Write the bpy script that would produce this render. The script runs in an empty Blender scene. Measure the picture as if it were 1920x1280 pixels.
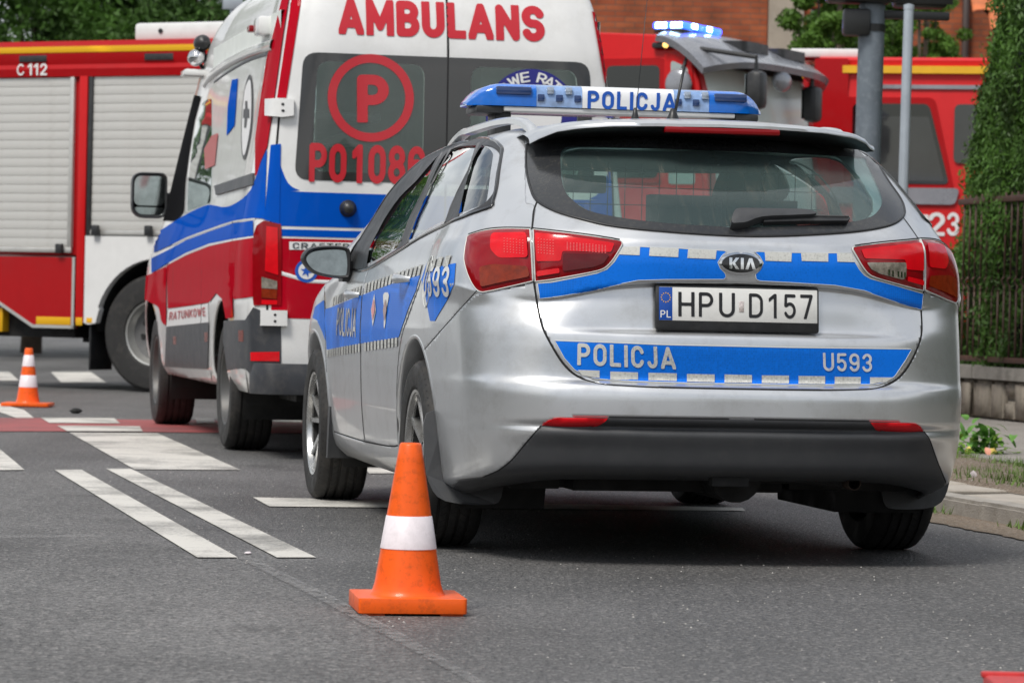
import bpy, bmesh, math, random
import numpy as np
from mathutils import Vector, Matrix
from mathutils.bvhtree import BVHTree
from mathutils.geometry import delaunay_2d_cdt, tessellate_polygon

random.seed(7); rng = np.random.default_rng(7)
SC = bpy.context.scene
COL = SC.collection
rad = math.radians

# ------------------------------------------------------------------ camera
FPX, PITCH, ROLL, CAMH = 6385.0, 0.0098, rad(1.25), 0.8136      # focal length in pixels of the 1920 px wide photograph
_F = np.array([0, math.cos(PITCH), -math.sin(PITCH)])
_U0 = np.array([0, math.sin(PITCH), math.cos(PITCH)]); _R0 = np.array([1.0, 0, 0])
_R = math.cos(ROLL) * _R0 + math.sin(ROLL) * _U0
_U = -math.sin(ROLL) * _R0 + math.cos(ROLL) * _U0
CAMO = np.array([0, 0, CAMH])
cam = bpy.data.cameras.new('camera'); camo = bpy.data.objects.new('camera', cam); COL.objects.link(camo)
camo.matrix_world = Matrix(((_R[0], _U[0], -_F[0], 0), (_R[1], _U[1], -_F[1], 0), (_R[2], _U[2], -_F[2], CAMH), (0, 0, 0, 1)))
cam.sensor_width = 36; cam.sensor_fit = 'HORIZONTAL'; cam.lens = FPX / 1920 * 36
cam.clip_start = .1; cam.clip_end = 3000
cam.dof.use_dof = True; cam.dof.focus_distance = 10.9; cam.dof.aperture_fstop = 9.5
SC.camera = camo

# ------------------------------------------------------------------ sky and sun
SUN_EL, SUN_AZ = rad(55), rad(215)            # azimuth clockwise from +Y: high, behind the camera and a little left
w = bpy.data.worlds.new('World'); SC.world = w; w.use_nodes = True
nt = w.node_tree; nt.nodes.clear()
def wn(t): return nt.nodes.new(t)
out = wn('ShaderNodeOutputWorld'); bg = wn('ShaderNodeBackground'); sky = wn('ShaderNodeTexSky')
sky.sky_type = 'NISHITA'; sky.sun_disc = False; sky.sun_elevation = SUN_EL; sky.sun_rotation = SUN_AZ
sky.air_density = 1.0; sky.dust_density = 1.5
tc = wn('ShaderNodeTexCoord'); mp = wn('ShaderNodeMapping'); mp.inputs['Scale'].default_value = (1.6, 1.6, 3.2)
nz = wn('ShaderNodeTexNoise'); nz.inputs['Scale'].default_value = 1.5; nz.inputs['Detail'].default_value = 7; nz.inputs['Roughness'].default_value = .58
rmp = wn('ShaderNodeValToRGB'); rmp.color_ramp.elements[0].position = .36; rmp.color_ramp.elements[1].position = .60
rmp.color_ramp.elements[0].color = (.25, .25, .25, 1)
nz2 = wn('ShaderNodeTexNoise'); nz2.inputs['Scale'].default_value = 2.6; nz2.inputs['Detail'].default_value = 5
rc = wn('ShaderNodeValToRGB'); rc.color_ramp.elements[0].color = (4.6, 4.9, 5.3, 1); rc.color_ramp.elements[1].color = (11.5, 11.5, 11.4, 1)
rc.color_ramp.elements[0].position = .36; rc.color_ramp.elements[1].position = .64
mx = wn('ShaderNodeMix'); mx.data_type = 'RGBA'
L = nt.links.new
L(tc.outputs['Generated'], mp.inputs['Vector']); L(mp.outputs[0], nz.inputs['Vector']); L(mp.outputs[0], nz2.inputs['Vector'])
L(nz.outputs['Fac'], rmp.inputs[0]); L(nz2.outputs['Fac'], rc.inputs[0]); L(rmp.outputs[0], mx.inputs[0])
L(sky.outputs[0], mx.inputs[6]); L(rc.outputs[0], mx.inputs[7]); L(mx.outputs[2], bg.inputs[0]); L(bg.outputs[0], out.inputs[0])
bg.inputs[1].default_value = .092
sd = bpy.data.lights.new('sun', 'SUN'); sd.energy = 2.6; sd.angle = rad(18); sd.color = (1, .96, .9)
so = bpy.data.objects.new('sun', sd); COL.objects.link(so)
_sv = Vector((math.sin(SUN_AZ) * math.cos(SUN_EL), math.cos(SUN_AZ) * math.cos(SUN_EL), math.sin(SUN_EL)))
so.rotation_euler = _sv.to_track_quat('Z', 'Y').to_euler(); so.location = (0, 0, 40)
SC.view_settings.view_transform = 'Standard'; SC.view_settings.look = 'None'; SC.view_settings.gamma = 1
SC.view_settings.exposure = 0.14
SC.render.engine = 'CYCLES'
SC.cycles.use_denoising = True; SC.cycles.max_bounces = 8; SC.cycles.transparent_max_bounces = 16
SC.cycles.caustics_reflective = False; SC.cycles.caustics_refractive = False; SC.cycles.sample_clamp_indirect = 6

# ------------------------------------------------------------------ pixel -> place helpers
def ray(px, py):
    d = _F + _R * (px - 960) / FPX - _U * (py - 640) / FPX
    return CAMO, d / np.linalg.norm(d)
def G(px, py, z=0.0):
    o, d = ray(px, py); t = (z - o[2]) / d[2]; return o + d * t
def onplane(px, py, p, n):
    o, d = ray(px, py); n = np.asarray(n, float); t = ((np.asarray(p, float) - o) @ n) / (d @ n); return o + d * t
def to_px(P):
    d = np.asarray(P, float) - CAMO; z = d @ _F
    return 960 + FPX * (d @ _R) / z, 640 - FPX * (d @ _U) / z

# ------------------------------------------------------------------ materials
def newmat(name):
    m = bpy.data.materials.new(name); m.use_nodes = True; n = m.node_tree; n.nodes.clear()
    o = n.nodes.new('ShaderNodeOutputMaterial'); return m, n, o
def P(name, col, rough=.5, metal=0.0, coat=0.0, var=.0, vscale=8, bump=0.0, bscale=60, spec=.5, emit=None, estr=0, dirt=None, trans=0.0, coatr=.03, flake=0.0):
    """Principled material with procedural variation: var = brightness mottling, dirt=(colour, amount, scale)"""
    m, n, o = newmat(name); b = n.nodes.new('ShaderNodeBsdfPrincipled'); n.links.new(b.outputs[0], o.inputs[0])
    b.inputs['Roughness'].default_value = rough; b.inputs['Metallic'].default_value = metal
    b.inputs['Coat Weight'].default_value = coat; b.inputs['Coat Roughness'].default_value = coatr
    b.inputs['Specular IOR Level'].default_value = spec; b.inputs['Transmission Weight'].default_value = trans
    tcn = n.nodes.new('ShaderNodeTexCoord')
    src = None
    rgb = n.nodes.new('ShaderNodeRGB'); rgb.outputs[0].default_value = (*col, 1); src = rgb.outputs[0]
    if var:
        t = n.nodes.new('ShaderNodeTexNoise'); t.inputs['Scale'].default_value = vscale; t.inputs['Detail'].default_value = 6; t.inputs['Roughness'].default_value = .65
        n.links.new(tcn.outputs['Object'], t.inputs['Vector'])
        r = n.nodes.new('ShaderNodeMapRange'); r.inputs[1].default_value = .3; r.inputs[2].default_value = .7; r.inputs[3].default_value = 1 - var; r.inputs[4].default_value = 1 + var
        n.links.new(t.outputs['Fac'], r.inputs[0])
        k = n.nodes.new('ShaderNodeMix'); k.data_type = 'RGBA'; k.blend_type = 'MULTIPLY'; k.inputs[0].default_value = 1
        n.links.new(src, k.inputs[6]); n.links.new(r.outputs[0], k.inputs[7]); src = k.outputs[2]
        r2 = n.nodes.new('ShaderNodeMapRange'); r2.inputs[1].default_value = .3; r2.inputs[2].default_value = .7
        r2.inputs[3].default_value = max(0, rough * (1 - var)); r2.inputs[4].default_value = min(1, rough * (1 + var))
        n.links.new(t.outputs['Fac'], r2.inputs[0]); n.links.new(r2.outputs[0], b.inputs['Roughness'])
    if dirt:
        t = n.nodes.new('ShaderNodeTexNoise'); t.inputs['Scale'].default_value = dirt[2]; t.inputs['Detail'].default_value = 8; t.inputs['Roughness'].default_value = .72
        n.links.new(tcn.outputs['Object'], t.inputs['Vector'])
        r = n.nodes.new('ShaderNodeMapRange'); r.inputs[1].default_value = .5; r.inputs[2].default_value = .78; r.inputs[3].default_value = 0; r.inputs[4].default_value = dirt[1]
        n.links.new(t.outputs['Fac'], r.inputs[0])
        k = n.nodes.new('ShaderNodeMix'); k.data_type = 'RGBA'; k.inputs[7].default_value = (*dirt[0], 1)
        n.links.new(r.outputs[0], k.inputs[0]); n.links.new(src, k.inputs[6]); src = k.outputs[2]
    n.links.new(src, b.inputs['Base Color'])
    if bump:
        t = n.nodes.new('ShaderNodeTexNoise'); t.inputs['Scale'].default_value = bscale; t.inputs['Detail'].default_value = 5
        n.links.new(tcn.outputs['Object'], t.inputs['Vector'])
        q = n.nodes.new('ShaderNodeBump'); q.inputs['Strength'].default_value = bump; q.inputs['Distance'].default_value = .01
        n.links.new(t.outputs['Fac'], q.inputs['Height']); n.links.new(q.outputs[0], b.inputs['Normal'])
    if emit:
        b.inputs['Emission Color'].default_value = (*emit, 1); b.inputs['Emission Strength'].default_value = estr
    return m
def GLASS(name, tint=(.5, .6, .58), ior=1.5, dirt=0.0, rough=0.0, boost=1.0, dirtcol=(.34, .29, .21), haze=0.0, hazecol=(.20, .30, .30)):
    """thin pane: tinted clear sheet with a mirror layer by Fresnel, optional dust and drips"""
    m, n, o = newmat(name)
    tr = n.nodes.new('ShaderNodeBsdfTransparent'); tr.inputs[0].default_value = (*tint, 1)
    gl = n.nodes.new('ShaderNodeBsdfGlossy'); gl.inputs['Roughness'].default_value = rough; gl.inputs[0].default_value = (.95, .97, .97, 1)
    ge = n.nodes.new('ShaderNodeNewGeometry'); dt = n.nodes.new('ShaderNodeVectorMath'); dt.operation = 'DOT_PRODUCT'; n.links.new(ge.outputs['Incoming'], dt.inputs[0]); n.links.new(ge.outputs['Normal'], dt.inputs[1])
    def mth(op, a, b=None):
        k_ = n.nodes.new('ShaderNodeMath'); k_.operation = op; n.links.new(a, k_.inputs[0])
        if b is not None: k_.inputs[1].default_value = b
        return k_
    c1 = mth('ABSOLUTE', dt.outputs['Value']); c2 = mth('MULTIPLY_ADD', c1.outputs[0], -1.0); c2.inputs[2].default_value = 1.0; c3 = mth('POWER', c2.outputs[0], 5.0)
    mu = mth('MULTIPLY_ADD', c3.outputs[0], .92 * boost); mu.inputs[2].default_value = .06 * boost; mu.use_clamp = True       # Schlick, the same from both sides
    mi = n.nodes.new('ShaderNodeMixShader'); n.links.new(mu.outputs[0], mi.inputs[0]); n.links.new(tr.outputs[0], mi.inputs[1]); n.links.new(gl.outputs[0], mi.inputs[2])
    last = mi.outputs[0]
    if dirt:
        tcn = n.nodes.new('ShaderNodeTexCoord'); ma = n.nodes.new('ShaderNodeMapping'); ma.inputs['Scale'].default_value = (26, 3, 2.2)
        n.links.new(tcn.outputs['Object'], ma.inputs[0])
        a = n.nodes.new('ShaderNodeTexNoise'); a.inputs['Scale'].default_value = 1.6; a.inputs['Detail'].default_value = 8; a.inputs['Roughness'].default_value = .75
        n.links.new(ma.outputs[0], a.inputs[0])
        c = n.nodes.new('ShaderNodeTexNoise'); c.inputs['Scale'].default_value = 160; c.inputs['Detail'].default_value = 4
        n.links.new(tcn.outputs['Object'], c.inputs[0])
        r1 = n.nodes.new('ShaderNodeMapRange'); r1.inputs[1].default_value = .56; r1.inputs[2].default_value = .74
        n.links.new(a.outputs[0], r1.inputs[0])
        r2 = n.nodes.new('ShaderNodeMapRange'); r2.inputs[1].default_value = .55; r2.inputs[2].default_value = .7; r2.inputs[3].default_value = .25; r2.inputs[4].default_value = 1
        n.links.new(c.outputs[0], r2.inputs[0])
        k = n.nodes.new('ShaderNodeMath'); k.operation = 'MULTIPLY'; n.links.new(r1.outputs[0], k.inputs[0]); n.links.new(r2.outputs[0], k.inputs[1])
        k2 = n.nodes.new('ShaderNodeMath'); k2.operation = 'MULTIPLY_ADD'; k2.use_clamp = True; k2.inputs[1].default_value = dirt; k2.inputs[2].default_value = .02 * dirt
        n.links.new(k.outputs[0], k2.inputs[0])
        df = n.nodes.new('ShaderNodeBsdfDiffuse'); df.inputs[0].default_value = (*dirtcol, 1)
        m2 = n.nodes.new('ShaderNodeMixShader'); n.links.new(k2.outputs[0], m2.inputs[0]); n.links.new(last, m2.inputs[1]); n.links.new(df.outputs[0], m2.inputs[2]); last = m2.outputs[0]
    if haze:
        dh = n.nodes.new('ShaderNodeBsdfDiffuse'); dh.inputs[0].default_value = (*hazecol, 1)
        m3 = n.nodes.new('ShaderNodeMixShader'); m3.inputs[0].default_value = haze; n.links.new(last, m3.inputs[1]); n.links.new(dh.outputs[0], m3.inputs[2]); last = m3.outputs[0]
    n.links.new(last, o.inputs[0]); return m
def REFLECTIVE(name, col, scale=130, amt=.16):
    """retro-reflective film: honeycomb cells under a clear coat"""
    m, n, o = newmat(name); b = n.nodes.new('ShaderNodeBsdfPrincipled'); n.links.new(b.outputs[0], o.inputs[0])
    tcn = n.nodes.new('ShaderNodeTexCoord'); v = n.nodes.new('ShaderNodeTexVoronoi'); v.feature = 'DISTANCE_TO_EDGE'; v.inputs['Scale'].default_value = scale; v.inputs['Randomness'].default_value = .12
    ma = n.nodes.new('ShaderNodeMapping'); ma.inputs['Scale'].default_value = (1, .02, 1)
    n.links.new(tcn.outputs['Object'], ma.inputs[0]); n.links.new(ma.outputs[0], v.inputs[0])
    r = n.nodes.new('ShaderNodeMapRange'); r.inputs[1].default_value = .02; r.inputs[2].default_value = .12; r.inputs[3].default_value = 1 + amt; r.inputs[4].default_value = 1 - amt * .4
    n.links.new(v.outputs['Distance'], r.inputs[0])
    k = n.nodes.new('ShaderNodeMix'); k.data_type = 'RGBA'; k.blend_type = 'MULTIPLY'; k.inputs[0].default_value = 1; k.inputs[6].default_value = (*col, 1)
    n.links.new(r.outputs[0], k.inputs[7]); n.links.new(k.outputs[2], b.inputs['Base Color'])
    b.inputs['Roughness'].default_value = .45; b.inputs['Coat Weight'].default_value = .12; b.inputs['Coat Roughness'].default_value = .12; b.inputs['Specular IOR Level'].default_value = .2
    return m

# ------------------------------------------------------------------ mesh helpers
def obj(name, V, F, mat=None, parent=None, smooth=True, kind=None, mats=None):
    V = np.asarray(V, float)[:, :3]; used = np.unique(np.concatenate([np.asarray(f, int) for f in F])) if len(F) else np.arange(len(V))
    if len(used) < len(V):
        mp_ = -np.ones(len(V), int); mp_[used] = np.arange(len(used)); V = V[used]; F = [tuple(mp_[list(f)]) for f in F]
    me = bpy.data.meshes.new(name); me.from_pydata([tuple(map(float, v[:3])) for v in V], [], [tuple(map(int, f)) for f in F]); me.update()
    if smooth: me.polygons.foreach_set('use_smooth', np.ones(len(me.polygons), bool))
    o = bpy.data.objects.new(name, me); COL.objects.link(o)
    for m in (mats or ([mat] if mat else [])): me.materials.append(m)
    if parent: o.parent = parent
    if kind: o['kind'] = kind
    return o
def objbm(name, bm, mat=None, parent=None, smooth=False, angle=None, kind=None):
    me = bpy.data.meshes.new(name); bm.normal_update(); bm.to_mesh(me); bm.free()
    if smooth: me.polygons.foreach_set('use_smooth', np.ones(len(me.polygons), bool))
    if angle is not None:
        me.polygons.foreach_set('use_smooth', np.ones(len(me.polygons), bool)); me.set_sharp_from_angle(angle=rad(angle))
    o = bpy.data.objects.new(name, me); COL.objects.link(o)
    if mat: me.materials.append(mat)
    if parent: o.parent = parent
    if kind: o['kind'] = kind
    return o
def empty(name, loc=(0, 0, 0), rz=0.0):
    o = bpy.data.objects.new(name, None); COL.objects.link(o); o.location = loc; o.rotation_euler = (0, 0, rz); o.empty_display_size = .2; return o
def tag(o, label, cat=None, group=None, kind=None):
    o['label'] = label
    if cat: o['category'] = cat
    if group: o['group'] = group
    if kind: o['kind'] = kind
    return o
def box(bm, x0, x1, y0, y1, z0, z1, M=None):
    vs = [bm.verts.new((x, y, z)) for z in (z0, z1) for y in (y0, y1) for x in (x0, x1)]
    if M is not None:
        for v in vs: v.co = M @ v.co
    for f in ((0, 2, 3, 1), (4, 5, 7, 6), (0, 1, 5, 4), (2, 6, 7, 3), (0, 4, 6, 2), (1, 3, 7, 5)): bm.faces.new([vs[i] for i in f])
    return vs
def rbox(name, x0, x1, y0, y1, z0, z1, mat, parent=None, r=.01, seg=2):
    bm = bmesh.new(); box(bm, x0, x1, y0, y1, z0, z1)
    r = min(r, (x1 - x0) * .45, (y1 - y0) * .45, (z1 - z0) * .45)
    if r > 0: bmesh.ops.bevel(bm, geom=bm.edges[:], offset=r, segments=seg, affect='EDGES', profile=.5)
    return objbm(name, bm, mat, parent, angle=40)
def lathe(prof, n=32, axis='z', M=None, closed=False, bm=None):
    """prof: list of (r, h).  axis z; returns bm"""
    bm = bm or bmesh.new(); rings = []
    for r, h in prof:
        ring = []
        for i in range(n):
            t = 2 * math.pi * i / n; p = Vector((r * math.cos(t), r * math.sin(t), h))
            if axis == 'x': p = Vector((p.z, p.x, p.y))
            elif axis == 'y': p = Vector((p.x, p.z, p.y))
            ring.append(bm.verts.new(M @ p if M is not None else p))
        rings.append(ring)
    if closed: rings.append(rings[0])
    for a, b in zip(rings, rings[1:]):
        for i in range(n):
            j = (i + 1) % n; bm.faces.new((a[i], a[j], b[j], b[i]))
    return bm
def tube(pts, r, n=8, bm=None, cap=True):
    bm = bm or bmesh.new(); pts = [Vector(p) for p in pts]; rr = r if isinstance(r, (list, tuple)) else [r] * len(pts); rings = []
    up = None
    for i, p in enumerate(pts):
        d = (pts[min(i + 1, len(pts) - 1)] - pts[max(i - 1, 0)]).normalized()
        if up is None: up = d.orthogonal().normalized()
        up = (up - d * up.dot(d)).normalized(); s = d.cross(up)
        rings.append([bm.verts.new(p + (up * math.cos(2 * math.pi * k / n) + s * math.sin(2 * math.pi * k / n)) * rr[i]) for k in range(n)])
    for a, b in zip(rings, rings[1:]):
        for k in range(n): j = (k + 1) % n; bm.faces.new((a[k], a[j], b[j], b[k]))
    if cap:
        bm.faces.new(rings[0][::-1]); bm.faces.new(rings[-1])
    return bm
def prism(poly, axis, a0, a1, bm=None, M=None):
    """extrude a 2D polygon: axis 'x': poly=(y,z); 'y': poly=(x,z); 'z': poly=(x,y)"""
    bm = bm or bmesh.new()
    def pt(p, a): return Vector({'x': (a, p[0], p[1]), 'y': (p[0], a, p[1]), 'z': (p[0], p[1], a)}[axis])
    A = [bm.verts.new(pt(p, a0)) for p in poly]; B = [bm.verts.new(pt(p, a1)) for p in poly]; n = len(poly)
    for i in range(n): j = (i + 1) % n; bm.faces.new((A[i], A[j], B[j], B[i]))
    for tri in tessellate_polygon([[Vector((p[0], p[1], 0)) for p in poly]]):
        if len(set(tri)) == 3: bm.faces.new([A[i] for i in tri]); bm.faces.new([B[i] for i in tri[::-1]])
    bmesh.ops.recalc_face_normals(bm, faces=bm.faces[:])
    if M is not None:
        for v in A + B: v.co = M @ v.co
    return bm
def bevelbm(bm, r, seg=2, ang=30):
    es = [e for e in bm.edges if len(e.link_faces) == 2 and e.calc_face_angle(0) > rad(ang)]
    bmesh.ops.bevel(bm, geom=es, offset=r, segments=seg, affect='EDGES', profile=.5, clamp_overlap=True); return bm
def smoothpoly(pts, n=6, closed=True, sharp=()):
    """Catmull-Rom through points; indices in sharp stay corners"""
    pts = [np.array(p, float) for p in pts]; k = len(pts); outp = []
    rngk = range(k) if closed else range(k - 1)
    for i in rngk:
        p1, p2 = pts[i], pts[(i + 1) % k]
        p0 = pts[(i - 1) % k] if (closed or i > 0) else p1; p3 = pts[(i + 2) % k] if (closed or i + 2 < k) else p2
        if i in sharp: p0 = p1
        if (i + 1) % k in sharp: p3 = p2
        for j in range(n):
            t = j / n; t2 = t * t; t3 = t2 * t
            outp.append(.5 * ((2 * p1) + (-p0 + p2) * t + (2 * p0 - 5 * p1 + 4 * p2 - p3) * t2 + (-p0 + 3 * p1 - 3 * p2 + p3) * t3))
    if not closed: outp.append(pts[-1])
    return np.array(outp)
def roundpoly(pts, r, n=5):
    """polygon with rounded corners"""
    pts = [np.array(p, float) for p in pts]; k = len(pts); o = []
    for i in range(k):
        p = pts[i]; a = pts[i - 1] - p; b = pts[(i + 1) % k] - p; la, lb = np.linalg.norm(a), np.linalg.norm(b)
        rr = r[i] if isinstance(r, (list, tuple)) else r; d = min(rr, la * .48, lb * .48); s = p + a / la * d; e = p + b / lb * d
        for j in range(n + 1):
            t = j / n; o.append((1 - t) ** 2 * s + 2 * t * (1 - t) * p + t * t * e)
    return np.array(o)
def sdf(poly, Q):
    """signed distance of points Q to polygon, inside positive"""
    poly = np.asarray(poly, float); Q = np.asarray(Q, float); out = np.empty(len(Q))
    A = poly; B = np.roll(poly, -1, 0); D = B - A; LL = (D ** 2).sum(1) + 1e-18
    for s in range(0, len(Q), 4000):
        q = Q[s:s + 4000]; W = q[:, None] - A[None]
        t = np.clip((W * D[None]).sum(2) / LL, 0, 1); dd = np.sqrt(((W - t[..., None] * D[None]) ** 2).sum(2)).min(1)
        c = (A[None, :, 1] > q[:, None, 1]) != (B[None, :, 1] > q[:, None, 1])
        with np.errstate(divide='ignore', invalid='ignore'):
            xi = A[None, :, 0] + (q[:, None, 1] - A[None, :, 1]) * D[None, :, 0] / np.where(D[None, :, 1] == 0, 1e-12, D[None, :, 1])
        ins = ((c & (q[:, None, 0] < xi)).sum(1) % 2) == 1
        out[s:s + 4000] = np.where(ins, dd, -dd)
    return out
def clip(V, F, s):
    """split a mesh by the scalar s: returns (inside s>0), (outside); V may carry extra columns"""
    V = np.asarray(V, float); s = np.asarray(s, float).copy(); s[np.abs(s) < 1e-7] = 1e-7
    res = []
    for sign in (1, -1):
        ss = s * sign; newV = [v for v in V]; cache = {}; fo = []
        pos = ss > 0
        for f in F:
            k = [pos[i] for i in f]
            if all(k): fo.append(tuple(f)); continue
            if not any(k): continue
            g = []
            for a, b in zip(f, list(f[1:]) + [f[0]]):
                if pos[a]: g.append(a)
                if pos[a] != pos[b]:
                    key = (a, b) if a < b else (b, a)
                    if key not in cache:
                        t = ss[key[0]] / (ss[key[0]] - ss[key[1]]); cache[key] = len(newV); newV.append(V[key[0]] + (V[key[1]] - V[key[0]]) * t)
                    g.append(cache[key])
            if len(g) >= 3: fo.append(tuple(g))
        newV = np.array(newV); used = np.unique(np.concatenate([np.array(f) for f in fo])) if fo else np.array([], int)
        mp_ = -np.ones(len(newV), int); mp_[used] = np.arange(len(used))
        res.append((newV[used], [tuple(mp_[list(f)]) for f in fo]))
    return res
def pchip(T, Y, t):
    """monotone cubic through rows Y (k, ...) at T evaluated at t"""
    T = np.asarray(T, float); Y = np.asarray(Y, float); h = np.diff(T); hs = h.reshape(-1, *([1] * (Y.ndim - 1))); d = np.diff(Y, axis=0) / hs
    m = np.zeros_like(Y); m[0] = d[0]; m[-1] = d[-1]
    w1 = 2 * hs[1:] + hs[:-1]; w2 = hs[1:] + 2 * hs[:-1]
    with np.errstate(divide='ignore', invalid='ignore'):
        hm = (w1 + w2) / (w1 / d[:-1] + w2 / d[1:])
    m[1:-1] = np.where(d[:-1] * d[1:] > 0, np.nan_to_num(hm), 0)
    i = np.clip(np.searchsorted(T, t, side='right') - 1, 0, len(h) - 1); u = ((t - T[i]) / h[i]).reshape(-1, *([1] * (Y.ndim - 1))); H = h[i].reshape(u.shape)
    return (2 * u ** 3 - 3 * u ** 2 + 1) * Y[i] + (u ** 3 - 2 * u ** 2 + u) * H * m[i] + (-2 * u ** 3 + 3 * u ** 2) * Y[i + 1] + (u ** 3 - u ** 2) * H * m[i + 1]

class Loft:
    """vehicle skin from horizontal slices: rows bottom to top, half outline from rear centre round to front centre"""
    def __init__(s, rows, colsub, rowsub):
        rows = np.array(rows, float)                                     # (R, C, 3), x>=0 half
        R, C = rows.shape[:2]
        t = np.concatenate([np.linspace(i, i + 1, rowsub[i], endpoint=False) for i in range(R - 1)] + [[R - 1]])
        D = pchip(np.arange(R), rows, t)                                 # (M, C, 3)
        # along columns: non uniform Catmull-Rom with mean chord parameter
        ch = np.linalg.norm(np.diff(rows, axis=1), axis=2).mean(0); T = np.concatenate([[0], np.cumsum(np.maximum(ch, .02))])
        tg = np.zeros_like(D)
        for i in range(1, C - 1):
            h0, h1 = T[i] - T[i - 1], T[i + 1] - T[i]
            tg[:, i] = ((D[:, i] - D[:, i - 1]) / h0 * h1 + (D[:, i + 1] - D[:, i]) / h1 * h0) / (h0 + h1)
        tg[:, 0] = (D[:, 1] - D[:, 0]) / (T[1] - T[0]); tg[:, 0, 1] = 0
        tg[:, -1] = (D[:, -1] - D[:, -2]) / (T[-1] - T[-2]); tg[:, -1, 1] = 0
        parts = []
        for i in range(C - 1):
            H = T[i + 1] - T[i]; u = np.linspace(0, 1, colsub[i], endpoint=False)[None, :, None]
            a, b, ma, mb = D[:, i][:, None], D[:, i + 1][:, None], tg[:, i][:, None], tg[:, i + 1][:, None]
            parts.append((2 * u ** 3 - 3 * u ** 2 + 1) * a + (u ** 3 - 2 * u ** 2 + u) * H * ma + (-2 * u ** 3 + 3 * u ** 2) * b + (u ** 3 - u ** 2) * H * mb)
        parts.append(D[:, -1:]); half = np.concatenate(parts, 1)           # (M, N, 3)
        M, N = half.shape[:2]; s.M, s.N = M, N
        half[:, 0, 0] = 0; half[:, -1, 0] = 0
        left = half[:, 1:-1][:, ::-1].copy(); left[..., 0] *= -1
        ring = np.concatenate([half, left], 1); W = ring.shape[1]; s.W = W
        ref = half[M // 3]; a = np.concatenate([[0], np.cumsum(np.linalg.norm(np.diff(ref, axis=0), axis=1))])
        acol = np.concatenate([a, a[1:-1][::-1]])
        s.V = np.concatenate([ring, np.broadcast_to(acol[None, :, None], (M, W, 1))], 2).reshape(-1, 4)   # x y z a
        s.F = [(i * W + j, i * W + (j + 1) % W, (i + 1) * W + (j + 1) % W, (i + 1) * W + j) for i in range(M - 1) for j in range(W)]
        s.bvh = BVHTree.FromPolygons([Vector(v[:3]) for v in s.V], s.F)
    def hit(s, o, d):
        h = s.bvh.ray_cast(Vector(o), Vector(d))
        return h if h[0] is not None else None
def vnormals(V, F):
    V = np.asarray(V)[:, :3]; N = np.zeros_like(V)
    for f in F:
        n = np.cross(V[f[1]] - V[f[0]], V[f[2]] - V[f[0]])
        for i in f: N[i] += n
    return N / (np.linalg.norm(N, axis=1, keepdims=True) + 1e-12)

def largest(F):
    """keep the largest piece connected over edges"""
    par = list(range(len(F)))
    def find(a):
        while par[a] != a: par[a] = par[par[a]]; a = par[a]
        return a
    ed = {}
    for k, f in enumerate(F):
        for a, b in zip(f, tuple(f[1:]) + (f[0],)):
            e = (a, b) if a < b else (b, a)
            if e in ed: par[find(k)] = find(ed[e])
            else: ed[e] = k
    cnt = {}
    for k in range(len(F)): r = find(k); cnt[r] = cnt.get(r, 0) + 1
    if not cnt: return F
    best = max(cnt, key=cnt.get); return [f for k, f in enumerate(F) if find(k) == best]

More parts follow.
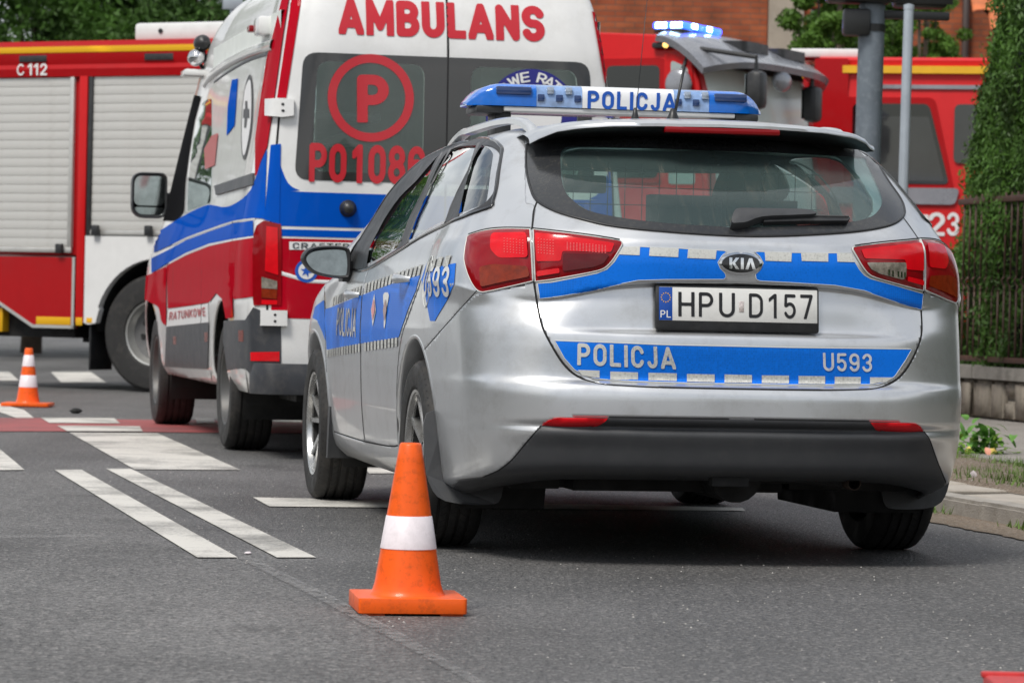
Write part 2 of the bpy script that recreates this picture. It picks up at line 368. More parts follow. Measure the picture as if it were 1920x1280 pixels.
class Vehicle:
    """a parked vehicle: Empty at the rear axle's ground point, +y forward"""
    def __init__(s, name, X, Y, yaw):
        s.e = empty(name, (X, Y, 0), yaw); s.M = Matrix.Translation((X, Y, 0)) @ Matrix.Rotation(yaw, 4, 'Z'); s.I = s.M.inverted(); s.loft = None
        s.Rinv = s.I.to_3x3()
    def lray(s, px, py):
        o, d = ray(px, py); return s.I @ Vector(o), (s.Rinv @ Vector(d)).normalized()
    def cast(s, px, py):
        o, d = s.lray(px, py); h = s.loft.hit(o, d)
        if h is None: return None, None
        n = h[1]
        if n.dot(d) > 0: n = -n
        return np.array(h[0]), np.array(n)
    def castn(s, pts):
        return np.array([p for p in (s.cast(*q)[0] for q in pts) if p is not None])
    def plane(s, px, py, p, n):
        o, d = s.lray(px, py); n = Vector(n); t = (Vector(p) - o).dot(n) / d.dot(n); return o + d * t
    def locpx(s, p): return to_px(np.array(s.M @ Vector(p)))
    # ---- decals: a polygon in pixels, or in the (x,z) / (y,z) view of the vehicle, laid on the skin
    def _project(s, q, mode, side):
        if mode == 'px': return s.cast(*q)
        if mode == 'rear': o, d = Vector((q[0], -6, q[1])), Vector((0, 1, 0))
        elif mode == 'side': o, d = Vector((side * 3, q[0], q[1])), Vector((-side, 0, 0))
        h = s.loft.hit(o, d)
        if h is None: return None, None
        n = h[1]
        if n.dot(d) > 0: n = -n
        return np.array(h[0]), np.array(n)
    def decal(s, name, poly, mat, parent, mode='px', side=-1, off=.0012, step=None, holes=(), thick=0.0, edge=None, mirror=False, crown=0.0):
        poly = np.asarray(poly, float); allp = [poly] + [np.asarray(h, float) for h in holes]
        lo, hi = poly.min(0), poly.max(0); step = step or max((hi - lo).max() / 24, 6 if mode == 'px' else .012)
        # resample long edges
        pts, edges = [], []
        for pl in allp:
            base = len(pts); seq = []
            for a, b in zip(pl, np.roll(pl, -1, 0)):
                L_ = np.linalg.norm(b - a); k = max(1, int(math.ceil(L_ / step)))
                for j in range(k): seq.append(a + (b - a) * j / k)
            pts += seq; n = len(seq); edges += [(base + i, base + (i + 1) % n) for i in range(n)]
        nb = len(pts)
        gx, gy = np.meshgrid(np.arange(lo[0] + step / 2, hi[0], step), np.arange(lo[1] + step / 2, hi[1], step)); g = np.stack([gx.ravel(), gy.ravel()], 1)
        if len(g):
            d = sdf(poly, g)
            for h in holes: d = np.minimum(d, -sdf(h, g))
            pts += list(g[d > step * .45])
        vo, eo, fo, *_ = delaunay_2d_cdt([Vector(p) for p in pts], edges, [], 1, 1e-7)
        v2 = np.array([tuple(v) for v in vo])
        keep = []
        if len(fo):
            cen = np.array([v2[list(f)].mean(0) for f in fo]); dk = sdf(poly, cen)
            for h in holes: dk = np.minimum(dk, -sdf(h, cen))
            keep = [tuple(f) for f, q in zip(fo, dk) if q > 0]
        dist = sdf(poly, v2) if crown else None
        P3, N3, ok = [], [], []
        for i, q in enumerate(v2):
            p, n = s._project(q, mode, side); ok.append(p is not None)
            if p is None: p, n = np.zeros(3), np.array([0, 0, 1.])
            o = off + (crown[0] * (1 - math.exp(-max(dist[i], 0) / crown[1])) if crown else 0)
            P3.append(p + n * o); N3.append(n)
        F = [f for f in keep if all(ok[i] for i in f)]
        V = np.array(P3); F = largest(F)
        # face the camera / outside
        F = [f if np.cross(V[f[1]] - V[f[0]], V[f[2]] - V[f[0]]) @ N3[f[0]] > 0 else f[::-1] for f in F]
        if thick:
            n = len(V); V = np.concatenate([V, V - np.array(N3) * thick]); cnt = {}
            for f in F:
                for a, b in zip(f, f[1:] + f[:1]): cnt[(a, b)] = 1
            rim = [(a, b) for (a, b) in cnt if (b, a) not in cnt]
            F = F + [(b, a, a + n, b + n) for a, b in rim]
        o_ = obj(name, V, F, mat, parent)
        if thick or True:
            o_.data.set_sharp_from_angle(angle=rad(50))
        if mirror:
            V2 = V.copy(); V2[:, 0] *= -1; o2 = obj(name, V2, [f[::-1] for f in F], mat, parent); o2.data.set_sharp_from_angle(angle=rad(50)); return o_, o2
        return o_
    def region(s, name, poly, mat, parent, off=.005, side=-1):
        """the part of the skin that lies inside a pixel outline, as a sheet laid over it"""
        V, F = s.loft.V, s.loft.F; Mx = np.array(s.M); P_ = V[:, :3] @ Mx[:3, :3].T + Mx[:3, 3] - CAMO; z = P_ @ _F
        px = np.stack([960 + FPX * (P_ @ _R) / z, 640 - FPX * (P_ @ _U) / z], 1); N = vnormals(V, F)
        sd_ = np.where((V[:, 0] * side > .2), sdf(poly, px), -9.)
        (RV, RF), _ = clip(np.concatenate([V, N], 1), F, sd_); RF = largest(RF)
        return obj(name, RV[:, :3] + RV[:, 4:7] * off, RF, mat, parent)
    def strip(s, name, pts, width, mat, parent, mode='px', side=-1, off=.0009, closed=False, mirror=False, step=None, both=False):
        """a thin ribbon (seam, rubber, trim) on the skin along a polyline"""
        pts = np.asarray(pts, float)
        if closed: pts = np.concatenate([pts, pts[:1]])
        P3, N3 = [], []
        seg = np.linalg.norm(np.diff(pts, axis=0), axis=1); step = step or (5 if mode == 'px' else .015)
        for a, b, l in zip(pts[:-1], pts[1:], seg):
            k = max(1, int(l / step))
            for j in range(k):
                p, n = s._project(a + (b - a) * j / k, mode, side)
                if p is not None: P3.append(p); N3.append(n)
        p, n = s._project(pts[-1], mode, side)
        if p is not None: P3.append(p); N3.append(n)
        P3, N3 = np.array(P3), np.array(N3); V, F = [], []
        for i in range(len(P3)):
            a, b = P3[max(i - 1, 0)], P3[min(i + 1, len(P3) - 1)]
            if closed: a, b = P3[i - 1 if i > 0 else -2], P3[(i + 1) if i < len(P3) - 1 else 1]
            t = b - a; t /= np.linalg.norm(t) + 1e-9; c = np.cross(N3[i], t); c /= np.linalg.norm(c) + 1e-9
            w2 = width / 2
            V += [P3[i] - c * w2 + N3[i] * off * .3, P3[i] - c * w2 * .6 + N3[i] * off, P3[i] + c * w2 * .6 + N3[i] * off, P3[i] + c * w2 + N3[i] * off * .3]
        for i in range(len(P3) - 1):
            for k in range(3): F.append((i * 4 + k, i * 4 + k + 1, i * 4 + 5 + k, i * 4 + 4 + k))
        V = np.array(V)
        if mirror and both:
            n = len(V); V2 = V.copy(); V2[:, 0] *= -1; V = np.concatenate([V, V2]); F = F + [tuple(i + n for i in f[::-1]) for f in F]
        o_ = obj(name, V, F, mat, parent)
        if mirror and not both:
            V2 = V.copy(); V2[:, 0] *= -1; obj(name, V2, [f[::-1] for f in F], mat, parent)
        return o_
    def text(s, name, body, quad, mat, parent, mode='px', side=-1, off=.002, bold=0.0, squeeze=True, shear=0.0, step=0.0, font=None):
        """lettering filling a quad (4 corners: top-left, top-right, bottom-right, bottom-left) laid on the skin"""
        V2, F = textmesh(body, bold, shear)
        lo, hi = V2.min(0), V2.max(0); uv = (V2 - lo) / (hi - lo); q = [np.array(p, float) for p in quad]
        V, N = [], []
        for u, v in uv:
            p2 = (q[0] * (1 - u) + q[1] * u) * v + (q[3] * (1 - u) + q[2] * u) * (1 - v)
            p, n = s._project(p2, mode, side)
            if p is None: p, n = np.zeros(3), np.array([0, 0, 1.])
            V.append(p + n * off); N.append(n)
        V = np.array(V)
        F = [f if np.cross(V[f[1]] - V[f[0]], V[f[2]] - V[f[0]]) @ N[f[0]] > 0 else f[::-1] for f in F]
        return obj(name, V, F, mat, parent, smooth=False)
_tm = {}
def _arc(cx, cy, rx, ry, a0, a1, n=14): return [(cx + rx * math.cos(rad(a)), cy + ry * math.sin(rad(a))) for a in np.linspace(a0, a1, n)]
def _oval(x0, x1, y0, y1, r=.30):
    """closed stadium outline"""
    cx = (x0 + x1) / 2; rx = (x1 - x0) / 2; r = min(r, (y1 - y0) / 2)
    return _arc(cx, y1 - r, rx, r, 0, 180) + _arc(cx, y0 + r, rx, r, 180, 360) + [(x1, y1 - r)]
GW = {'A': .72, 'M': .86, 'B': .64, 'U': .64, 'L': .54, 'N': .68, 'S': .62, 'P': .62, 'O': .64, 'I': .16, 'C': .62, 'J': .50, '0': .60, '1': .36, '8': .60, '6': .60, 'H': .64, 'D': .64, '5': .58, '7': .58, '9': .60, '3': .58, '2': .58,
      'R': .64, 'T': .62, 'K': .66, 'F': .54, 'E': .56, 'W': .92}
def _strokes(ch, x0, x1, y0, y1):
    """skeleton of one character inside the box: list of polylines"""
    m = (y0 + y1) / 2; cx = (x0 + x1) / 2; h = y1 - y0; w = x1 - x0; rx = w / 2
    e = .3
    if ch == 'A': return [[(x0 - .08 * w, y0 - .12), (cx, y1 + .02), (x1 + .08 * w, y0 - .12)], [(x0 + .2 * w, y0 + .24 * h), (x1 - .2 * w, y0 + .24 * h)]]
    if ch == 'M': return [[(x0, y0 - e), (x0, y1 + .05), (cx, y0 + .18 * h), (x1, y1 + .05), (x1, y0 - e)]]
    if ch == 'N': return [[(x0, y0 - e), (x0, y1), (x1, y0), (x1, y1 + e)]]
    if ch == 'W': return [[(x0 - .02, y1 + .2), (x0 + .25 * w, y0), (cx, y1 - .1 * h), (x1 - .25 * w, y0), (x1 + .02, y1 + .2)]]
    if ch == 'L': return [[(x0, y1 + e), (x0, y0), (x1 + e, y0)]]
    if ch == 'I': return [[(cx, y0 - e), (cx, y1 + e)]]
    if ch == 'T': return [[(cx, y0 - e), (cx, y1)], [(x0 - e, y1), (x1 + e, y1)]]
    if ch == 'E': return [[(x1 + e, y1), (x0, y1), (x0, y0), (x1 + e, y0)], [(x0, m), (x1 - .05 * w, m)]]
    if ch == 'F': return [[(x1 + e, y1), (x0, y1), (x0, y0 - e)], [(x0, m + .02), (x1 - .05 * w, m + .02)]]
    if ch == 'K': return [[(x0, y0 - e), (x0, y1 + e)], [(x1 + .1, y1 + .1), (x0 + .02, m - .08 * h)], [(x0 + .32 * w, m + .1 * h), (x1 + .1, y0 - .1)]]
    if ch == 'H': return [[(x0, y0 - e), (x0, y1 + e)], [(x1, y0 - e), (x1, y1 + e)], [(x0, m), (x1, m)]]
    if ch == 'U': return [[(x0, y1 + e)] + _arc(cx, y0 + .30 * h, rx, .30 * h, 180, 360) + [(x1, y1 + e)]]
    if ch == 'J': return [[(x1, y1 + e)] + _arc(cx, y0 + .26 * h, rx, .26 * h, 360, 195)]
    if ch in 'PR':
        r = [[(x0, y0 - e), (x0, y1)], [(x0, y1), (x1 - .26 * h, y1)] + _arc(x1 - .26 * h, y1 - .27 * h, .26 * h, .27 * h, 90, -90) + [(x0, y1 - .54 * h)]]
        return r + ([[(cx, y1 - .54 * h), (x1 + .08, y0 - .16)]] if ch == 'R' else [])
    if ch == 'D': return [[(x0, y0), (x0, y1), (x1 - .32 * h, y1)] + _arc(x1 - .32 * h, y1 - .32 * h, .32 * h, .32 * h, 90, 0) + _arc(x1 - .32 * h, y0 + .32 * h, .32 * h, .32 * h, 0, -90) + [(x0, y0)]]
    if ch == 'B':
        a = m + .02 * h
        return [[(x0, y0), (x0, y1), (x1 - .26 * h, y1)] + _arc(x1 - .26 * h, (y1 + a) / 2, .23 * h, (y1 - a) / 2, 90, -90) + [(x0, a)], [(x0, a), (x1 - .26 * h, a)] + _arc(x1 - .26 * h, (y0 + a) / 2, .26 * h, (a - y0) / 2, 90, -90) + [(x0, y0)]]
    if ch == 'C': return [_arc(cx, y1 - .30 * h, rx, .30 * h, 12, 180) + _arc(cx, y0 + .30 * h, rx, .30 * h, 180, 348)]
    if ch in 'O0': return [_oval(x0, x1, y0, y1, .30 * h)]
    if ch == '8': return [_oval(x0 + .04 * w, x1 - .04 * w, m + .02 * h, y1), _oval(x0, x1, y0, m + .02 * h)]
    if ch == '6': return [_oval(x0, x1, y0, m + .08 * h, .27 * h), [(x0, y0 + .28 * h)] + _arc(cx, y1 - .30 * h, rx, .30 * h, 180, 25)]
    if ch == '9': return [_oval(x0, x1, m - .08 * h, y1, .27 * h), [(x1, y1 - .28 * h)] + _arc(cx, y0 + .30 * h, rx, .30 * h, 0, -155)]
    if ch == '3': return [_arc(cx, y1 - .25 * h, rx * .95, .25 * h, 165, -90), _arc(cx, y0 + .255 * h, rx, .255 * h, 90, -165)]
    if ch == 'S': return [_arc(cx, y1 - .255 * h, rx, .255 * h, 22, 250, 18) + _arc(cx, y0 + .255 * h, rx, .255 * h, 70, -158, 18)]
    if ch == '5': return [[(x1 - .02 * w, y1), (x0 + .08 * w, y1), (x0 + .04 * w, m + .04 * h)] + _arc(cx, y0 + .31 * h, rx, .31 * h, 130, -155, 20)]
    if ch == '2': return [_arc(cx, y1 - .28 * h, rx, .28 * h, 170, -25) + [(x0, y0), (x1 + e, y0)]]
    if ch == '7': return [[(x0 - e, y1), (x1, y1), (x0 + .25 * w, y0 - .2)]]
    if ch == '1': return [[(x0 - .05, y1 - .22 * h), (x1, y1 + .02), (x1, y0 - e)]]
    return [[(x0, y0), (x1, y1)]]
def _glyph(ch, th):
    w = GW.get(ch, .6); t = th / 2; w = max(w, th if ch == 'I' else w); key = ('g', ch, th)
    if key in _tm: return _tm[key]
    sk = _strokes(ch, t, w - t, t, 1 - t); nx, ny = max(8, int(w * 40)), 40
    gx = np.linspace(-.01, w + .01, nx + 1); gy = np.linspace(-.01, 1.01, ny + 1); X, Y = np.meshgrid(gx, gy); Q = np.stack([X.ravel(), Y.ravel()], 1); d = np.full(len(Q), 9.)
    for pl_ in sk:
        pl_ = np.array(pl_)
        for a, b in zip(pl_[:-1], pl_[1:]):
            D = b - a; tt = np.clip(((Q - a) @ D) / (D @ D + 1e-12), 0, 1); d = np.minimum(d, np.linalg.norm(Q - a - tt[:, None] * D, axis=1))
    s_ = np.minimum(t - d, np.minimum(np.minimum(Q[:, 0], w - Q[:, 0]), np.minimum(Q[:, 1], 1 - Q[:, 1])))
    F = [(i * (nx + 1) + j, i * (nx + 1) + j + 1, (i + 1) * (nx + 1) + j + 1, (i + 1) * (nx + 1) + j) for i in range(ny) for j in range(nx)]
    (Vg, Fg), _ = clip(np.concatenate([Q, np.zeros((len(Q), 1))], 1), F, s_)
    _tm[key] = (Vg[:, :2], Fg, w); return _tm[key]
def textmesh(body, bold=0.0, shear=0.0, gap=.16):
    """sans lettering drawn from strokes; bold widens the stroke"""
    th = .13 + bold; key = (body, th)
    if key in _tm: return _tm[key]
    VV, FF, x, n = [], [], 0.0, 0
    for ch in body:
        Vg, Fg, w = _glyph(ch, th); VV.append(Vg + np.array([x, 0])); FF += [tuple(i + n for i in f) for f in Fg]; n += len(Vg); x += w + gap
    _tm[key] = (np.concatenate(VV), FF); return _tm[key]
def flat_text(name, body, O, X, Y, w_, h_, mat, parent=None, bold=0.0, off=0.0, shear=0.0):
    """lettering on a flat panel: origin O bottom-left, unit axes X (right) Y (up), size w_ x h_"""
    V2, F = textmesh(body, bold, shear); lo, hi = V2.min(0), V2.max(0); uv = (V2 - lo) / (hi - lo)
    O, X, Y = (np.array(t, float) for t in (O, X, Y)); N = np.cross(X, Y)
    V = O + uv[:, :1] * w_ * X + uv[:, 1:] * h_ * Y + N * off
    return obj(name, V, F, mat, parent, smooth=False)

# ------------------------------------------------------------------ shared materials
M = {}
M['silver'] = P('silver paint', (.74, .755, .77), .31, .76, coat=.5, coatr=.05, var=.04, vscale=3, dirt=((.33, .31, .27), .35, 9))
M['trim'] = P('black plastic', (.022, .023, .025), .42, var=.2, vscale=20, dirt=((.10, .095, .085), .35, 14))
M['bumper_black'] = P('grained bumper plastic', (.052, .054, .058), .46, var=.08, vscale=9, bump=.08, bscale=500, dirt=((.09, .088, .08), .25, 18))
M['gloss_black'] = P('gloss black', (.012, .012, .013), .12, coat=.5)
M['seam'] = P('panel gap', (.008, .008, .009), .8)
M['rubber'] = P('tyre rubber', (.022, .0215, .021), .72, var=.3, vscale=14, dirt=((.09, .08, .07), .6, 12))
M['under'] = P('underbody', (.012, .012, .012), .85, var=.4, vscale=8)
M['interior'] = P('interior cloth', (.075, .085, .085), .85, var=.2, vscale=30)
M['alloy'] = P('alloy', (.58, .58, .57), .28, .9, var=.12, vscale=20, dirt=((.16, .13, .10), .55, 30))
M['blue_film'] = REFLECTIVE('blue film', (.002, .16, .72))
M['grey_film'] = REFLECTIVE('grey film', (.50, .505, .48), amt=.3)
M['film_edge'] = P('film edge', (.62, .64, .62), .35)
M['red_lens'] = P('red lens', (.27, .002, .006), .16, coat=.35, spec=.3, var=.15, vscale=9)
M['dark_lens'] = P('dark red lens', (.11, .002, .004), .16, coat=.35, spec=.3, var=.2, vscale=20)
M['amber_lens'] = P('amber lens', (.22, .022, .004), .18, coat=.35, spec=.3, var=.3, vscale=40)
M['bright_lens'] = P('bright red lens', (.72, .003, .010), .16, coat=.35, spec=.3, var=.1, vscale=30)
M['clear_lens'] = P('clear lens', (.34, .30, .25), .15, .4, coat=1.0, var=.5, vscale=45)
M['chrome'] = P('chrome', (.75, .76, .77), .08, 1.0, var=.05)
M['white_plate'] = P('plate white', (.80, .80, .77), .35, coat=.2, var=.04, dirt=((.4, .38, .33), .3, 25))
M['plate_blue'] = P('plate blue', (.010, .08, .42), .35)
M['ink'] = P('black ink', (.012, .012, .014), .4)
M['white'] = P('white paint', (.78, .78, .77), .25, coat=.6, var=.03, dirt=((.42, .40, .36), .25, 7))
M['letter_blue'] = P('letter blue', (.010, .10, .50), .35)
M['yellow'] = P('yellow', (.80, .45, .02), .4, var=.08)
M['mirror'] = P('mirror glass', (.34, .38, .38), .06, 1.0, var=.25, vscale=14)
M['orange'] = P('orange plastic', (.95, .13, .012), .38, var=.06, vscale=14, dirt=((.13, .035, .015), .55, 38), coat=.1, spec=.3)
M['cone_white'] = P('cone sleeve', (.83, .76, .79), .40, var=.05, vscale=60, dirt=((.5, .44, .44), .4, 40))
M['headrest'] = P('seat fabric', (.045, .055, .058), .9, var=.25, vscale=40)
M['glass_rear'] = GLASS('rear screen', (.60, .76, .73), dirt=1.0, haze=.15, hazecol=(.21, .33, .33))
M['glass_side'] = GLASS('side glass', (.55, .62, .60), boost=1.5)
M['glass_front'] = GLASS('windscreen', (.75, .85, .80))
M['frit'] = P('glass edge band', (.032, .034, .037), .22, coat=.1, dirt=((.16, .15, .12), .30, 60))

def wheel(name, parent, x, y, R_, w_, rimr, side, style='alloy', tyre_mat=None, rim_mat=None, disc_mat=None):
    """side -1: outer face looks to -x.  the rim is the wheel, tyre and hub cap are its pieces"""
    s = side; z = R_
    tyre_mat = tyre_mat or M['rubber']; rim_mat = rim_mat or M['alloy']
    T = Matrix.Translation((x, y, z)) @ Matrix.Diagonal((s, 1, 1, 1))
    h = w_ / 2
    # rim: barrel and lip
    bm = lathe([(rimr * .93, h * .66), (rimr * .97, h * .80), (rimr * 1.01, h * .86), (rimr * 1.0, h * .93), (rimr * .955, h * .90), (rimr * .93, h * .72)] + ([(rimr * .85, h * .42)] if style != 'alloy' else []), 48, 'x', T)
    if style == 'alloy':
        lathe([(.0, h * .62), (.028, h * .64), (.034, h * .60), (.072, h * .55), (.078, h * .40), (.02, h * .2)], 32, 'x', T, bm=bm)
        for k in range(5):
            for dd in (-.115, .115):
                a = 2 * math.pi * k / 5 + .3
                p0 = np.array([math.cos(a + dd * 1.2), math.sin(a + dd * 1.2)]) * .060; p1 = np.array([math.cos(a + dd * 2.3), math.sin(a + dd * 2.3)]) * rimr * .96
                d = p1 - p0; nrm = np.array([-d[1], d[0]]) / np.linalg.norm(d)
                w0, w1 = .013, .010
                vs = []
                for q, hw, xo in ((p0, w0, h * .60), ((p0 + p1) / 2, .0105, h * .70), (p1, w1, h * .80)):
                    for sg in (-1, 1):
                        vs.append((xo - .028, *(q + nrm * hw * sg * 1.3)))
                    for sg in (1, -1): vs.append((xo, *(q + nrm * hw * sg * .8)))
                vv = [bm.verts.new(T @ Vector(v)) for v in vs]
                for i in (0, 4):
                    for a_, b_ in ((0, 1), (1, 2), (2, 3), (3, 0)): bm.faces.new((vv[i + a_], vv[i + b_], vv[i + 4 + b_], vv[i + 4 + a_]))
        # dark drum behind
        o = objbm(name, bm, rim_mat, parent, angle=35)
        objbm('brake_drum', lathe([(0, -h * .1), (rimr * .62, -h * .1), (rimr * .66, -h * .3), (rimr * .70, -h * .6), (rimr * .92, -h * .6), (rimr * .93, h * .68)], 28, 'x', T), M['under'], o, angle=35)
    else:
        # steel disc with holes
        n = 40; hr = rimr * .60
        o = objbm(name, bm, rim_mat, parent, angle=35); bm = bmesh.new()
        lathe([(.0, h * .30), (rimr * .24, h * .32), (rimr * .28, h * .28), (rimr * .34, h * .12), (rimr * .5, h * .20), (rimr * .72, h * .34), (rimr * .86, h * .42)], 48, 'x', T, bm=bm)
        objbm('wheel_disc', bm, disc_mat or rim_mat, o, angle=35)
        for k in range(8):
            a = 2 * math.pi * k / 8 + .2; c = (math.cos(a) * rimr * .60, math.sin(a) * rimr * .60)
            objbm('hand_hole', lathe([(0, h * .30), (rimr * .095, h * .30), (rimr * .10, h * .24)], 14, 'x', T @ Matrix.Translation((0, c[0], c[1]))), M['under'], o)
        bm = bmesh.new()
        for k in range(8):
            a = 2 * math.pi * k / 8; lathe([(0, h * .44), (.016, h * .42), (.016, h * .30)], 8, 'x', T @ Matrix.Translation((0, math.cos(a) * rimr * .27, math.sin(a) * rimr * .27)), bm=bm)
        objbm('wheel_nut', bm, M['chrome'], o, kind='stuff')
    # tyre: grooved tread
    pr = [(rimr * .97, -h * .78), (rimr * 1.03, -h * .93), ((rimr + R_) * .5, -h * 1.03), (R_ * .93, -h * .98), (R_ * .975, -h * .86), (R_ * .992, -h * .74)]
    for g in (-.50, -.17, .17, .50):
        pr += [(R_ * .998, h * (g - .06)), (R_ * .972, h * (g - .045)), (R_ * .972, h * (g + .045)), (R_ * .998, h * (g + .06))]
    pr += [(R_ * .992, h * .74), (R_ * .975, h * .86), (R_ * .93, h * .98), ((rimr + R_) * .5, h * 1.03), (rimr * 1.06, h * .96), (rimr * 1.0, h * .86), (rimr * .97, h * .7)]
    objbm('tyre', lathe(pr, 72, 'x', T), tyre_mat, o, angle=28)
    # slanted tread sipes
    bm = bmesh.new()
    for k in range(64):
        a = 2 * math.pi * k / 64
        for x0, x1, sh in ((-.92, -.58, .06), (.92, .58, .06), (-.42, -.22, -.05), (.42, .22, -.05)):
            q = []
            for xx, aa in ((x0, 0), (x1, sh)):
                for da in (-.006, .006):
                    rr = R_ * (.9995 if abs(xx) < .75 else .985 - (abs(xx) - .75) * .12)
                    q.append(T @ Vector((h * xx, rr * math.cos(a + aa + da), rr * math.sin(a + aa + da))))
            v = [bm.verts.new(p) for p in q]; bm.faces.new((v[0], v[1], v[3], v[2]))
    objbm('tread_sipe', bm, M['seam'], o, kind='stuff')
    return o

# ------------------------------------------------------------------ police estate car
def crow(z, yb, y1, y2, c3, c4, hw, yf, nose=.45, dz=None):
    k = min(1, c3[0] / .79)
    c = [(0, yb), (.377 * k, y1), (.63 * k, y2), c3, c4]
    ye = yf - nose
    for fr, f in ((.12, .995), (.32, 1.0), (.525, 1.0 if z < 1.1 else .994), (.755, .985 if z < 1.0 else (.995 if z < 1.1 else .977)), (1.0, .945 if z < 1.0 else (.965 if z < 1.1 else .948))):
        c.append((hw * f, c4[1] + (ye - c4[1]) * fr))
    c += [(hw * .80, yf - nose * .40), (hw * .42, yf - nose * .09), (0, yf)]
    return [(x, y, z + (dz[i] if dz else 0)) for i, (x, y) in enumerate(c)]
PR = [
 crow(.20, -.80, -.79, -.75, (.70, -.66), (.78, -.40), .80, 3.30, .45, (.072, .072, .066, .04) + (0,) * 9),
 crow(.245, -.94, -.925, -.87, (.765, -.74), (.845, -.40), .85, 3.42, .45, (.048, .048, .044, .03) + (0,) * 9),
 crow(.30, -.975, -.96, -.905, (0.771, -.77), (0.852, -.41), .868, 3.47, .45, (.022, .022, .02, .01) + (0,) * 9),
 crow(.38, -.990, -.975, -.92, (0.781, -.785), (0.861, -.42), .878, 3.49),
 crow(.425, -1.002, -.988, -.936, (0.786, -.79), (0.865, -.42), .882, 3.50),
 crow(.447, -.986, -.974, -.928, (0.786, -.79), (0.866, -.42), .884, 3.50),
 crow(.468, -1.012, -1.0, -.940, (0.788, -.79), (0.867, -.42), .885, 3.505),
 crow(.54, -1.012, -.998, -.938, (0.790, -.79), (0.870, -.42), .888, 3.505),
 crow(.575, -.998, -.985, -.930, (0.790, -.785), (0.871, -.42), .889, 3.50),
 crow(.600, -.958, -.948, -.910, (0.789, -.775), (0.871, -.42), .890, 3.50),
 crow(.70, -.968, -.954, -.900, (0.789, -.755), (0.872, -.42), .892, 3.49),
 crow(.735, -.962, -.948, -.895, (0.789, -.748), (0.872, -.42), .892, 3.47),
 crow(.758, -.930, -.922, -.888, (0.789, -.742), (0.872, -.42), .891, 3.45),
 crow(.83, -.918, -.912, -.868, (0.789, -.725), (0.871, -.42), .889, 3.33, .45, (0, -.004, -.030, -.015) + (0,) * 9),
 crow(.896, -.908, -.900, -.850, (.802, -.705), (.880, -.42), .884, 3.10, .50, (0, -.012, -.058, -.03) + (0,) * 9),
 crow(.910, -.940, -.932, -.853, (.801, -.70), (.878, -.42), .881, 3.02, .52, (0, -.012, -.057, -.03) + (0,) * 9),
 crow(.96, -.945, -.932, -.846, (.797, -.68), (.870, -.41), .870, 2.70, .50, (0, 0, -.02, -.01) + (0,) * 9),
 crow(1.03, -.935, -.918, -.832, (.783, -.645), (.846, -.39), .846, 2.58, .46),
 crow(1.06, -.912, -.895, -.812, (.770, -.62), (.828, -.38), .830, 2.50, .44),
 crow(1.156, -.815, -.795, -.695, (.720, -.54), (.778, -.32), .786, 2.32, .40),
 crow(1.25, -.695, -.675, -.560, (.678, -.42), (.732, -.22), .744, 2.14, .37),
 crow(1.33, -.585, -.562, -.425, (.632, -.30), (.688, -.12), .694, 1.90, .34),
 crow(1.375, -.520, -.495, -.355, (.592, -.235), (.648, -.07), .655, 1.72, .32),
 crow(1.412, -.455, -.425, -.285, (.535, -.175), (.588, -.03), .598, 1.46, .30),
 crow(1.440, -.33, -.30, -.17, (.42, -.07), (.465, .05), .485, 1.15, .25),
 crow(1.455, -.10, -.08, .02, (.25, .10), (.28, .2), .29, .85, .18),
 crow(1.460, .28, .285, .30, (.03, .31), (.032, .33), .032, .55, .08),
]
PC = Vehicle('police_car', .541, 11.753, rad(10.81))
PC.loft = Loft(PR, [34, 24, 24, 30, 18, 24, 24, 24, 24, 14, 12, 10], [4, 5, 7, 4, 3, 3, 6, 5, 5, 9, 5, 5, 7, 7, 4, 6, 8, 5, 11, 11, 10, 6, 6, 6, 5, 4])
CE = PC.e
tag(CE, 'silver estate police car with blue reflective bands, parked behind the tall orange cone', 'police car')

win_out = [(987.5, 273), (1022.5, 258), (1047.5, 253), (1106, 249), (1231, 249.5), (1320, 251), (1445, 254.5), (1545, 264), (1607.5, 275), (1636, 292.5), (1665, 340), (1687.5, 372.5), (1695, 392.5), (1692.5, 407),
           (1670, 422), (1620, 432.5), (1545, 439), (1445, 443), (1356, 441.5), (1231, 433), (1147.5, 424), (1095, 412.5), (1043, 397), (1007, 376.7), (994, 350), (987, 314.6)]
win_in = [(1055, 283), (1085, 277), (1189, 279), (1320, 284), (1445, 288), (1545, 293), (1615, 297), (1625, 307.5), (1640, 340), (1652.5, 372.5), (1650, 390), (1632.5, 407.5), (1590, 418), (1500, 424), (1400, 428), (1335, 425),
          (1251.7, 420), (1168, 410), (1106, 397), (1076.7, 379), (1058, 356), (1051.7, 316.7)]
dlo = [(655, 499), (675, 450), (705, 399), (741, 347), (784, 303), (825, 275), (862.7, 262), (898, 257.6), (921, 262), (937.7, 272.8), (940, 291.6), (933, 341), (925, 376), (912, 392), (858, 411), (804, 437), (743, 474), (687, 505)]
pane_q = [(905, 273), (921, 275.5), (934, 285), (936, 301), (928, 350), (920, 371), (898, 389), (860, 408)]
pane_r = [(844, 283), (862.7, 276), (894, 274), (880, 318), (858, 360), (845, 388), (835, 419), (800, 437), (764, 458), (780.6, 408.8), (804, 357)]
pane_f = [(827.5, 289), (808.8, 308), (780.6, 340.8), (750, 371), (722, 411), (701, 451), (690, 488.5), (689, 502), (710, 490), (743, 469), (753, 451), (771, 404), (799, 350)]
def pxof(V):
    """pixels of the points, mirrored to the left half first"""
    W_ = np.stack([-np.abs(V[:, 0]), V[:, 1], V[:, 2]], 1); Mx = np.array(PC.M); P_ = W_ @ Mx[:3, :3].T + Mx[:3, 3] - CAMO
    z = P_ @ _F; return np.stack([960 + FPX * (P_ @ _R) / z, 640 - FPX * (P_ @ _U) / z], 1)
def leftpoly(pts, cx): return pts
V, F = PC.loft.V, PC.loft.F
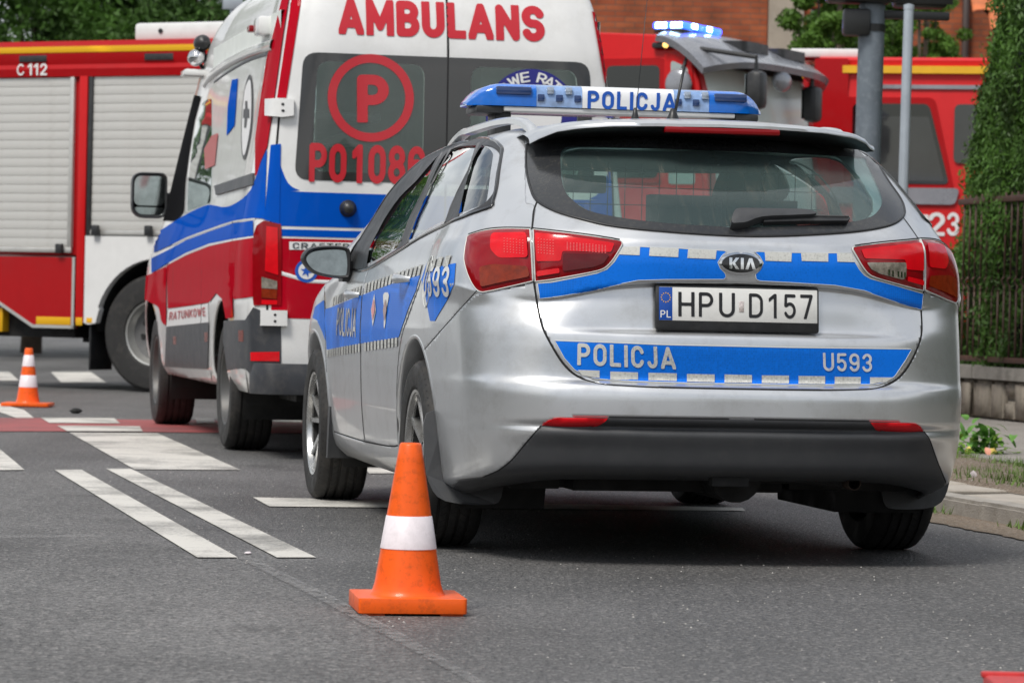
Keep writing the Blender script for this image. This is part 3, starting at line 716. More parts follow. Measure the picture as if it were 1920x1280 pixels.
def cut(V, F, s): (a, b) = clip(V, F, s); return a, b
# glass openings
lw = [p for p in win_in if p[0] < 1360]
lw = sorted([p for p in lw], key=lambda p: math.atan2(p[1] - 350, p[0] - 1360))
cxl = lambda y: 1357 + (y - 280) * .17
halfwin = [(1480, 276)] + [(1189, 279), (1085, 277), (1055, 283), (1051.7, 316.7), (1058, 356), (1076.7, 379), (1106, 397), (1168, 410), (1251.7, 420), (1335, 425), (1480, 425)]
s = np.where((V[:, 1] < -.15) & (V[:, 2] > .95), sdf(halfwin, pxof(V)), -50.); _, (V, F) = cut(V, F, s)
def yz(pts):
    o_ = []
    for q in pts:
        for k in range(16):
            h = PC.cast(q[0] + k * 1.5, q[1] + k * 1.0)[0]
            if h is not None and h[0] < -.5: o_.append((h[1], h[2])); break
    return np.array(o_)
_yz = smoothpoly(yz(dlo), 4)
s = np.where((np.abs(V[:, 0]) > .5) & (V[:, 2] > .88), sdf(_yz, V[:, 1:3]) - .022, -50.); _, (V, F) = cut(V, F, s)
zz = V[:, 2]; s = np.minimum(np.minimum(zz - 1.045, 1.372 - zz), (.76 - .52 * (zz - 1.0)) - np.abs(V[:, 0])); s = np.where(V[:, 1] > 1.2, s, -1); _, (V, F) = cut(V, F, s)
# wheel arches
for wy, r_ in ((0.0, .388), (2.65, .380)):
    s = np.where(np.abs(V[:, 0]) > .55, r_ - np.hypot((V[:, 1] - wy) * .97, V[:, 2] - .318), -1); _, (V, F) = cut(V, F, s)
# panels
seam_tail = [(1001, 395), (999, 415), (997.5, 430), (1001, 528), (1004, 548), (1009, 580), (1017, 612), (1033, 645), (1055, 680), (1078, 702), (1108, 715), (1150, 721.5), (1250, 726), (1390, 729)]
tail_poly = [(1700, 200), (985, 200), (985, 380), (1004, 385)] + seam_tail[1:] + [(1700, 729)]
px = pxof(V); s = np.where((V[:, 1] < -.2) & (V[:, 2] > .5), sdf(tail_poly, px), -50.)
(TV, TF), (V, F) = cut(V, F, s)
def panel(name, VV, FF, mat, inner=True, parent=CE):
    o = obj(name, VV, FF, mats=[mat, M['interior']], parent=parent)
    if inner:
        md = o.modifiers.new('thickness', 'SOLIDIFY'); md.thickness = .012; md.offset = -1; md.material_offset = 1; md.material_offset_rim = 0
    return o
gate = panel('tailgate', TV, TF, M['silver'])
# rear bumper: grey lower apron and painted upper
px = pxof(V); apron = [(1750, 782), (1367, 784), (1142, 781.5), (1060, 781.5), (1035, 785), (1015, 797.7), (988, 827.5), (961, 860), (934, 881.7), (902, 895), (860, 900), (840, 930), (1000, 1100), (1750, 1100)]
s = np.where(V[:, 1] < -.3, sdf(apron, px), -50.); (AV, AF), (V, F) = cut(V, F, s)
px = pxof(V); bump = [(1750, 600), (1004, 500), (1000, 530), (903, 547), (885, 556), (795, 655), (780, 700), (760, 1100), (1750, 1100)]
s = np.where((V[:, 1] < -.05) & (V[:, 2] < .95), sdf(bump, px), -50.); (BV, BF), (V, F) = cut(V, F, s)
bumper = panel('rear_bumper', BV, BF, M['silver']); apron_o = panel('bumper_apron', AV, AF, M['bumper_black'], parent=bumper)
# doors (both sides) by their outline in the side view
def side_split(V, F, poly, sidex):
    s = np.where(V[:, 0] * sidex > .45, sdf(poly, V[:, 1:3]), -1); return clip(V, F, s)
rear_door = smoothpoly([(1.24, .30), (.50, .315), (.40, .36), (.37, .55), (.27, .70), (.10, .80), (-.05, .90), (-.08, 1.0), (.20, 1.45), (1.25, 1.45)], 4, sharp=(0, 8, 9))
front_door = smoothpoly([(2.20, .30), (1.245, .30), (1.255, 1.45), (1.5, 1.5), (2.4, 1.2), (2.36, .80), (2.30, .45)], 4, sharp=(0, 1, 2, 3))
doors = {}
for sx in (-1, 1):
    for nm, poly in (('rear_door', rear_door), ('front_door', front_door)):
        (DV, DF), (V, F) = side_split(V, F, poly, sx)
        d = panel(nm, DV, DF, M['silver']); doors[(nm, sx)] = d
        if sx < 0: d['label'] = 'left ' + nm.replace('_', ' ') + ' with blue reflective band'
body = panel('body_shell', V, F, M['silver'])

# seams
def seam(pts, w_=.006, mode='px', par=None, name='panel_gap', **k): return PC.strip(name, pts, w_, M['seam'], par or body, mode, **k)
seam(smoothpoly([(1007, 378), (1001, 395), (999, 415), (997.5, 430)], 4, False), .007, mirror=True, par=gate)
seam(smoothpoly(seam_tail[3:], 4, False), .007, mirror=True, par=gate)
seam([(894, 545), (860, 582), (828, 618), (795, 656)], .004, mirror=True)
seam(smoothpoly([(1015, 797), (988, 827.5), (961, 860), (934, 881.7), (905, 894)], 3, False), .004, mirror=True, par=bumper)
seam([(1142, 781.5), (1260, 783.5), (1367, 785)], .004, mirror=True, par=bumper)
for sx in (-1, 1):
    for poly, nm in ((rear_door, 'rear_door'), (front_door, 'front_door')):
        pp = np.array([p for p in poly if p[1] < .93]); 
        k = int(np.argmax([np.linalg.norm(pp[i] - pp[i - 1]) for i in range(len(pp))])); pp = np.roll(pp, -k, 0)
        PC.strip('panel_gap', pp, .006, M['seam'], doors[(nm, sx)], 'side', sx)
# fuel flap on the left quarter
# rear screen: black edge band, glass, rubber
frit = PC.decal('edge_band', smoothpoly(win_out, 4, sharp=(0, 9)), M['frit'], gate, off=.0032, holes=[smoothpoly(win_in, 4)], step=7)
scr = PC.decal('rear_window', smoothpoly(win_in, 4), M['glass_rear'], gate, off=.0034, step=14)
PC.strip('window_seal', smoothpoly(win_out, 4, sharp=(0, 9)), .009, M['trim'], gate, off=.0055, closed=True)
# side glass
Ydlo = smoothpoly(yz(dlo), 4); Yp = [smoothpoly(yz(p), 3, sharp=sh) for p, sh in ((pane_q, (0, 7)), (pane_r, (0, 2, 6, 8)), (pane_f, (0, 7, 9)))]
for sx in (-1, 1):
    PC.decal('window_frame', Ydlo, M['trim'], body, 'side', sx, off=.003, step=.03, holes=Yp)
    for p in Yp: PC.decal('side_window', p, M['glass_side'], body, 'side', sx, off=-.004, step=.04)
M['frame_grey'] = P('satin frame', (.10, .10, .10), .35, .3)
for a in ([(845, 281), (805, 356), (781, 409), (763, 459)], [(829, 288), (800, 349), (772, 404), (754, 452)]):
    PC.strip('window_trim', a, .012, M['frame_grey'], body, off=.005, mirror=True)
PC.strip('window_trim', [(898, 270), (880, 319), (858, 362), (843, 400), (836, 418)], .016, M['frame_grey'], body, off=.005, mirror=True)
PC.strip('window_seal', smoothpoly(yz(dlo), 4), .012, M['gloss_black'], body, 'side', off=.006, closed=True, mirror=True)
# windscreen
wv, wf = clip(PC.loft.V, PC.loft.F, np.where(PC.loft.V[:, 1] > 1.1, np.minimum(np.minimum(PC.loft.V[:, 2] - 1.03, 1.385 - PC.loft.V[:, 2]), (.775 - .52 * (PC.loft.V[:, 2] - 1.0)) - np.abs(PC.loft.V[:, 0])), -1))[0]
wv = wv.copy(); wv[:, 1] -= .005; obj('windscreen', wv, wf, M['glass_front'], CE)

# tail lights
lo = smoothpoly([(880.6, 442), (911.6, 433.5), (946, 430.2), (994.5, 431), (997, 468.7), (1000, 527), (980, 532), (946, 540), (920, 546), (903, 547.5), (891, 539), (879, 515), (872, 489), (873, 469), (876, 453)], 4, sharp=(3, 5))
li = smoothpoly([(1000.5, 431.5), (1066, 438.7), (1117.8, 445.5), (1159, 451.5), (1166.5, 456), (1164, 463.6), (1148.7, 487.6), (1135, 501.4), (1117.8, 508.3), (1074.8, 517), (1032, 524.6), (1004.5, 528)], 4, sharp=(0, 11))
tl, tr = PC.decal('tail_light', lo, M['red_lens'], body, off=.004, thick=.02, mirror=True, step=7, crown=(.010, 8))
gl_, gr_ = PC.decal('tail_light', li, M['red_lens'], gate, off=.004, thick=.02, mirror=True, step=7, crown=(.008, 8))
E1 = .0155; E2 = .0135
PC.decal('brake_lens', roundpoly([(925, 442), (991, 441), (994, 484), (940, 486), (924, 470)], 8), M['bright_lens'], tl, off=E1, step=7, mirror=True)
PC.decal('indicator_lens', roundpoly([(904, 502), (930, 497), (993, 500), (997, 519), (945, 530), (906, 540)], 6), M['amber_lens'], tl, off=E1, step=7, mirror=True)
PC.decal('brake_lens', roundpoly([(1006, 441), (1060, 446), (1110, 452), (1152, 458), (1146, 474), (1056, 472), (1053, 490), (1009, 491)], 4), M['bright_lens'], gl_, off=E2, step=7, mirror=True)
PC.decal('fog_lens', roundpoly([(1057, 475), (1143, 478), (1132, 494), (1112, 501), (1056, 509)], 5), M['dark_lens'], gl_, off=E2, step=7)
PC.decal('rear_lens', roundpoly([(1009, 509), (1050, 503), (1051, 512), (1009, 519)], 3), M['bright_lens'], gl_, off=E2, step=7, mirror=True)
PC.decal('reverse_lens', roundpoly([(1621, 493), (1695, 493), (1694, 521), (1688, 525), (1645, 513), (1630, 505)], 4), M['clear_lens'], gr_, off=E2, step=7)
for k, (x0, y0) in enumerate(((1661, 506), (1668, 508), (1678, 509), (1684, 510), (1690, 511))):
    PC.decal('reverse_lens_rib', [(x0, y0), (x0 + 3, y0), (x0 + 3, y0 + 11), (x0, y0 + 10)], M['chrome'], gr_, off=E2 + .001, step=5)
PC.strip('light_rim', lo, .005, M['film_edge'], tl, off=.006, closed=True, mirror=True)
PC.strip('light_rim', li, .005, M['film_edge'], gl_, off=.006, closed=True, mirror=True)
for pp, par in (([(880.6, 441), (911.6, 432), (946, 428.7), (996, 429.5)], body), ([(1000, 430), (1066, 437.2), (1117.8, 444), (1162, 450.5)], gate)):
    seam(smoothpoly(pp, 4, False), .007, par=par, mirror=True, off=.007)
# dotted reflector facets inside the red lenses
for par, x0, x1, y0, y1, nx in ((tl, 948, 988, 448, 476, 7), (gl_, 1010, 1042, 448, 477, 6), (gl_, 1062, 1138, 455, 470, 13)):
    bmf = [];
    VV, FF = [], []
    for i in range(nx):
        for j in range(6):
            fx = x0 + (x1 - x0) * (i + .5) / nx; fy = y0 + (y1 - y0) * (j + .5) / 6 + (fx - x0) * .09
            p, n = PC.cast(fx, fy)
            if p is None: continue
            t = np.cross(n, [0, 0, 1.]); t /= np.linalg.norm(t); u = np.cross(t, n); p = p + n * (.0162 if par is tl else .0142); b = len(VV)
            VV += [p - t * .0022 - u * .0014, p + t * .0022 - u * .0014, p + t * .0022 + u * .0014, p - t * .0022 + u * .0014]; FF.append((b, b + 1, b + 2, b + 3))
    if 'facet' not in M: M['facet'] = P('lens facet', (.85, .10, .10), .15, coat=.5)
    obj('lens_facet', VV, FF, M['facet'], par, smooth=False, kind='stuff')

# blue bands of the tailgate
ub_l = [(1012.5, 559.5), (1008.5, 531.5), (1035, 529.5), (1076, 521.5), (1119.5, 512.5), (1138, 505), (1152, 491), (1169, 464), (1200.7, 463), (1218, 464), (1272.5, 466), (1289.5, 467.3), (1343, 469.5), (1358, 470.4), (1361.5, 473), (1353, 480), (1345.5, 492),
        (1350, 503), (1359, 512), (1361, 519), (1356.5, 523.5), (1251, 524), (1196.7, 525.6), (1156, 533.8), (1102, 546), (1047.7, 555.4)]
ub_r = [(1415, 473), (1420, 472), (1484, 474), (1552, 475), (1596.5, 474.5), (1602.5, 492), (1611, 506), (1620, 516), (1631, 522.5), (1680, 536), (1730, 551), (1727, 581), (1670, 562.5), (1620, 545), (1565, 535), (1480, 529.5), (1424, 526.5), (1417.5, 523), (1416, 514), (1425, 506), (1431, 493), (1424, 481)]
for p in (ub_l, ub_r): PC.decal('reflective_band', p, M['blue_film'], gate, off=.0032, step=5); PC.strip('band_edge', p, .0035, M['film_edge'], gate, off=.0037, closed=True)
blocks = [[(1170, 463.5), (1200, 463.5), (1199, 479), (1160, 477.5)], [(1218, 464.5), (1272, 466.5), (1271, 482.5), (1216.5, 480)], [(1289.5, 467.8), (1343, 470), (1341, 486), (1288, 484)],
          [(1433, 473), (1484, 474.5), (1483, 491), (1434.5, 489)], [(1501, 475), (1552, 475.5), (1552, 491), (1502.5, 489.5)], [(1568, 475.5), (1596.5, 475.5), (1601.5, 492), (1569, 491)]]
lb = [(1040, 638.5), (1250, 646.5), (1480, 651.5), (1709, 654.5), (1697.5, 675), (1677.5, 705), (1660, 717.5), (1640, 721.5), (1480, 722), (1305, 719), (1169.6, 714.7), (1112, 709.8), (1077.5, 693.6), (1058.5, 672)]
PC.decal('reflective_band', lb, M['blue_film'], gate, off=.0025, step=5); PC.strip('band_edge', lb, .004, M['film_edge'], gate, off=.003, closed=True)
for x0, x1, t0, t1, b0, b1 in ((375, 450, 172, 174, 190, 202), (487, 583, 177, 180, 206, 210), (619, 717, 181, 183, 212, 215), (752, 848, 185, 187, 217, 219), (882, 977, 187, 189, 220, 221.5), (1011, 1105, 190, 191, 222, 223), (1138, 1230, 192, 193, 224, 224.5), (1263, 1353, 195, 196, 225, 224.5), (1385, 1464, 197, 198, 224, 214)):
    q = [(880 + a / 1.846, 600 + b / 1.846) for a, b in ((x0, t0), (x1, t1), (x1 - (0 if x1 < 1400 else 22), b1), (x0 + (0 if x0 > 400 else 14), b0))]
    blocks.append(q)
for q in blocks: PC.decal('reflective_block', q, M['grey_film'], gate, off=.0048, step=5)
PC.text('lettering', 'POLICJA', [(1083, 643), (1265, 651), (1267, 692), (1082, 684)], M['grey_film'], gate, off=.0045, bold=.045)
M['worn'] = P('worn white film', (.72, .72, .72), .35, dirt=((.03, .16, .55), .9, 55))
PC.text('call_sign', 'U593', [(1542, 661), (1634, 663), (1634, 697), (1543, 695)], M['worn'], gate, off=.0045, bold=.02)
# badge
def ell(cx, cy, rx, ry, rot=0, n=40): return [(cx + rx * math.cos(t) * math.cos(rot) - ry * math.sin(t) * math.sin(rot), cy + rx * math.cos(t) * math.sin(rot) + ry * math.sin(t) * math.cos(rot)) for t in np.linspace(0, 2 * math.pi, n, endpoint=False)]
bd = PC.decal('badge', ell(1388, 494, 40.5, 21, .02), M['chrome'], gate, off=.006, thick=.006, step=9, crown=(.002, 3))
PC.decal('badge_field', ell(1388, 494, 35.5, 17, .02), M['gloss_black'], bd, off=.0085, step=9)
for q in ([(1366, 483.5), (1371.5, 483.7), (1371.5, 504.3), (1366, 504)], [(1371, 493), (1378, 484), (1384.5, 484.2), (1376.5, 493.5), (1385, 504.8), (1378.5, 504.6)], [(1387.5, 484.3), (1393, 484.5), (1393, 505), (1387.5, 504.8)],
          [(1396, 505), (1403, 484.8), (1409, 485), (1416, 505.8), (1410, 505.6), (1406, 492), (1401.5, 505.3)]):
    PC.decal('badge_letter', q, M['chrome'], bd, off=.0105, step=5)
# number plate
pe = None
def pl(x0, x1, z0, z1, y): return x0, x1, y, z0, z1
tilt = .10
def platebox(name, x0, x1, z0, z1, d0, d1, mat, par, r=.003):
    o = rbox(name, x0, x1, -d1, -d0, z0 - .83, z1 - .83, mat, None, r)
    if par is gate: o.location = (0, -.926, .83); o.rotation_euler = (-tilt, 0, 0)
    o.parent = par; return o
npl = platebox('number_plate', -.272, .266, .752, .898, 0, .018, M['trim'], gate, .008); npl['label'] = 'white number plate reading HPU D157 in a black holder'
platebox('plate_sheet', -.260, .259, .783, .890, .012, .0195, M['white_plate'], npl, .002)
platebox('plate_band', -.260, -.217, .784, .889, .015, .0202, M['plate_blue'], npl, .0005)
def ptext(name, t, x0, x1, z0, z1, mat, bold=0):
    o = flat_text(name, t, (x0, 0, z0 - .83), (1, 0, 0), (0, 0, 1), x1 - x0, z1 - z0, mat, None, bold, off=.0208)
    o.parent = npl; return o
for ch, x0, x1 in (('H', -.198, -.145), ('P', -.131, -.084), ('U', -.065, -.013), ('D', .033, .079), ('1', .098, .124), ('5', .149, .187), ('7', .202, .243)):
    ptext('plate_character', ch, x0, x1, .797, .875, M['ink'], .0)
ptext('country_code', 'PL', -.256, -.222, .792, .815, M['white_plate'], .01)
bm = bmesh.new()
for k in range(12):
    a = 2 * math.pi * k / 12; c = (-.2385 + .0145 * math.cos(a), .856 + .0145 * math.sin(a))
    vs = [bm.verts.new((c[0] + .0022 * math.cos(t), -.0209, c[1] - .83 + .0022 * math.sin(t))) for t in np.linspace(0, 2 * math.pi, 6, endpoint=False)]; bm.faces.new(vs)
st = objbm('star_ring', bm, M['yellow']); st.parent = npl
hs = rbox('hologram_sticker', .001, .016, -.0212, -.0205, -.015, .019, P('hologram', (.75, .66, .62), .25, .5, var=.3, vscale=90), None, .0002); hs.parent = npl
# bumper reflectors
PC.decal('bumper_reflector', smoothpoly([(1017, 797.5), (1028, 789), (1046, 783.5), (1090, 783), (1140, 784), (1130, 792), (1112, 799), (1060, 800)], 4, sharp=(0, 4)), M['bright_lens'], bumper, off=.003, thick=.01, mirror=True, step=6, crown=(.003, 4))

# roof spoiler
te = np.array([(989, 272), (1012, 260), (1043, 247.5), (1085, 241), (1147.5, 237), (1231, 236.8), (1355, 238.8), (1445, 242.5), (1545, 250), (1602.5, 260), (1627.5, 272.5), (1634, 284)], float)
xs = np.linspace(-.59, .59, 49); SVv = []
def te_y(pxv): return np.interp(pxv, te[:, 0], te[:, 1])
for x in xs:
    q = abs(x) / .59; yt = -.70 + .265 * q ** 3.2; z = 1.40
    for it in range(12):
        u, v = PC.locpx((x, yt, z)); z += (v - te_y(u)) / 585.
    h = PC.loft.bvh.ray_cast(Vector((x, -.18 - .02 * q, 2.5)), Vector((0, 0, -1))); zr = h[0].z if h[0] else 1.4
    hb = PC.loft.bvh.ray_cast(Vector((x, -2, z - .028)), Vector((0, 1, 0))); yb = hb[0].y if hb[0] else -.55
    ya = -.18 - .02 * q; kq = 1 - q ** 10; yb = yt + (yb - yt) * (.1 + .9 * kq)
    ring = [(x, ya, zr + .001)]
    for t in (.3, .6, .85): ring.append((x, ya + (yt - ya) * t, (zr + .004) * (1 - t) + (z + .016) * t + .010 * math.sin(math.pi * t)))
    ring += [(x, yt + .012, z + .017), (x, yt, z + .009), (x, yt, z), (x, yt + .01, z - .006 * kq), (x, yt + (yb - yt) * .5, z - .014 * kq), (x, yb - .004, z - .024 * kq)]
    SVv += ring
nr = 10; F_ = [(i * nr + k, i * nr + k + 1, (i + 1) * nr + k + 1, (i + 1) * nr + k) for i in range(len(xs) - 1) for k in range(nr - 1)]
sp = obj('roof_spoiler', SVv, F_, parent=gate, mats=[M['silver'], M['trim']])
for i, p in enumerate(sp.data.polygons):
    if i % (nr - 1) >= 6: p.material_index = 1
sp.data.set_sharp_from_angle(angle=rad(55))
M['hbl'] = P('high brake lens', (.26, .003, .006), .2, coat=.2, spec=.3)
zc = SVv[24 * nr + 6][2]
hb_ = rbox('high_brake_light', -.195, .19, -.703, -.66, zc - .0225, zc - .002, M['hbl'], sp, .006)
# wiper
wa = PC.decal('rear_wiper', smoothpoly([(1368, 431), (1371, 414), (1378, 406.5), (1395, 405), (1450, 406), (1500, 407), (1520, 411), (1522, 416), (1480, 418), (1425, 421), (1398, 430), (1382, 432)], 3), M['bumper_black'], gate, off=.036, thick=.03, step=7, crown=(.006, 3))
PC.decal('wiper_blade', [(1430, 419), (1520, 413.5), (1587, 414.5), (1589.5, 419), (1585, 423), (1500, 423), (1430, 425)], M['trim'], wa, off=.022, thick=.016, step=7)
PC.strip('blade_spine', [(1522, 414.5), (1586, 416)], .006, M['frame_grey'], wa, off=.026)

# light bar
def lp(px_, py_): return PC.plane(px_, py_, (0, .86, 0), (0, 1, 0))
zb = lp(1180, 214)[2]; zt = lp(1180, 164)[2]
bar = empty('light_bar'); bar.parent = CE
M['lb_blue'] = P('blue dome', (.004, .19, .80), .12, coat=.4, trans=.3, var=.25, vscale=9, spec=.3); M['lb_clear'] = P('clear dome', (.24, .38, .66), .08, coat=1.0, var=.3, vscale=24)
M['lb_white'] = P('sign white', (.82, .83, .84), .25, coat=.6)
M['lb_refl'] = P('dome reflector', (.45, .52, .62), .2, .5, coat=.3); M['lb_dark'] = P('dome inner', (.02, .05, .16), .2, coat=.5)
xa = [lp(x, 190)[0] for x in (880, 1006, 1092, 1264, 1330, 1434)]; cxm = (xa[0] + xa[5]) / 2; hwid = (xa[5] - xa[0]) / 2
def barseg(name, x0, x1, z0, z1, mat, end=0, par=bar, yh=.125, pr=0.0):
    """half-round dome segment; end=-1/1 tapers the outer end"""
    n = 8; xs_ = np.linspace(x0, x1, 13 if end else 3); VV, FF = [], []; prof = [(-1, 0), (-1.0, .35), (-.97, .72), (-.88, .92), (-.72, 1.0), (.72, 1.0), (.88, .92), (.97, .72), (1, .35), (1, 0)]
    for x in xs_:
        t = 0 if not end else max(0, ((x - x0) / (x1 - x0) if end > 0 else (x1 - x) / (x1 - x0)))
        k = (1 - max(0, (t - .45) / .55) ** 2.6) if end else 1
        for a, b in prof:
            VV.append((x, .985 + a * (yh + pr) * (.55 + .45 * k), z0 + b * (z1 - z0) * (.18 + .82 * k)))
    m = len(prof)
    for i in range(len(xs_) - 1):
        for j in range(m - 1): FF.append((i * m + j, i * m + j + 1, (i + 1) * m + j + 1, (i + 1) * m + j))
        FF.append((i * m + m - 1, i * m, (i + 1) * m, (i + 1) * m + m - 1))
    FF.append(tuple(range(m))[::-1]); FF.append(tuple((len(xs_) - 1) * m + j for j in range(m)))
    o = obj(name, VV, FF, mat, par); o.data.set_sharp_from_angle(angle=rad(40)); return o
zl = zb + .016
barseg('blue_dome', xa[0], xa[1], zl, zt, M['lb_blue'], -1); barseg('blue_dome', xa[4], xa[5], zl, zt, M['lb_blue'], 1)
for x0, x1 in ((xa[1], xa[2]), (xa[3], xa[4])): barseg('clear_dome', x0 + .0005, x1 - .0005, zl, zt, M['lb_clear'], 0, pr=-.001)
sign = barseg('sign_panel', xa[2], xa[3], zl, zt, M['lb_white'], 0, pr=.002)
# reflector blocks inside the domes
for x0, x1 in ((xa[0] + .10, xa[1] - .02), (xa[4] + .02, xa[5] - .07)): rbox('reflector_block', x0, x1, .8525, .90, zl + .042, zt - .012, M['lb_dark'], bar, .004)
for x0, x1, n_ in ((xa[1], xa[2], 5), (xa[3], xa[4], 4)):
    for k in range(n_):
        w_ = (x1 - x0) / n_; rbox('reflector_block', x0 + w_ * k + w_ * .12, x0 + w_ * (k + .85), .854, .88, zl + .02 + (k % 2) * .028, zl + .046 + (k % 2) * .028, M['lb_refl'] if k % 2 else M['lb_dark'], bar, .003)
rbox('bar_base', xa[0] + .13, xa[5] - .11, .865, 1.10, zb - .004, zl - .001, M['white'], bar, .006)
for x0, x1 in ((xa[0] + .03, xa[0] + .129), (xa[5] - .109, xa[5] - .02)): rbox('bar_end_foot', x0, x1, .87, 1.10, zb - .012, zl - .001, M['trim'], bar, .006)
for x0 in (-.46, .40): rbox('bar_bracket', x0, x0 + .06, .90, 1.06, zb - .10, zb - .004, M['trim'], bar, .006)
flat_text('sign_lettering', 'POLICJA', (*(lp(1101, 204)[0],), .8575, lp(1101, 204)[2]), (1, 0, 0), (0, 0, 1), lp(1267, 210)[0] - lp(1101, 204)[0], lp(1101, 170)[2] - lp(1101, 204)[2], M['letter_blue'], sign, .05, off=.0008)
# antennas
def roofz(x, y): h = PC.loft.bvh.ray_cast(Vector((x, y, 3)), Vector((0, 0, -1))); return h[0].z
def ant(name, pb, pt, r0, r1, base):
    b = PC.plane(*pb, (0, -.12, 0), (0, 1, 0)); t = PC.plane(*pt, (0, -.10, 0), (0, 1, 0)); zr = roofz(b.x, -.12)
    b = Vector((b.x, -.12, zr)); o = objbm(name, tube([b, b + (t - b) * .5, t], [r0, (r0 + r1) / 2, r1], 8), M['trim'], CE, smooth=True)
    objbm('antenna_base', lathe([(base, -.004), (base * .95, .012), (base * .6, .03), (base * .35, .05), (0, .052)], 16, 'z', Matrix.Translation(b)), M['trim'], o, smooth=True)
ant('antenna', (1262, 208), (1283, 127), .0055, .0048, .026); ant('antenna', (1191, 210), (1214, -6), .0016, .0010, .016)
# roof rails
for sx in (-1, 1):
    pts = []
    for t in np.linspace(0, 1, 22):
        y = -.30 + t * 1.72; x = .555 - .03 * (2 * t - 1) ** 2 + .012; z = roofz(sx * x, y); lift = .036 * min(1, (math.sin(math.pi * t)) ** .38 * 1.05)
        pts.append((sx * x, y, z + lift))
    bm = bmesh.new(); rings = []
    for p in pts:
        rings.append([bm.verts.new((p[0] + a * .019, p[1], p[2] + b * .013)) for a, b in ((-1, -.8), (-1, .5), (-.6, 1), (.6, 1), (1, .5), (1, -.8))])
    for a, b in zip(rings, rings[1:]):
        for k in range(6): bm.faces.new((a[k], a[(k + 1) % 6], b[(k + 1) % 6], b[k]))
    bm.faces.new(rings[0]); bm.faces.new(rings[-1][::-1]); bmesh.ops.recalc_face_normals(bm, faces=bm.faces[:])
    objbm('roof_rail', bm, M['silver'], CE, angle=45)

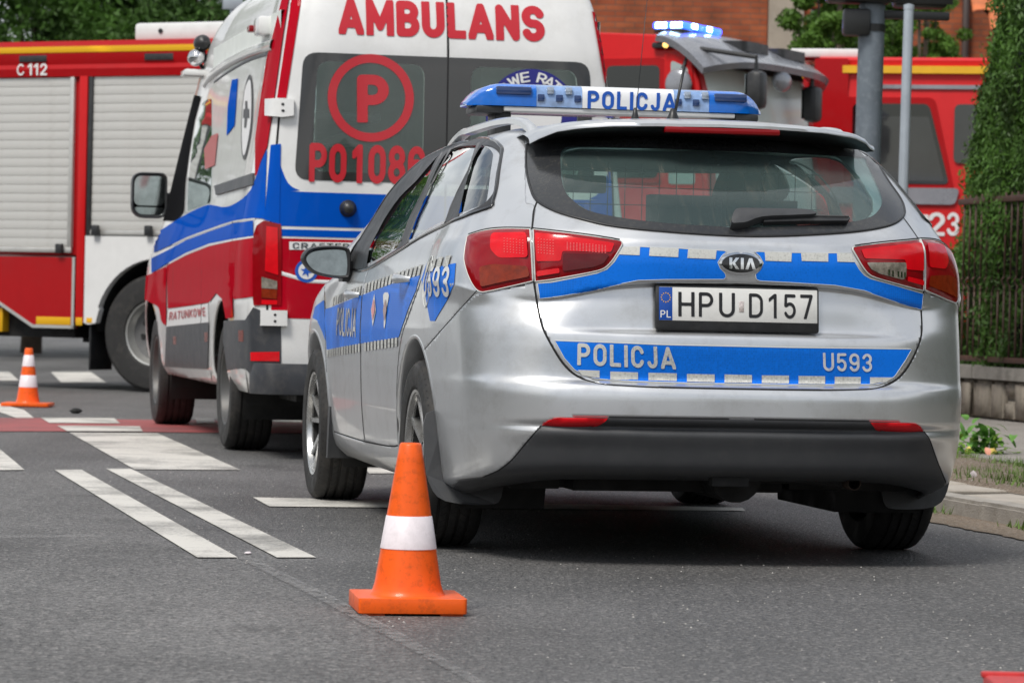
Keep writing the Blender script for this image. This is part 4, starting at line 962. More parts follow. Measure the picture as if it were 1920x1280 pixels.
# side livery (both sides the same band): blue band with grey block rows
lowz = lambda y: .700 - (y - .40) * .038
topz = lambda y: .985 - (y) * .052
for sx in (-1, 1):
    par = {0: doors[('rear_door', sx)], 1: doors[('front_door', sx)]}
    PC.decal('reflective_band', [(.315, .705), (.36, lowz(.36)), (1.236, lowz(1.236)), (1.236, topz(1.236) - .07), (.30, topz(.3) - .065), (-.02, topz(-.02) - .068), (.02, .865), (.16, .795)], M['blue_film'], par[0], 'side', sx, off=.0018, step=.02)
    PC.decal('reflective_band', [(1.262, lowz(1.262)), (2.30, lowz(2.3)), (2.36, .75), (2.35, topz(2.35) - .07), (1.262, topz(1.262) - .07)], M['blue_film'], par[1], 'side', sx, off=.0016, step=.03)
    PC.decal('reflective_band', [(2.34, .665), (2.42, .70), (2.55, .745), (2.70, .755), (2.64, .80), (2.38, .83)], M['blue_film'], body, 'side', sx, off=.0016, step=.03)
    PC.decal('reflective_band', [(-.56, .955), (-.58, .885), (-.36, .765), (-.29, .765), (-.18, .855), (-.06, .905), (-.09, .96), (-.1, topz(-.1) - .068)], M['blue_film'], body, 'side', sx, off=.0016, step=.02)
    for k in range(24):
        y0 = .345 + k * .082
        if y0 > 2.26: break
        pr_ = par[0] if y0 < 1.2 else par[1]
        q = [(y0, lowz(y0) - .032), (y0 + .047, lowz(y0) - .033), (y0 + .047, lowz(y0) - .001), (y0, lowz(y0))]
        if y0 < 1.2 < y0 + .05: continue
        PC.decal('reflective_block', q, M['grey_film'], pr_, 'side', sx, off=.0036, step=.02)
    for k in range(34):
        y0 = -.50 + k * .082
        if y0 > 2.2: break
        pr_ = body if y0 < -.07 else (par[0] if y0 < 1.2 else par[1])
        if -.12 < y0 < -.06 or 1.18 < y0 < 1.27: continue
        q = [(y0, topz(y0) - .066), (y0 + .05, topz(y0 + .05) - .066), (y0 + .05, topz(y0 + .05) - .03), (y0, topz(y0) - .03)]
        PC.decal('reflective_block', q, M['grey_film'], pr_, 'side', sx, off=.0036, step=.02)
    fl = 1 if sx > 0 else -1          # lettering reads from outside
    a, b = (1.36, 1.95) if sx > 0 else (1.95, 1.36)
    PC.text('lettering', 'POLICJA', [(a, .80), (b, .80), (b, .69), (a, .69)], M['grey_film'], par[1], 'side', sx, off=.0042, bold=.02)
    a, b = (-.53, -.14) if sx > 0 else (-.14, -.53)
    PC.text('call_sign', 'U593', [(a, .945), (b, .945), (b, .845), (a, .845)], M['white'], body, 'side', sx, off=.0042, bold=.03)
    for y0, cc in ((.92, (.75, .75, .72)), (.64, (.7, .65, .55))):
        e = PC.decal('emblem', [(y0 - .06, .795), (y0, .735), (y0 + .06, .795), (y0, .855)] if y0 > .8 else smoothpoly([(y0 - .07, .85), (y0 - .03, .80), (y0 - .02, .75), (y0, .73), (y0 + .02, .75), (y0 + .03, .80), (y0 + .07, .85), (y0, .86)], 2), M['white'], par[0], 'side', sx, off=.0042, step=.03)
        e2 = PC.decal('emblem_shield', roundpoly([(y0 - .042, .797), (y0, .755), (y0 + .042, .797), (y0, .838)], .008), M['bright_lens'] if y0 > .8 else M['amber_lens'], e, 'side', sx, off=.0062, step=.03)
    # door handles
    for y0, z0, nm in ((.26, .905, 'rear_door'), (1.42, .850, 'front_door')):
        bm = bmesh.new(); rings = []
        for t in np.linspace(0, 1, 9):
            y = y0 - .10 + .20 * t; h = PC.loft.hit(Vector((sx * 3, y, z0)), Vector((-sx, 0, 0))); lift = .004 + .036 * math.sin(math.pi * t) ** .5
            c = Vector((h[0].x + sx * lift, y, z0 + .004 * t)); rr = .010 + .008 * math.sin(math.pi * t)
            rings.append([bm.verts.new(c + Vector((.55 * rr * math.cos(a_), 0, rr * math.sin(a_)))) for a_ in np.linspace(0, 2 * math.pi, 8, endpoint=False)])
        for r1, r2 in zip(rings, rings[1:]):
            for k in range(8): bm.faces.new((r1[k], r1[(k + 1) % 8], r2[(k + 1) % 8], r2[k]))
        bm.faces.new(rings[0]); bm.faces.new(rings[-1]); bmesh.ops.recalc_face_normals(bm, faces=bm.faces[:])
        objbm('door_handle', bm, M['silver'], doors[(nm, sx)], smooth=True)
    # wing mirror
    MY = 1.72
    e = bmesh.new(); rings = []
    mc = PC.plane(612, 491, (0, MY, 0), (0, 1, 0)); mw = abs(PC.plane(655, 491, (0, MY, 0), (0, 1, 0)).x - PC.plane(565, 491, (0, MY, 0), (0, 1, 0)).x) / 2; mh = mw * .66
    X0, Z0 = sx * abs(mc.x), mc.z
    outl = smoothpoly([(-1, .15), (-.72, .80), (0, 1), (.8, .96), (1, .55), (1, -.75), (.80, -.98), (.1, -.92), (-.6, -.62)], 5) * np.array([mw * (-sx) * -1 if sx > 0 else mw, mh])
    if sx > 0: outl = outl * np.array([-1, 1])
    for yy, k in ((0, 1.0), (-.012, 1.0), (-.012, .93), (.03, 1.04), (.09, .95), (.14, .6), (.155, .2)):
        rings.append((yy, k))
    seq = [(.004, .83), (-.010, .86), (-.014, .95), (0, 1.0), (.04, 1.03), (.09, .93), (.135, .62), (.15, .2)]
    rg = [[e.verts.new((X0 + p[0] * k, MY + yy, Z0 + p[1] * k)) for p in outl] for yy, k in seq]
    n = len(outl)
    for a, b in zip(rg, rg[1:]):
        for k in range(n): e.faces.new((a[k], a[(k + 1) % n], b[(k + 1) % n], b[k]))
    e.faces.new(rg[-1]); bmesh.ops.recalc_face_normals(e, faces=e.faces[:])
    mo = objbm('wing_mirror', e, M['trim'], CE, angle=40)
    g = bmesh.new(); g.faces.new([g.verts.new((X0 + p[0] * .845, MY + .006 + p[0] * .08 * sx + p[1] * .12, Z0 + p[1] * .845)) for p in outl]); objbm('mirror_glass', g, M['mirror'], mo)
    h = PC.loft.hit(Vector((sx * 3, MY + .07, Z0 - .035)), Vector((-sx, 0, 0)))
    objbm('mirror_arm', prism([(MY + .01, Z0 - .075), (MY + .12, Z0 - .075), (MY + .15, Z0 + .005), (MY + .01, Z0 + .005)], 'x', *(sorted((h[0].x - sx * .03, X0 - sx * mw * .7)))), M['trim'], mo)
    # sill and arch lips
    for wy, r_ in ((0.0, .388), (2.65, .380)):
        pts = [(wy + r_ / .97 * math.cos(t), .318 + r_ * math.sin(t)) for t in np.linspace(rad(-12), rad(192), 40)]
        VV = []
        for (y, z) in pts:
            h = PC.loft.hit(Vector((sx * 3, y + (y - wy) * .02, z + (z - .318) * .02)), Vector((-sx, 0, 0)))
            x = h[0].x if h else sx * .87
            VV += [(x, y + (y - wy) * .028, z + (z - .318) * .028), (x + sx * .004, y, z), (x - sx * .012, y - (y - wy) * .01, z - (z - .318) * .01), (x - sx * .10, y, z)]
        FF = [(i * 4 + k, i * 4 + k + 1, i * 4 + 5 + k, i * 4 + 4 + k) for i in range(39) for k in range(3)]
        al = obj('arch_lip', VV, FF, M['silver'], body)
        # liner
        bm = bmesh.new(); rr = r_ + .01; n = 24; xs2 = (sx * .80, sx * .50)
        A = [[bm.verts.new((x, wy + rr * math.cos(t), .318 + rr * math.sin(t))) for t in np.linspace(rad(-25), rad(205), n)] for x in xs2]
        for i in range(n - 1): bm.faces.new((A[0][i], A[0][i + 1], A[1][i + 1], A[1][i]))
        bm.faces.new(A[1]); objbm('arch_liner', bm, M['under'], body)
    # mud flap behind the rear wheel
    fl_ = smoothpoly([(.90, .46), (.905, .33), (.89, .23), (.84, .175), (.70, .165), (.655, .19), (.65, .30), (.70, .40), (.80, .46)], 3)
    bm = bmesh.new(); A = [bm.verts.new((sx * p[0], -.385 - (.46 - p[1]) * .12 + max(0, p[0] - .8) * .3, p[1])) for p in fl_]; B = [bm.verts.new((v.co.x, v.co.y + .012, v.co.z)) for v in A]; n = len(A)
    bm.faces.new(A); bm.faces.new(B[::-1])
    for i in range(n): bm.faces.new((A[i], B[i], B[(i + 1) % n], A[(i + 1) % n]))
    bmesh.ops.recalc_face_normals(bm, faces=bm.faces[:]); objbm('mud_flap', bm, M['bumper_black'], body)
    bm = bmesh.new(); prism([(2.22, .40), (2.27, .19), (2.31, .19), (2.28, .40)], 'x', *sorted((sx * .70, sx * .87)), bm=bm); objbm('mud_flap', bm, M['bumper_black'], body)
    for wy in (0.0, 2.65): wheel('wheel', CE, sx * .785, wy, .316, .208, .214, 1 if sx > 0 else -1)
# fuel flap outline
PC.strip('fuel_flap_gap', ell(-.20, .895, .075, .085), .004, M['film_edge'], body, 'side', -1, closed=True, off=.004)
# underbody
ub = rbox('floor_pan', -.74, .74, -.45, 3.2, .225, .31, M['under'], body, .02)
bm = bmesh.new(); box(bm, -.60, .60, -.06, .10, .24, .33); box(bm, -.45, .25, -.60, -.30, .225, .34); box(bm, .28, .62, -.58, -.25, .235, .34); box(bm, -.66, -.50, -.6, -.3, .23, .34)
lathe([(0, -.25), (.085, -.25), (.085, .2), (0, .2)], 18, 'y', Matrix.Translation((.05, -.52, .285)), bm=bm); tube([(.05, -.7, .28), (.25, -.74, .285), (.42, -.78, .275)], .022, 8, bm); objbm('rear_axle', bm, M['under'], body)
bm = lathe([(.019, -.06), (.023, -.06), (.023, .1), (.019, .1), (.019, -.06)], 16, 'y', Matrix.Translation((.42, -.80, .272))); objbm('exhaust_pipe', bm, P('rusty steel', (.05, .036, .028), .6, .6, var=.4, vscale=30), body, smooth=True)
bm = bmesh.new(); box(bm, -.07, .05, -.93, -.88, .262, .31); bevelbm(bm, .015); objbm('tow_eye_cover', bm, M['under'], bumper, angle=40)
# cabin
cab = empty('cabin'); cab.parent = CE
rbox('load_floor', -.70, .70, -.80, 2.3, .40, .55, M['interior'], cab, .02)
def seat(name, x, y, w_, z0, z1, par, rest=True):
    bm = bmesh.new(); box(bm, x - w_ / 2, x + w_ / 2, y - .06, y + .08, z0, z1); bevelbm(bm, .05, 3); o = objbm(name, bm, M['headrest'], par, angle=50)
    if rest:
        bm = bmesh.new(); box(bm, x - .14, x + .14, y - .10, y, z1 + .03, z1 + .20); bevelbm(bm, .045, 3); objbm('headrest', bm, M['headrest'], o, angle=50)
        bm = bmesh.new(); box(bm, x - .06, x - .045, y - .05, y - .035, z1 - .02, z1 + .06); box(bm, x + .045, x + .06, y - .05, y - .035, z1 - .02, z1 + .06); objbm('headrest_post', bm, M['chrome'], o)
for x in (-.42, 0, .42): seat('rear_seat', x, .50, .42, .5, 1.02, cab, x != 0)
for x in (-.36, .36): seat('front_seat', x, 1.35, .50, .5, 1.06, cab)
rbox('dashboard', -.70, .70, 1.95, 2.3, .7, .99, M['interior'], cab, .05)
bm = bmesh.new()
for t in range(28):
    a, b = (2 * math.pi * k / 28 for k in (t, t + 1)); 
    tube([(-.36 + .18 * math.cos(u), 1.85 - .06 * math.sin(u), 1.0 + .17 * math.sin(u)) for u in (a, b)], .014, 6, bm, cap=False)
objbm('steering_wheel', bm, M['trim'], cab, smooth=True)
bm = bmesh.new()
for x in np.arange(-.60, .61, .062): tube([(x, .28, 1.0), (x, .28, 1.33)], .0015, 5, bm)
for z in np.arange(1.0, 1.34, .062): tube([(-.62, .28, z), (.62, .28, z)], .0015, 5, bm)
objbm('cargo_guard', bm, M['trim'], cab)
rbox('inner_mirror', -.10, .12, 1.60, 1.63, 1.27, 1.34, M['trim'], cab, .01)
# front lamps and grille (seen only from the side and front)
for sx in (-1, 1):
    PC.decal('headlight', [(2.98, .66), (3.20, .64), (3.22, .78), (2.95, .80)], M['clear_lens'], body, 'side', sx, off=.004, step=.03)

# ------------------------------------------------------------------ ground, kerb, verge
RD = rad(12.3)                                            # the street runs 12.3 degrees left of the view
rdir = np.array([-math.sin(RD), math.cos(RD)]); rrt = np.array([math.cos(RD), math.sin(RD)])
def W2(s, t): p = rrt * s + rdir * t; return (p[0], p[1])  # s across the street (to the right), t along it
def lat(p): return p[0] * rrt[0] + p[1] * rrt[1], p[0] * rdir[0] + p[1] * rdir[1]
def groundmat(name, ca, cb, rough, nscale, agg=True, coarse=(.8, 1.2), spec=.5, tracks=0.0):
    m, n, o = newmat(name); b = n.nodes.new('ShaderNodeBsdfPrincipled'); n.links.new(b.outputs[0], o.inputs[0]); b.inputs['Specular IOR Level'].default_value = spec
    t = n.nodes.new('ShaderNodeTexCoord')
    a = n.nodes.new('ShaderNodeTexNoise'); a.inputs['Scale'].default_value = nscale; a.inputs['Detail'].default_value = 3; a.inputs['Roughness'].default_value = .7
    c = n.nodes.new('ShaderNodeTexNoise'); c.inputs['Scale'].default_value = .42; c.inputs['Detail'].default_value = 8; c.inputs['Roughness'].default_value = .62
    v = n.nodes.new('ShaderNodeTexVoronoi'); v.inputs['Scale'].default_value = nscale * 2.0
    for k in (a, c, v): n.links.new(t.outputs['Object'], k.inputs['Vector'])
    r = n.nodes.new('ShaderNodeValToRGB'); r.color_ramp.elements[0].position = .30; r.color_ramp.elements[1].position = .72
    r.color_ramp.elements[0].color = (*ca, 1); r.color_ramp.elements[1].color = (*cb, 1); n.links.new(a.outputs['Fac'], r.inputs[0])
    q = n.nodes.new('ShaderNodeMapRange'); q.inputs[1].default_value = .3; q.inputs[2].default_value = .7; q.inputs[3].default_value = coarse[0]; q.inputs[4].default_value = coarse[1]; n.links.new(c.outputs['Fac'], q.inputs[0])
    k = n.nodes.new('ShaderNodeMix'); k.data_type = 'RGBA'; k.blend_type = 'MULTIPLY'; k.inputs[0].default_value = 1; n.links.new(r.outputs[0], k.inputs[6]); n.links.new(q.outputs[0], k.inputs[7])
    src = k.outputs[2]
    if tracks:   # wheel tracks and drips along the street
        mp2 = n.nodes.new('ShaderNodeMapping'); mp2.inputs['Rotation'].default_value = (0, 0, -RD); mp2.inputs['Scale'].default_value = (1.3, .05, 1); n.links.new(t.outputs['Object'], mp2.inputs[0])
        tn = n.nodes.new('ShaderNodeTexNoise'); tn.inputs['Scale'].default_value = 1.2; tn.inputs['Detail'].default_value = 6; tn.inputs['Roughness'].default_value = .6; n.links.new(mp2.outputs[0], tn.inputs['Vector'])
        tr_ = n.nodes.new('ShaderNodeMapRange'); tr_.inputs[1].default_value = .32; tr_.inputs[2].default_value = .68; tr_.inputs[3].default_value = 1 - tracks; tr_.inputs[4].default_value = 1 + tracks; n.links.new(tn.outputs['Fac'], tr_.inputs[0])
        sn = n.nodes.new('ShaderNodeTexNoise'); sn.inputs['Scale'].default_value = 1.1; sn.inputs['Detail'].default_value = 3; n.links.new(t.outputs['Object'], sn.inputs['Vector'])
        sr = n.nodes.new('ShaderNodeMapRange'); sr.inputs[1].default_value = .62; sr.inputs[2].default_value = .72; sr.inputs[3].default_value = 1; sr.inputs[4].default_value = .62; n.links.new(sn.outputs['Fac'], sr.inputs[0])
        mm = n.nodes.new('ShaderNodeMath'); mm.operation = 'MULTIPLY'; n.links.new(tr_.outputs[0], mm.inputs[0]); n.links.new(sr.outputs[0], mm.inputs[1])
        k3 = n.nodes.new('ShaderNodeMix'); k3.data_type = 'RGBA'; k3.blend_type = 'MULTIPLY'; k3.inputs[0].default_value = 1; n.links.new(src, k3.inputs[6]); n.links.new(mm.outputs[0], k3.inputs[7]); src = k3.outputs[2]
    if agg:   # pale chippings
        vr = n.nodes.new('ShaderNodeSeparateColor'); n.links.new(v.outputs['Color'], vr.inputs[0])
        g = n.nodes.new('ShaderNodeMapRange'); g.inputs[1].default_value = .88; g.inputs[2].default_value = .99; g.inputs[3].default_value = 0; g.inputs[4].default_value = .6; n.links.new(vr.outputs[0], g.inputs[0])
        x = n.nodes.new('ShaderNodeMix'); x.data_type = 'RGBA'; x.inputs[7].default_value = (.42, .40, .38, 1); n.links.new(g.outputs[0], x.inputs[0]); n.links.new(src, x.inputs[6]); src = x.outputs[2]
    n.links.new(src, b.inputs['Base Color']); b.inputs['Roughness'].default_value = rough
    bp = n.nodes.new('ShaderNodeBump'); bp.inputs['Strength'].default_value = .9; bp.inputs['Distance'].default_value = .009
    n.links.new(v.outputs['Distance'], bp.inputs['Height']); n.links.new(bp.outputs[0], b.inputs['Normal'])
    return m
M['asphalt'] = groundmat('asphalt', (.018, .018, .020), (.21, .207, .203), .58, 56, coarse=(.62, 1.38), tracks=.22)
M['asphalt_old'] = groundmat('older asphalt', (.026, .026, .027), (.24, .235, .23), .62, 50, coarse=(.55, 1.40), tracks=.25)
M['dirt'] = groundmat('dirt', (.13, .10, .075), (.30, .245, .19), .9, 60, coarse=(.75, 1.25), spec=.2)
M['path'] = groundmat('path', (.24, .22, .20), (.36, .335, .31), .85, 30, agg=False, spec=.2)
M['concrete'] = P('concrete', (.36, .335, .30), .85, var=.22, vscale=5, bump=.4, bscale=120, dirt=((.14, .12, .09), .7, 6))
M['slab'] = P('paving slab', (.42, .38, .33), .85, var=.2, vscale=4, bump=.3, bscale=90, dirt=((.2, .17, .13), .7, 5))
def wornpaint(name, col, wear=.6, under=(.07, .07, .07)):
    m, n, o = newmat(name); b = n.nodes.new('ShaderNodeBsdfPrincipled'); n.links.new(b.outputs[0], o.inputs[0]); b.inputs['Roughness'].default_value = .6
    t = n.nodes.new('ShaderNodeTexCoord'); a = n.nodes.new('ShaderNodeTexNoise'); a.inputs['Scale'].default_value = 1.6; a.inputs['Detail'].default_value = 9; a.inputs['Roughness'].default_value = .68
    c = n.nodes.new('ShaderNodeTexNoise'); c.inputs['Scale'].default_value = 75; c.inputs['Detail'].default_value = 4; c.inputs['Roughness'].default_value = .7
    for k in (a, c): n.links.new(t.outputs['Object'], k.inputs['Vector'])
    ad = n.nodes.new('ShaderNodeMath'); ad.operation = 'MULTIPLY_ADD'; ad.inputs[1].default_value = .45; n.links.new(c.outputs['Fac'], ad.inputs[0]); n.links.new(a.outputs['Fac'], ad.inputs[2])
    r = n.nodes.new('ShaderNodeMapRange'); r.inputs[1].default_value = .68; r.inputs[2].default_value = .90; r.inputs[3].default_value = 0; r.inputs[4].default_value = wear; n.links.new(ad.outputs[0], r.inputs[0])
    x = n.nodes.new('ShaderNodeMix'); x.data_type = 'RGBA'; x.inputs[6].default_value = (*col, 1); x.inputs[7].default_value = (*under, 1); n.links.new(r.outputs[0], x.inputs[0]); n.links.new(x.outputs[2], b.inputs['Base Color'])
    bp = n.nodes.new('ShaderNodeBump'); bp.inputs['Strength'].default_value = .35; bp.inputs['Distance'].default_value = .006; n.links.new(c.outputs['Fac'], bp.inputs['Height']); n.links.new(bp.outputs[0], b.inputs['Normal'])
    return m
M['road_white'] = wornpaint('road paint', (.66, .64, .59), .75)
M['road_faded'] = wornpaint('faded road paint', (.36, .355, .35), .8, (.16, .16, .16))
_n = M['road_faded'].node_tree; _b = [k for k in _n.nodes if k.type == 'BSDF_PRINCIPLED'][0]; _o = [k for k in _n.nodes if k.type == 'OUTPUT_MATERIAL'][0]; _t = _n.nodes.new('ShaderNodeBsdfTransparent'); _m = _n.nodes.new('ShaderNodeMixShader')
_z = _n.nodes.new('ShaderNodeTexNoise'); _z.inputs['Scale'].default_value = 38; _z.inputs['Detail'].default_value = 6; _c = _n.nodes.new('ShaderNodeTexCoord'); _g = _n.nodes.new('ShaderNodeMapRange'); _g.inputs[1].default_value = .36; _g.inputs[2].default_value = .62; _g.inputs[4].default_value = .5
_n.links.new(_c.outputs['Object'], _z.inputs['Vector']); _n.links.new(_z.outputs['Fac'], _g.inputs[0]); _n.links.new(_g.outputs[0], _m.inputs[0]); _n.links.new(_t.outputs[0], _m.inputs[1]); _n.links.new(_b.outputs[0], _m.inputs[2]); _n.links.new(_m.outputs[0], _o.inputs[0])
M['road_red'] = wornpaint('red surfacing', (.36, .085, .085), .55, (.10, .07, .07))
def quad(name, pts, z, mat, kind='structure', parent=None):
    return obj(name, [(p[0], p[1], z) for p in pts], [tuple(range(len(pts)))], mat, parent, smooth=False, kind=kind)
road = obj('road', [(-300, -60, 0), (300, -60, 0), (300, 700, 0), (-300, 700, 0)], [(0, 1, 2, 3)], M['asphalt'], smooth=False, kind='structure')
_lift = [.004]
def marking(px_pts, mat, name='road_marking', z=None):
    z = z or .004
    pts = [G(*p, z) for p in px_pts]; V_ = [(p[0], p[1], z) for p in pts]
    a = sum(V_[i][0] * V_[(i + 1) % len(V_)][1] - V_[(i + 1) % len(V_)][0] * V_[i][1] for i in range(len(V_)))
    o = obj(name, V_, [tuple(range(len(V_)))] if a > 0 else [tuple(range(len(V_)))[::-1]], mat, None, smooth=False, kind='structure'); return o
marking([(-400, 884), (97, 883.5), (130, 905), (175, 931), (230, 962), (300, 1005), (366, 1047), (440, 1049), (520, 1090), (610, 1137), (760, 1216), (900, 1290), (1040, 1370), (400, 1500), (-600, 1500)], M['asphalt_old'], 'road_patch', .003)
marking([(-60, 783), (75, 783), (230, 786), (600, 789), (900, 796), (900, 820), (600, 812), (110, 808), (-60, 808)], M['road_red'], 'cycle_lane', .004)
for q in ([(130, 810.5), (295, 811.5), (452, 880.5), (252, 879)], [(-160, 806), (-40, 808), (46, 880), (-110, 882)],
          [(102, 880), (153, 880), (446, 1044), (370, 1044)], [(199, 878), (245, 878), (593, 1044), (519, 1044)], [(474, 931.5), (1060, 944), (1392, 951), (1398, 957), (505, 948.5)],
          [(683, 876), (800, 876), (820, 886), (692, 887)], [(95, 697), (170, 697), (200, 717), (115, 717)], [(-60, 697), (18, 697), (35, 713), (-45, 713)],
          [(-20, 752), (20, 762), (45, 768), (64, 783), (30, 783), (-20, 765)]):
    marking(q, M['road_white'])
for q in ([(76, 782.5), (214, 783.5), (225, 793), (92, 792)], [(107, 797.5), (262, 798.5), (268, 808), (126, 807.5)], [(366, 784), (400, 784), (404, 793), (370, 793)], [(500, 783), (566, 784), (566, 791), (502, 790)]):
    marking(q, M['road_white'], z=.008)
marking([(446, 1045), (462, 1040), (610, 1110), (760, 1190), (930, 1290), (905, 1290), (740, 1200), (590, 1118)], M['road_faded'], 'faded_line')
marking([(-20, 1003), (180, 1002), (180, 1006), (-20, 1008)], M['road_faded'], 'faded_line')

def strip_w(name, s0, s1, t0, t1, z, mat, kind='structure', n=1):
    V_, F_ = [], []
    for i in range(n + 1):
        t = t0 + (t1 - t0) * i / n
        for s_ in (s0, s1): V_.append((*W2(s_, t), z))
    for i in range(n): F_.append((2 * i, 2 * i + 1, 2 * i + 3, 2 * i + 2))
    return obj(name, V_, F_, mat, smooth=False, kind=kind)
# gutter with dirt washed against the kerb, ragged inner edge
V_, F_ = [], []
for i in range(601):
    t = 2 + i * .05; e = 4.50 + .012 * math.sin(i * .13) + .008 * math.sin(i * .41 + 1) + random.uniform(-.012, .012); V_ += [(*W2(e, t), .0045), (*W2(4.80, t), .0055)]
F_ = [(2 * i, 2 * i + 1, 2 * i + 3, 2 * i + 2) for i in range(600)]
obj('gutter', V_, F_, M['dirt'], smooth=False, kind='structure')
KH = .075
kerb = empty('kerb', (0, 0, 0)); kerb['kind'] = 'structure'
bm = bmesh.new(); box(bm, 0, .14, .004, .996, -.1, KH); bmesh.ops.bevel(bm, geom=[e for e in bm.edges if all(v.co.z > 0 for v in e.verts)], offset=.014, segments=2, affect='EDGES')
k0 = objbm('kerb_stone', bm, M['concrete'], kerb, angle=40)
ks = [k0] + [k0.copy() for i in range(23)]
for i, k in enumerate(ks):
    if i: COL.objects.link(k)
    k.parent = kerb; k.location = (*W2(4.775, 4 + i), random.uniform(-.004, .004)); k.rotation_euler = (0, 0, RD + random.uniform(-.004, .004))
slab_row = empty('kerb_paving', (0, 0, 0)); slab_row['kind'] = 'structure'
bm = bmesh.new(); box(bm, 0, .345, .006, .494, -.05, KH - .012); bmesh.ops.bevel(bm, geom=[e for e in bm.edges if all(v.co.z > 0 for v in e.verts)], offset=.006, segments=1, affect='EDGES')
k0 = objbm('paving_slab', bm, M['slab'], slab_row, angle=40)
for i in range(44):
    k = k0 if i == 0 else k0.copy()
    if i: COL.objects.link(k); k.parent = slab_row
    k.location = (*W2(4.925, 5 + i * .5), random.uniform(-.006, .006)); k.rotation_euler = (random.uniform(-.008, .008), random.uniform(-.012, .012), RD + random.uniform(-.01, .01))
M['joint'] = P('joint soil', (.09, .075, .055), .95, var=.4, vscale=20)
strip_w('joint_bed', 4.91, 5.30, 4, 27, KH - .017, M['joint'])
# verge: uneven soil
V_, F_ = [], []
ns, ntt = 14, 147
for i in range(ntt + 1):
    for j in range(ns + 1):
        s_ = 5.262 + (6.20 - 5.262) * j / ns; t = 5 + i * .15
        V_.append((*W2(s_, t), KH - .008 + .018 * math.sin(s_ * 9 + t * 3.1) * math.sin(t * 5.3 + s_ * 4) + random.uniform(0, .012) + .02 * math.sin(math.pi * j / ns) - (.05 if j == 0 else 0)))
for i in range(ntt):
    for j in range(ns): a = i * (ns + 1) + j; F_.append((a, a + 1, a + ns + 2, a + ns + 1))
obj('verge_soil', V_, F_, M['dirt'], kind='structure')
strip_w('footpath', 6.18, 8.62, 2, 27.5, KH + .012, M['path'])
strip_w('garden_ground', 8.6, 40, -20, 27.5, KH + .03, M['dirt'])
# grass tufts and weeds on verge and in the gutter
def foliage(name, col, rough=.5, var=.45, scale=3.0, trans=.25):
    m, n, o = newmat(name); b = n.nodes.new('ShaderNodeBsdfPrincipled'); b.inputs['Roughness'].default_value = rough; b.inputs['Specular IOR Level'].default_value = .3
    t = n.nodes.new('ShaderNodeTexCoord'); a = n.nodes.new('ShaderNodeTexNoise'); a.inputs['Scale'].default_value = scale; a.inputs['Detail'].default_value = 5; n.links.new(t.outputs['Object'], a.inputs['Vector'])
    r = n.nodes.new('ShaderNodeValToRGB'); r.color_ramp.elements[0].position = .3; r.color_ramp.elements[1].position = .7
    r.color_ramp.elements[0].color = (*[c * (1 - var) for c in col], 1); r.color_ramp.elements[1].color = (*[min(1, c * (1 + var)) for c in col], 1); n.links.new(a.outputs['Fac'], r.inputs[0]); n.links.new(r.outputs[0], b.inputs['Base Color'])
    tl_ = n.nodes.new('ShaderNodeBsdfTranslucent'); n.links.new(r.outputs[0], tl_.inputs[0]); mi = n.nodes.new('ShaderNodeMixShader'); mi.inputs[0].default_value = trans
    n.links.new(b.outputs[0], mi.inputs[1]); n.links.new(tl_.outputs[0], mi.inputs[2]); n.links.new(mi.outputs[0], o.inputs[0]); return m
M['grass'] = foliage('grass', (.12, .20, .04), scale=2)
M['weed'] = foliage('weed leaf', (.14, .32, .06), scale=14)
M['weed_light'] = foliage('young leaf', (.17, .30, .04), scale=14)
V_, F_ = [], []
def blade(x, y, z, h, a, w_):
    b = len(V_); dx, dy = math.cos(a), math.sin(a); l = random.uniform(.2, .9) * h
    V_.extend([(x - dy * w_, y + dx * w_, z), (x + dy * w_, y - dx * w_, z), (x + dx * l, y + dy * l, z + h)]); F_.append((b, b + 1, b + 2))
for k in range(26000):
    s_ = 5.3 + random.random() ** .7 * .9; t = random.uniform(9, 26)
    if math.sin(s_ * 5 + t * 1.7) + math.sin(t * 2.9 - s_ * 3) + random.uniform(-1, 1) < .1: continue
    x, y = W2(s_, t); blade(x, y, KH + .005, random.uniform(.02, .055), random.uniform(0, 6.28), .003)
for k in range(2600):   # tufts at the kerb foot
    t = 8 + 18 * random.random()
    if math.sin(t * 3.3) + math.sin(t * 7.1 + 1) < .35: continue
    x, y = W2(4.745 - abs(random.gauss(0, .025)), t); blade(x, y, .008, random.uniform(.012, .045), random.uniform(0, 6.28), .004)
obj('grass_tufts', V_, F_, M['grass'], smooth=False, kind='stuff')
def leafmesh(V_, F_, base, dirv, up, L_, w_, bend, fold=.2, n=6):
    """one broad leaf: base, direction, length, half width; arching by bend"""
    d = np.array(dirv, float); d /= np.linalg.norm(d); u = np.array(up, float); sd = np.cross(d, u); sd /= np.linalg.norm(sd); u = np.cross(sd, d); b = len(V_)
    for i in range(n + 1):
        t = i / n; c = np.array(base) + d * L_ * t + u * (bend[0] * math.sin(t * 2.2) - bend[1] * t * t) * L_; ww = w_ * math.sin(math.pi * min(1, .08 + t * .92)) ** .7 * (1 + .12 * math.sin(t * 19))
        V_.extend([tuple(c - sd * ww + u * fold * ww), tuple(c), tuple(c + sd * ww + u * fold * ww)])
    for i in range(n):
        for k in (0, 1): F_.append((b + i * 3 + k, b + i * 3 + k + 1, b + i * 3 + 4 + k, b + i * 3 + 3 + k))
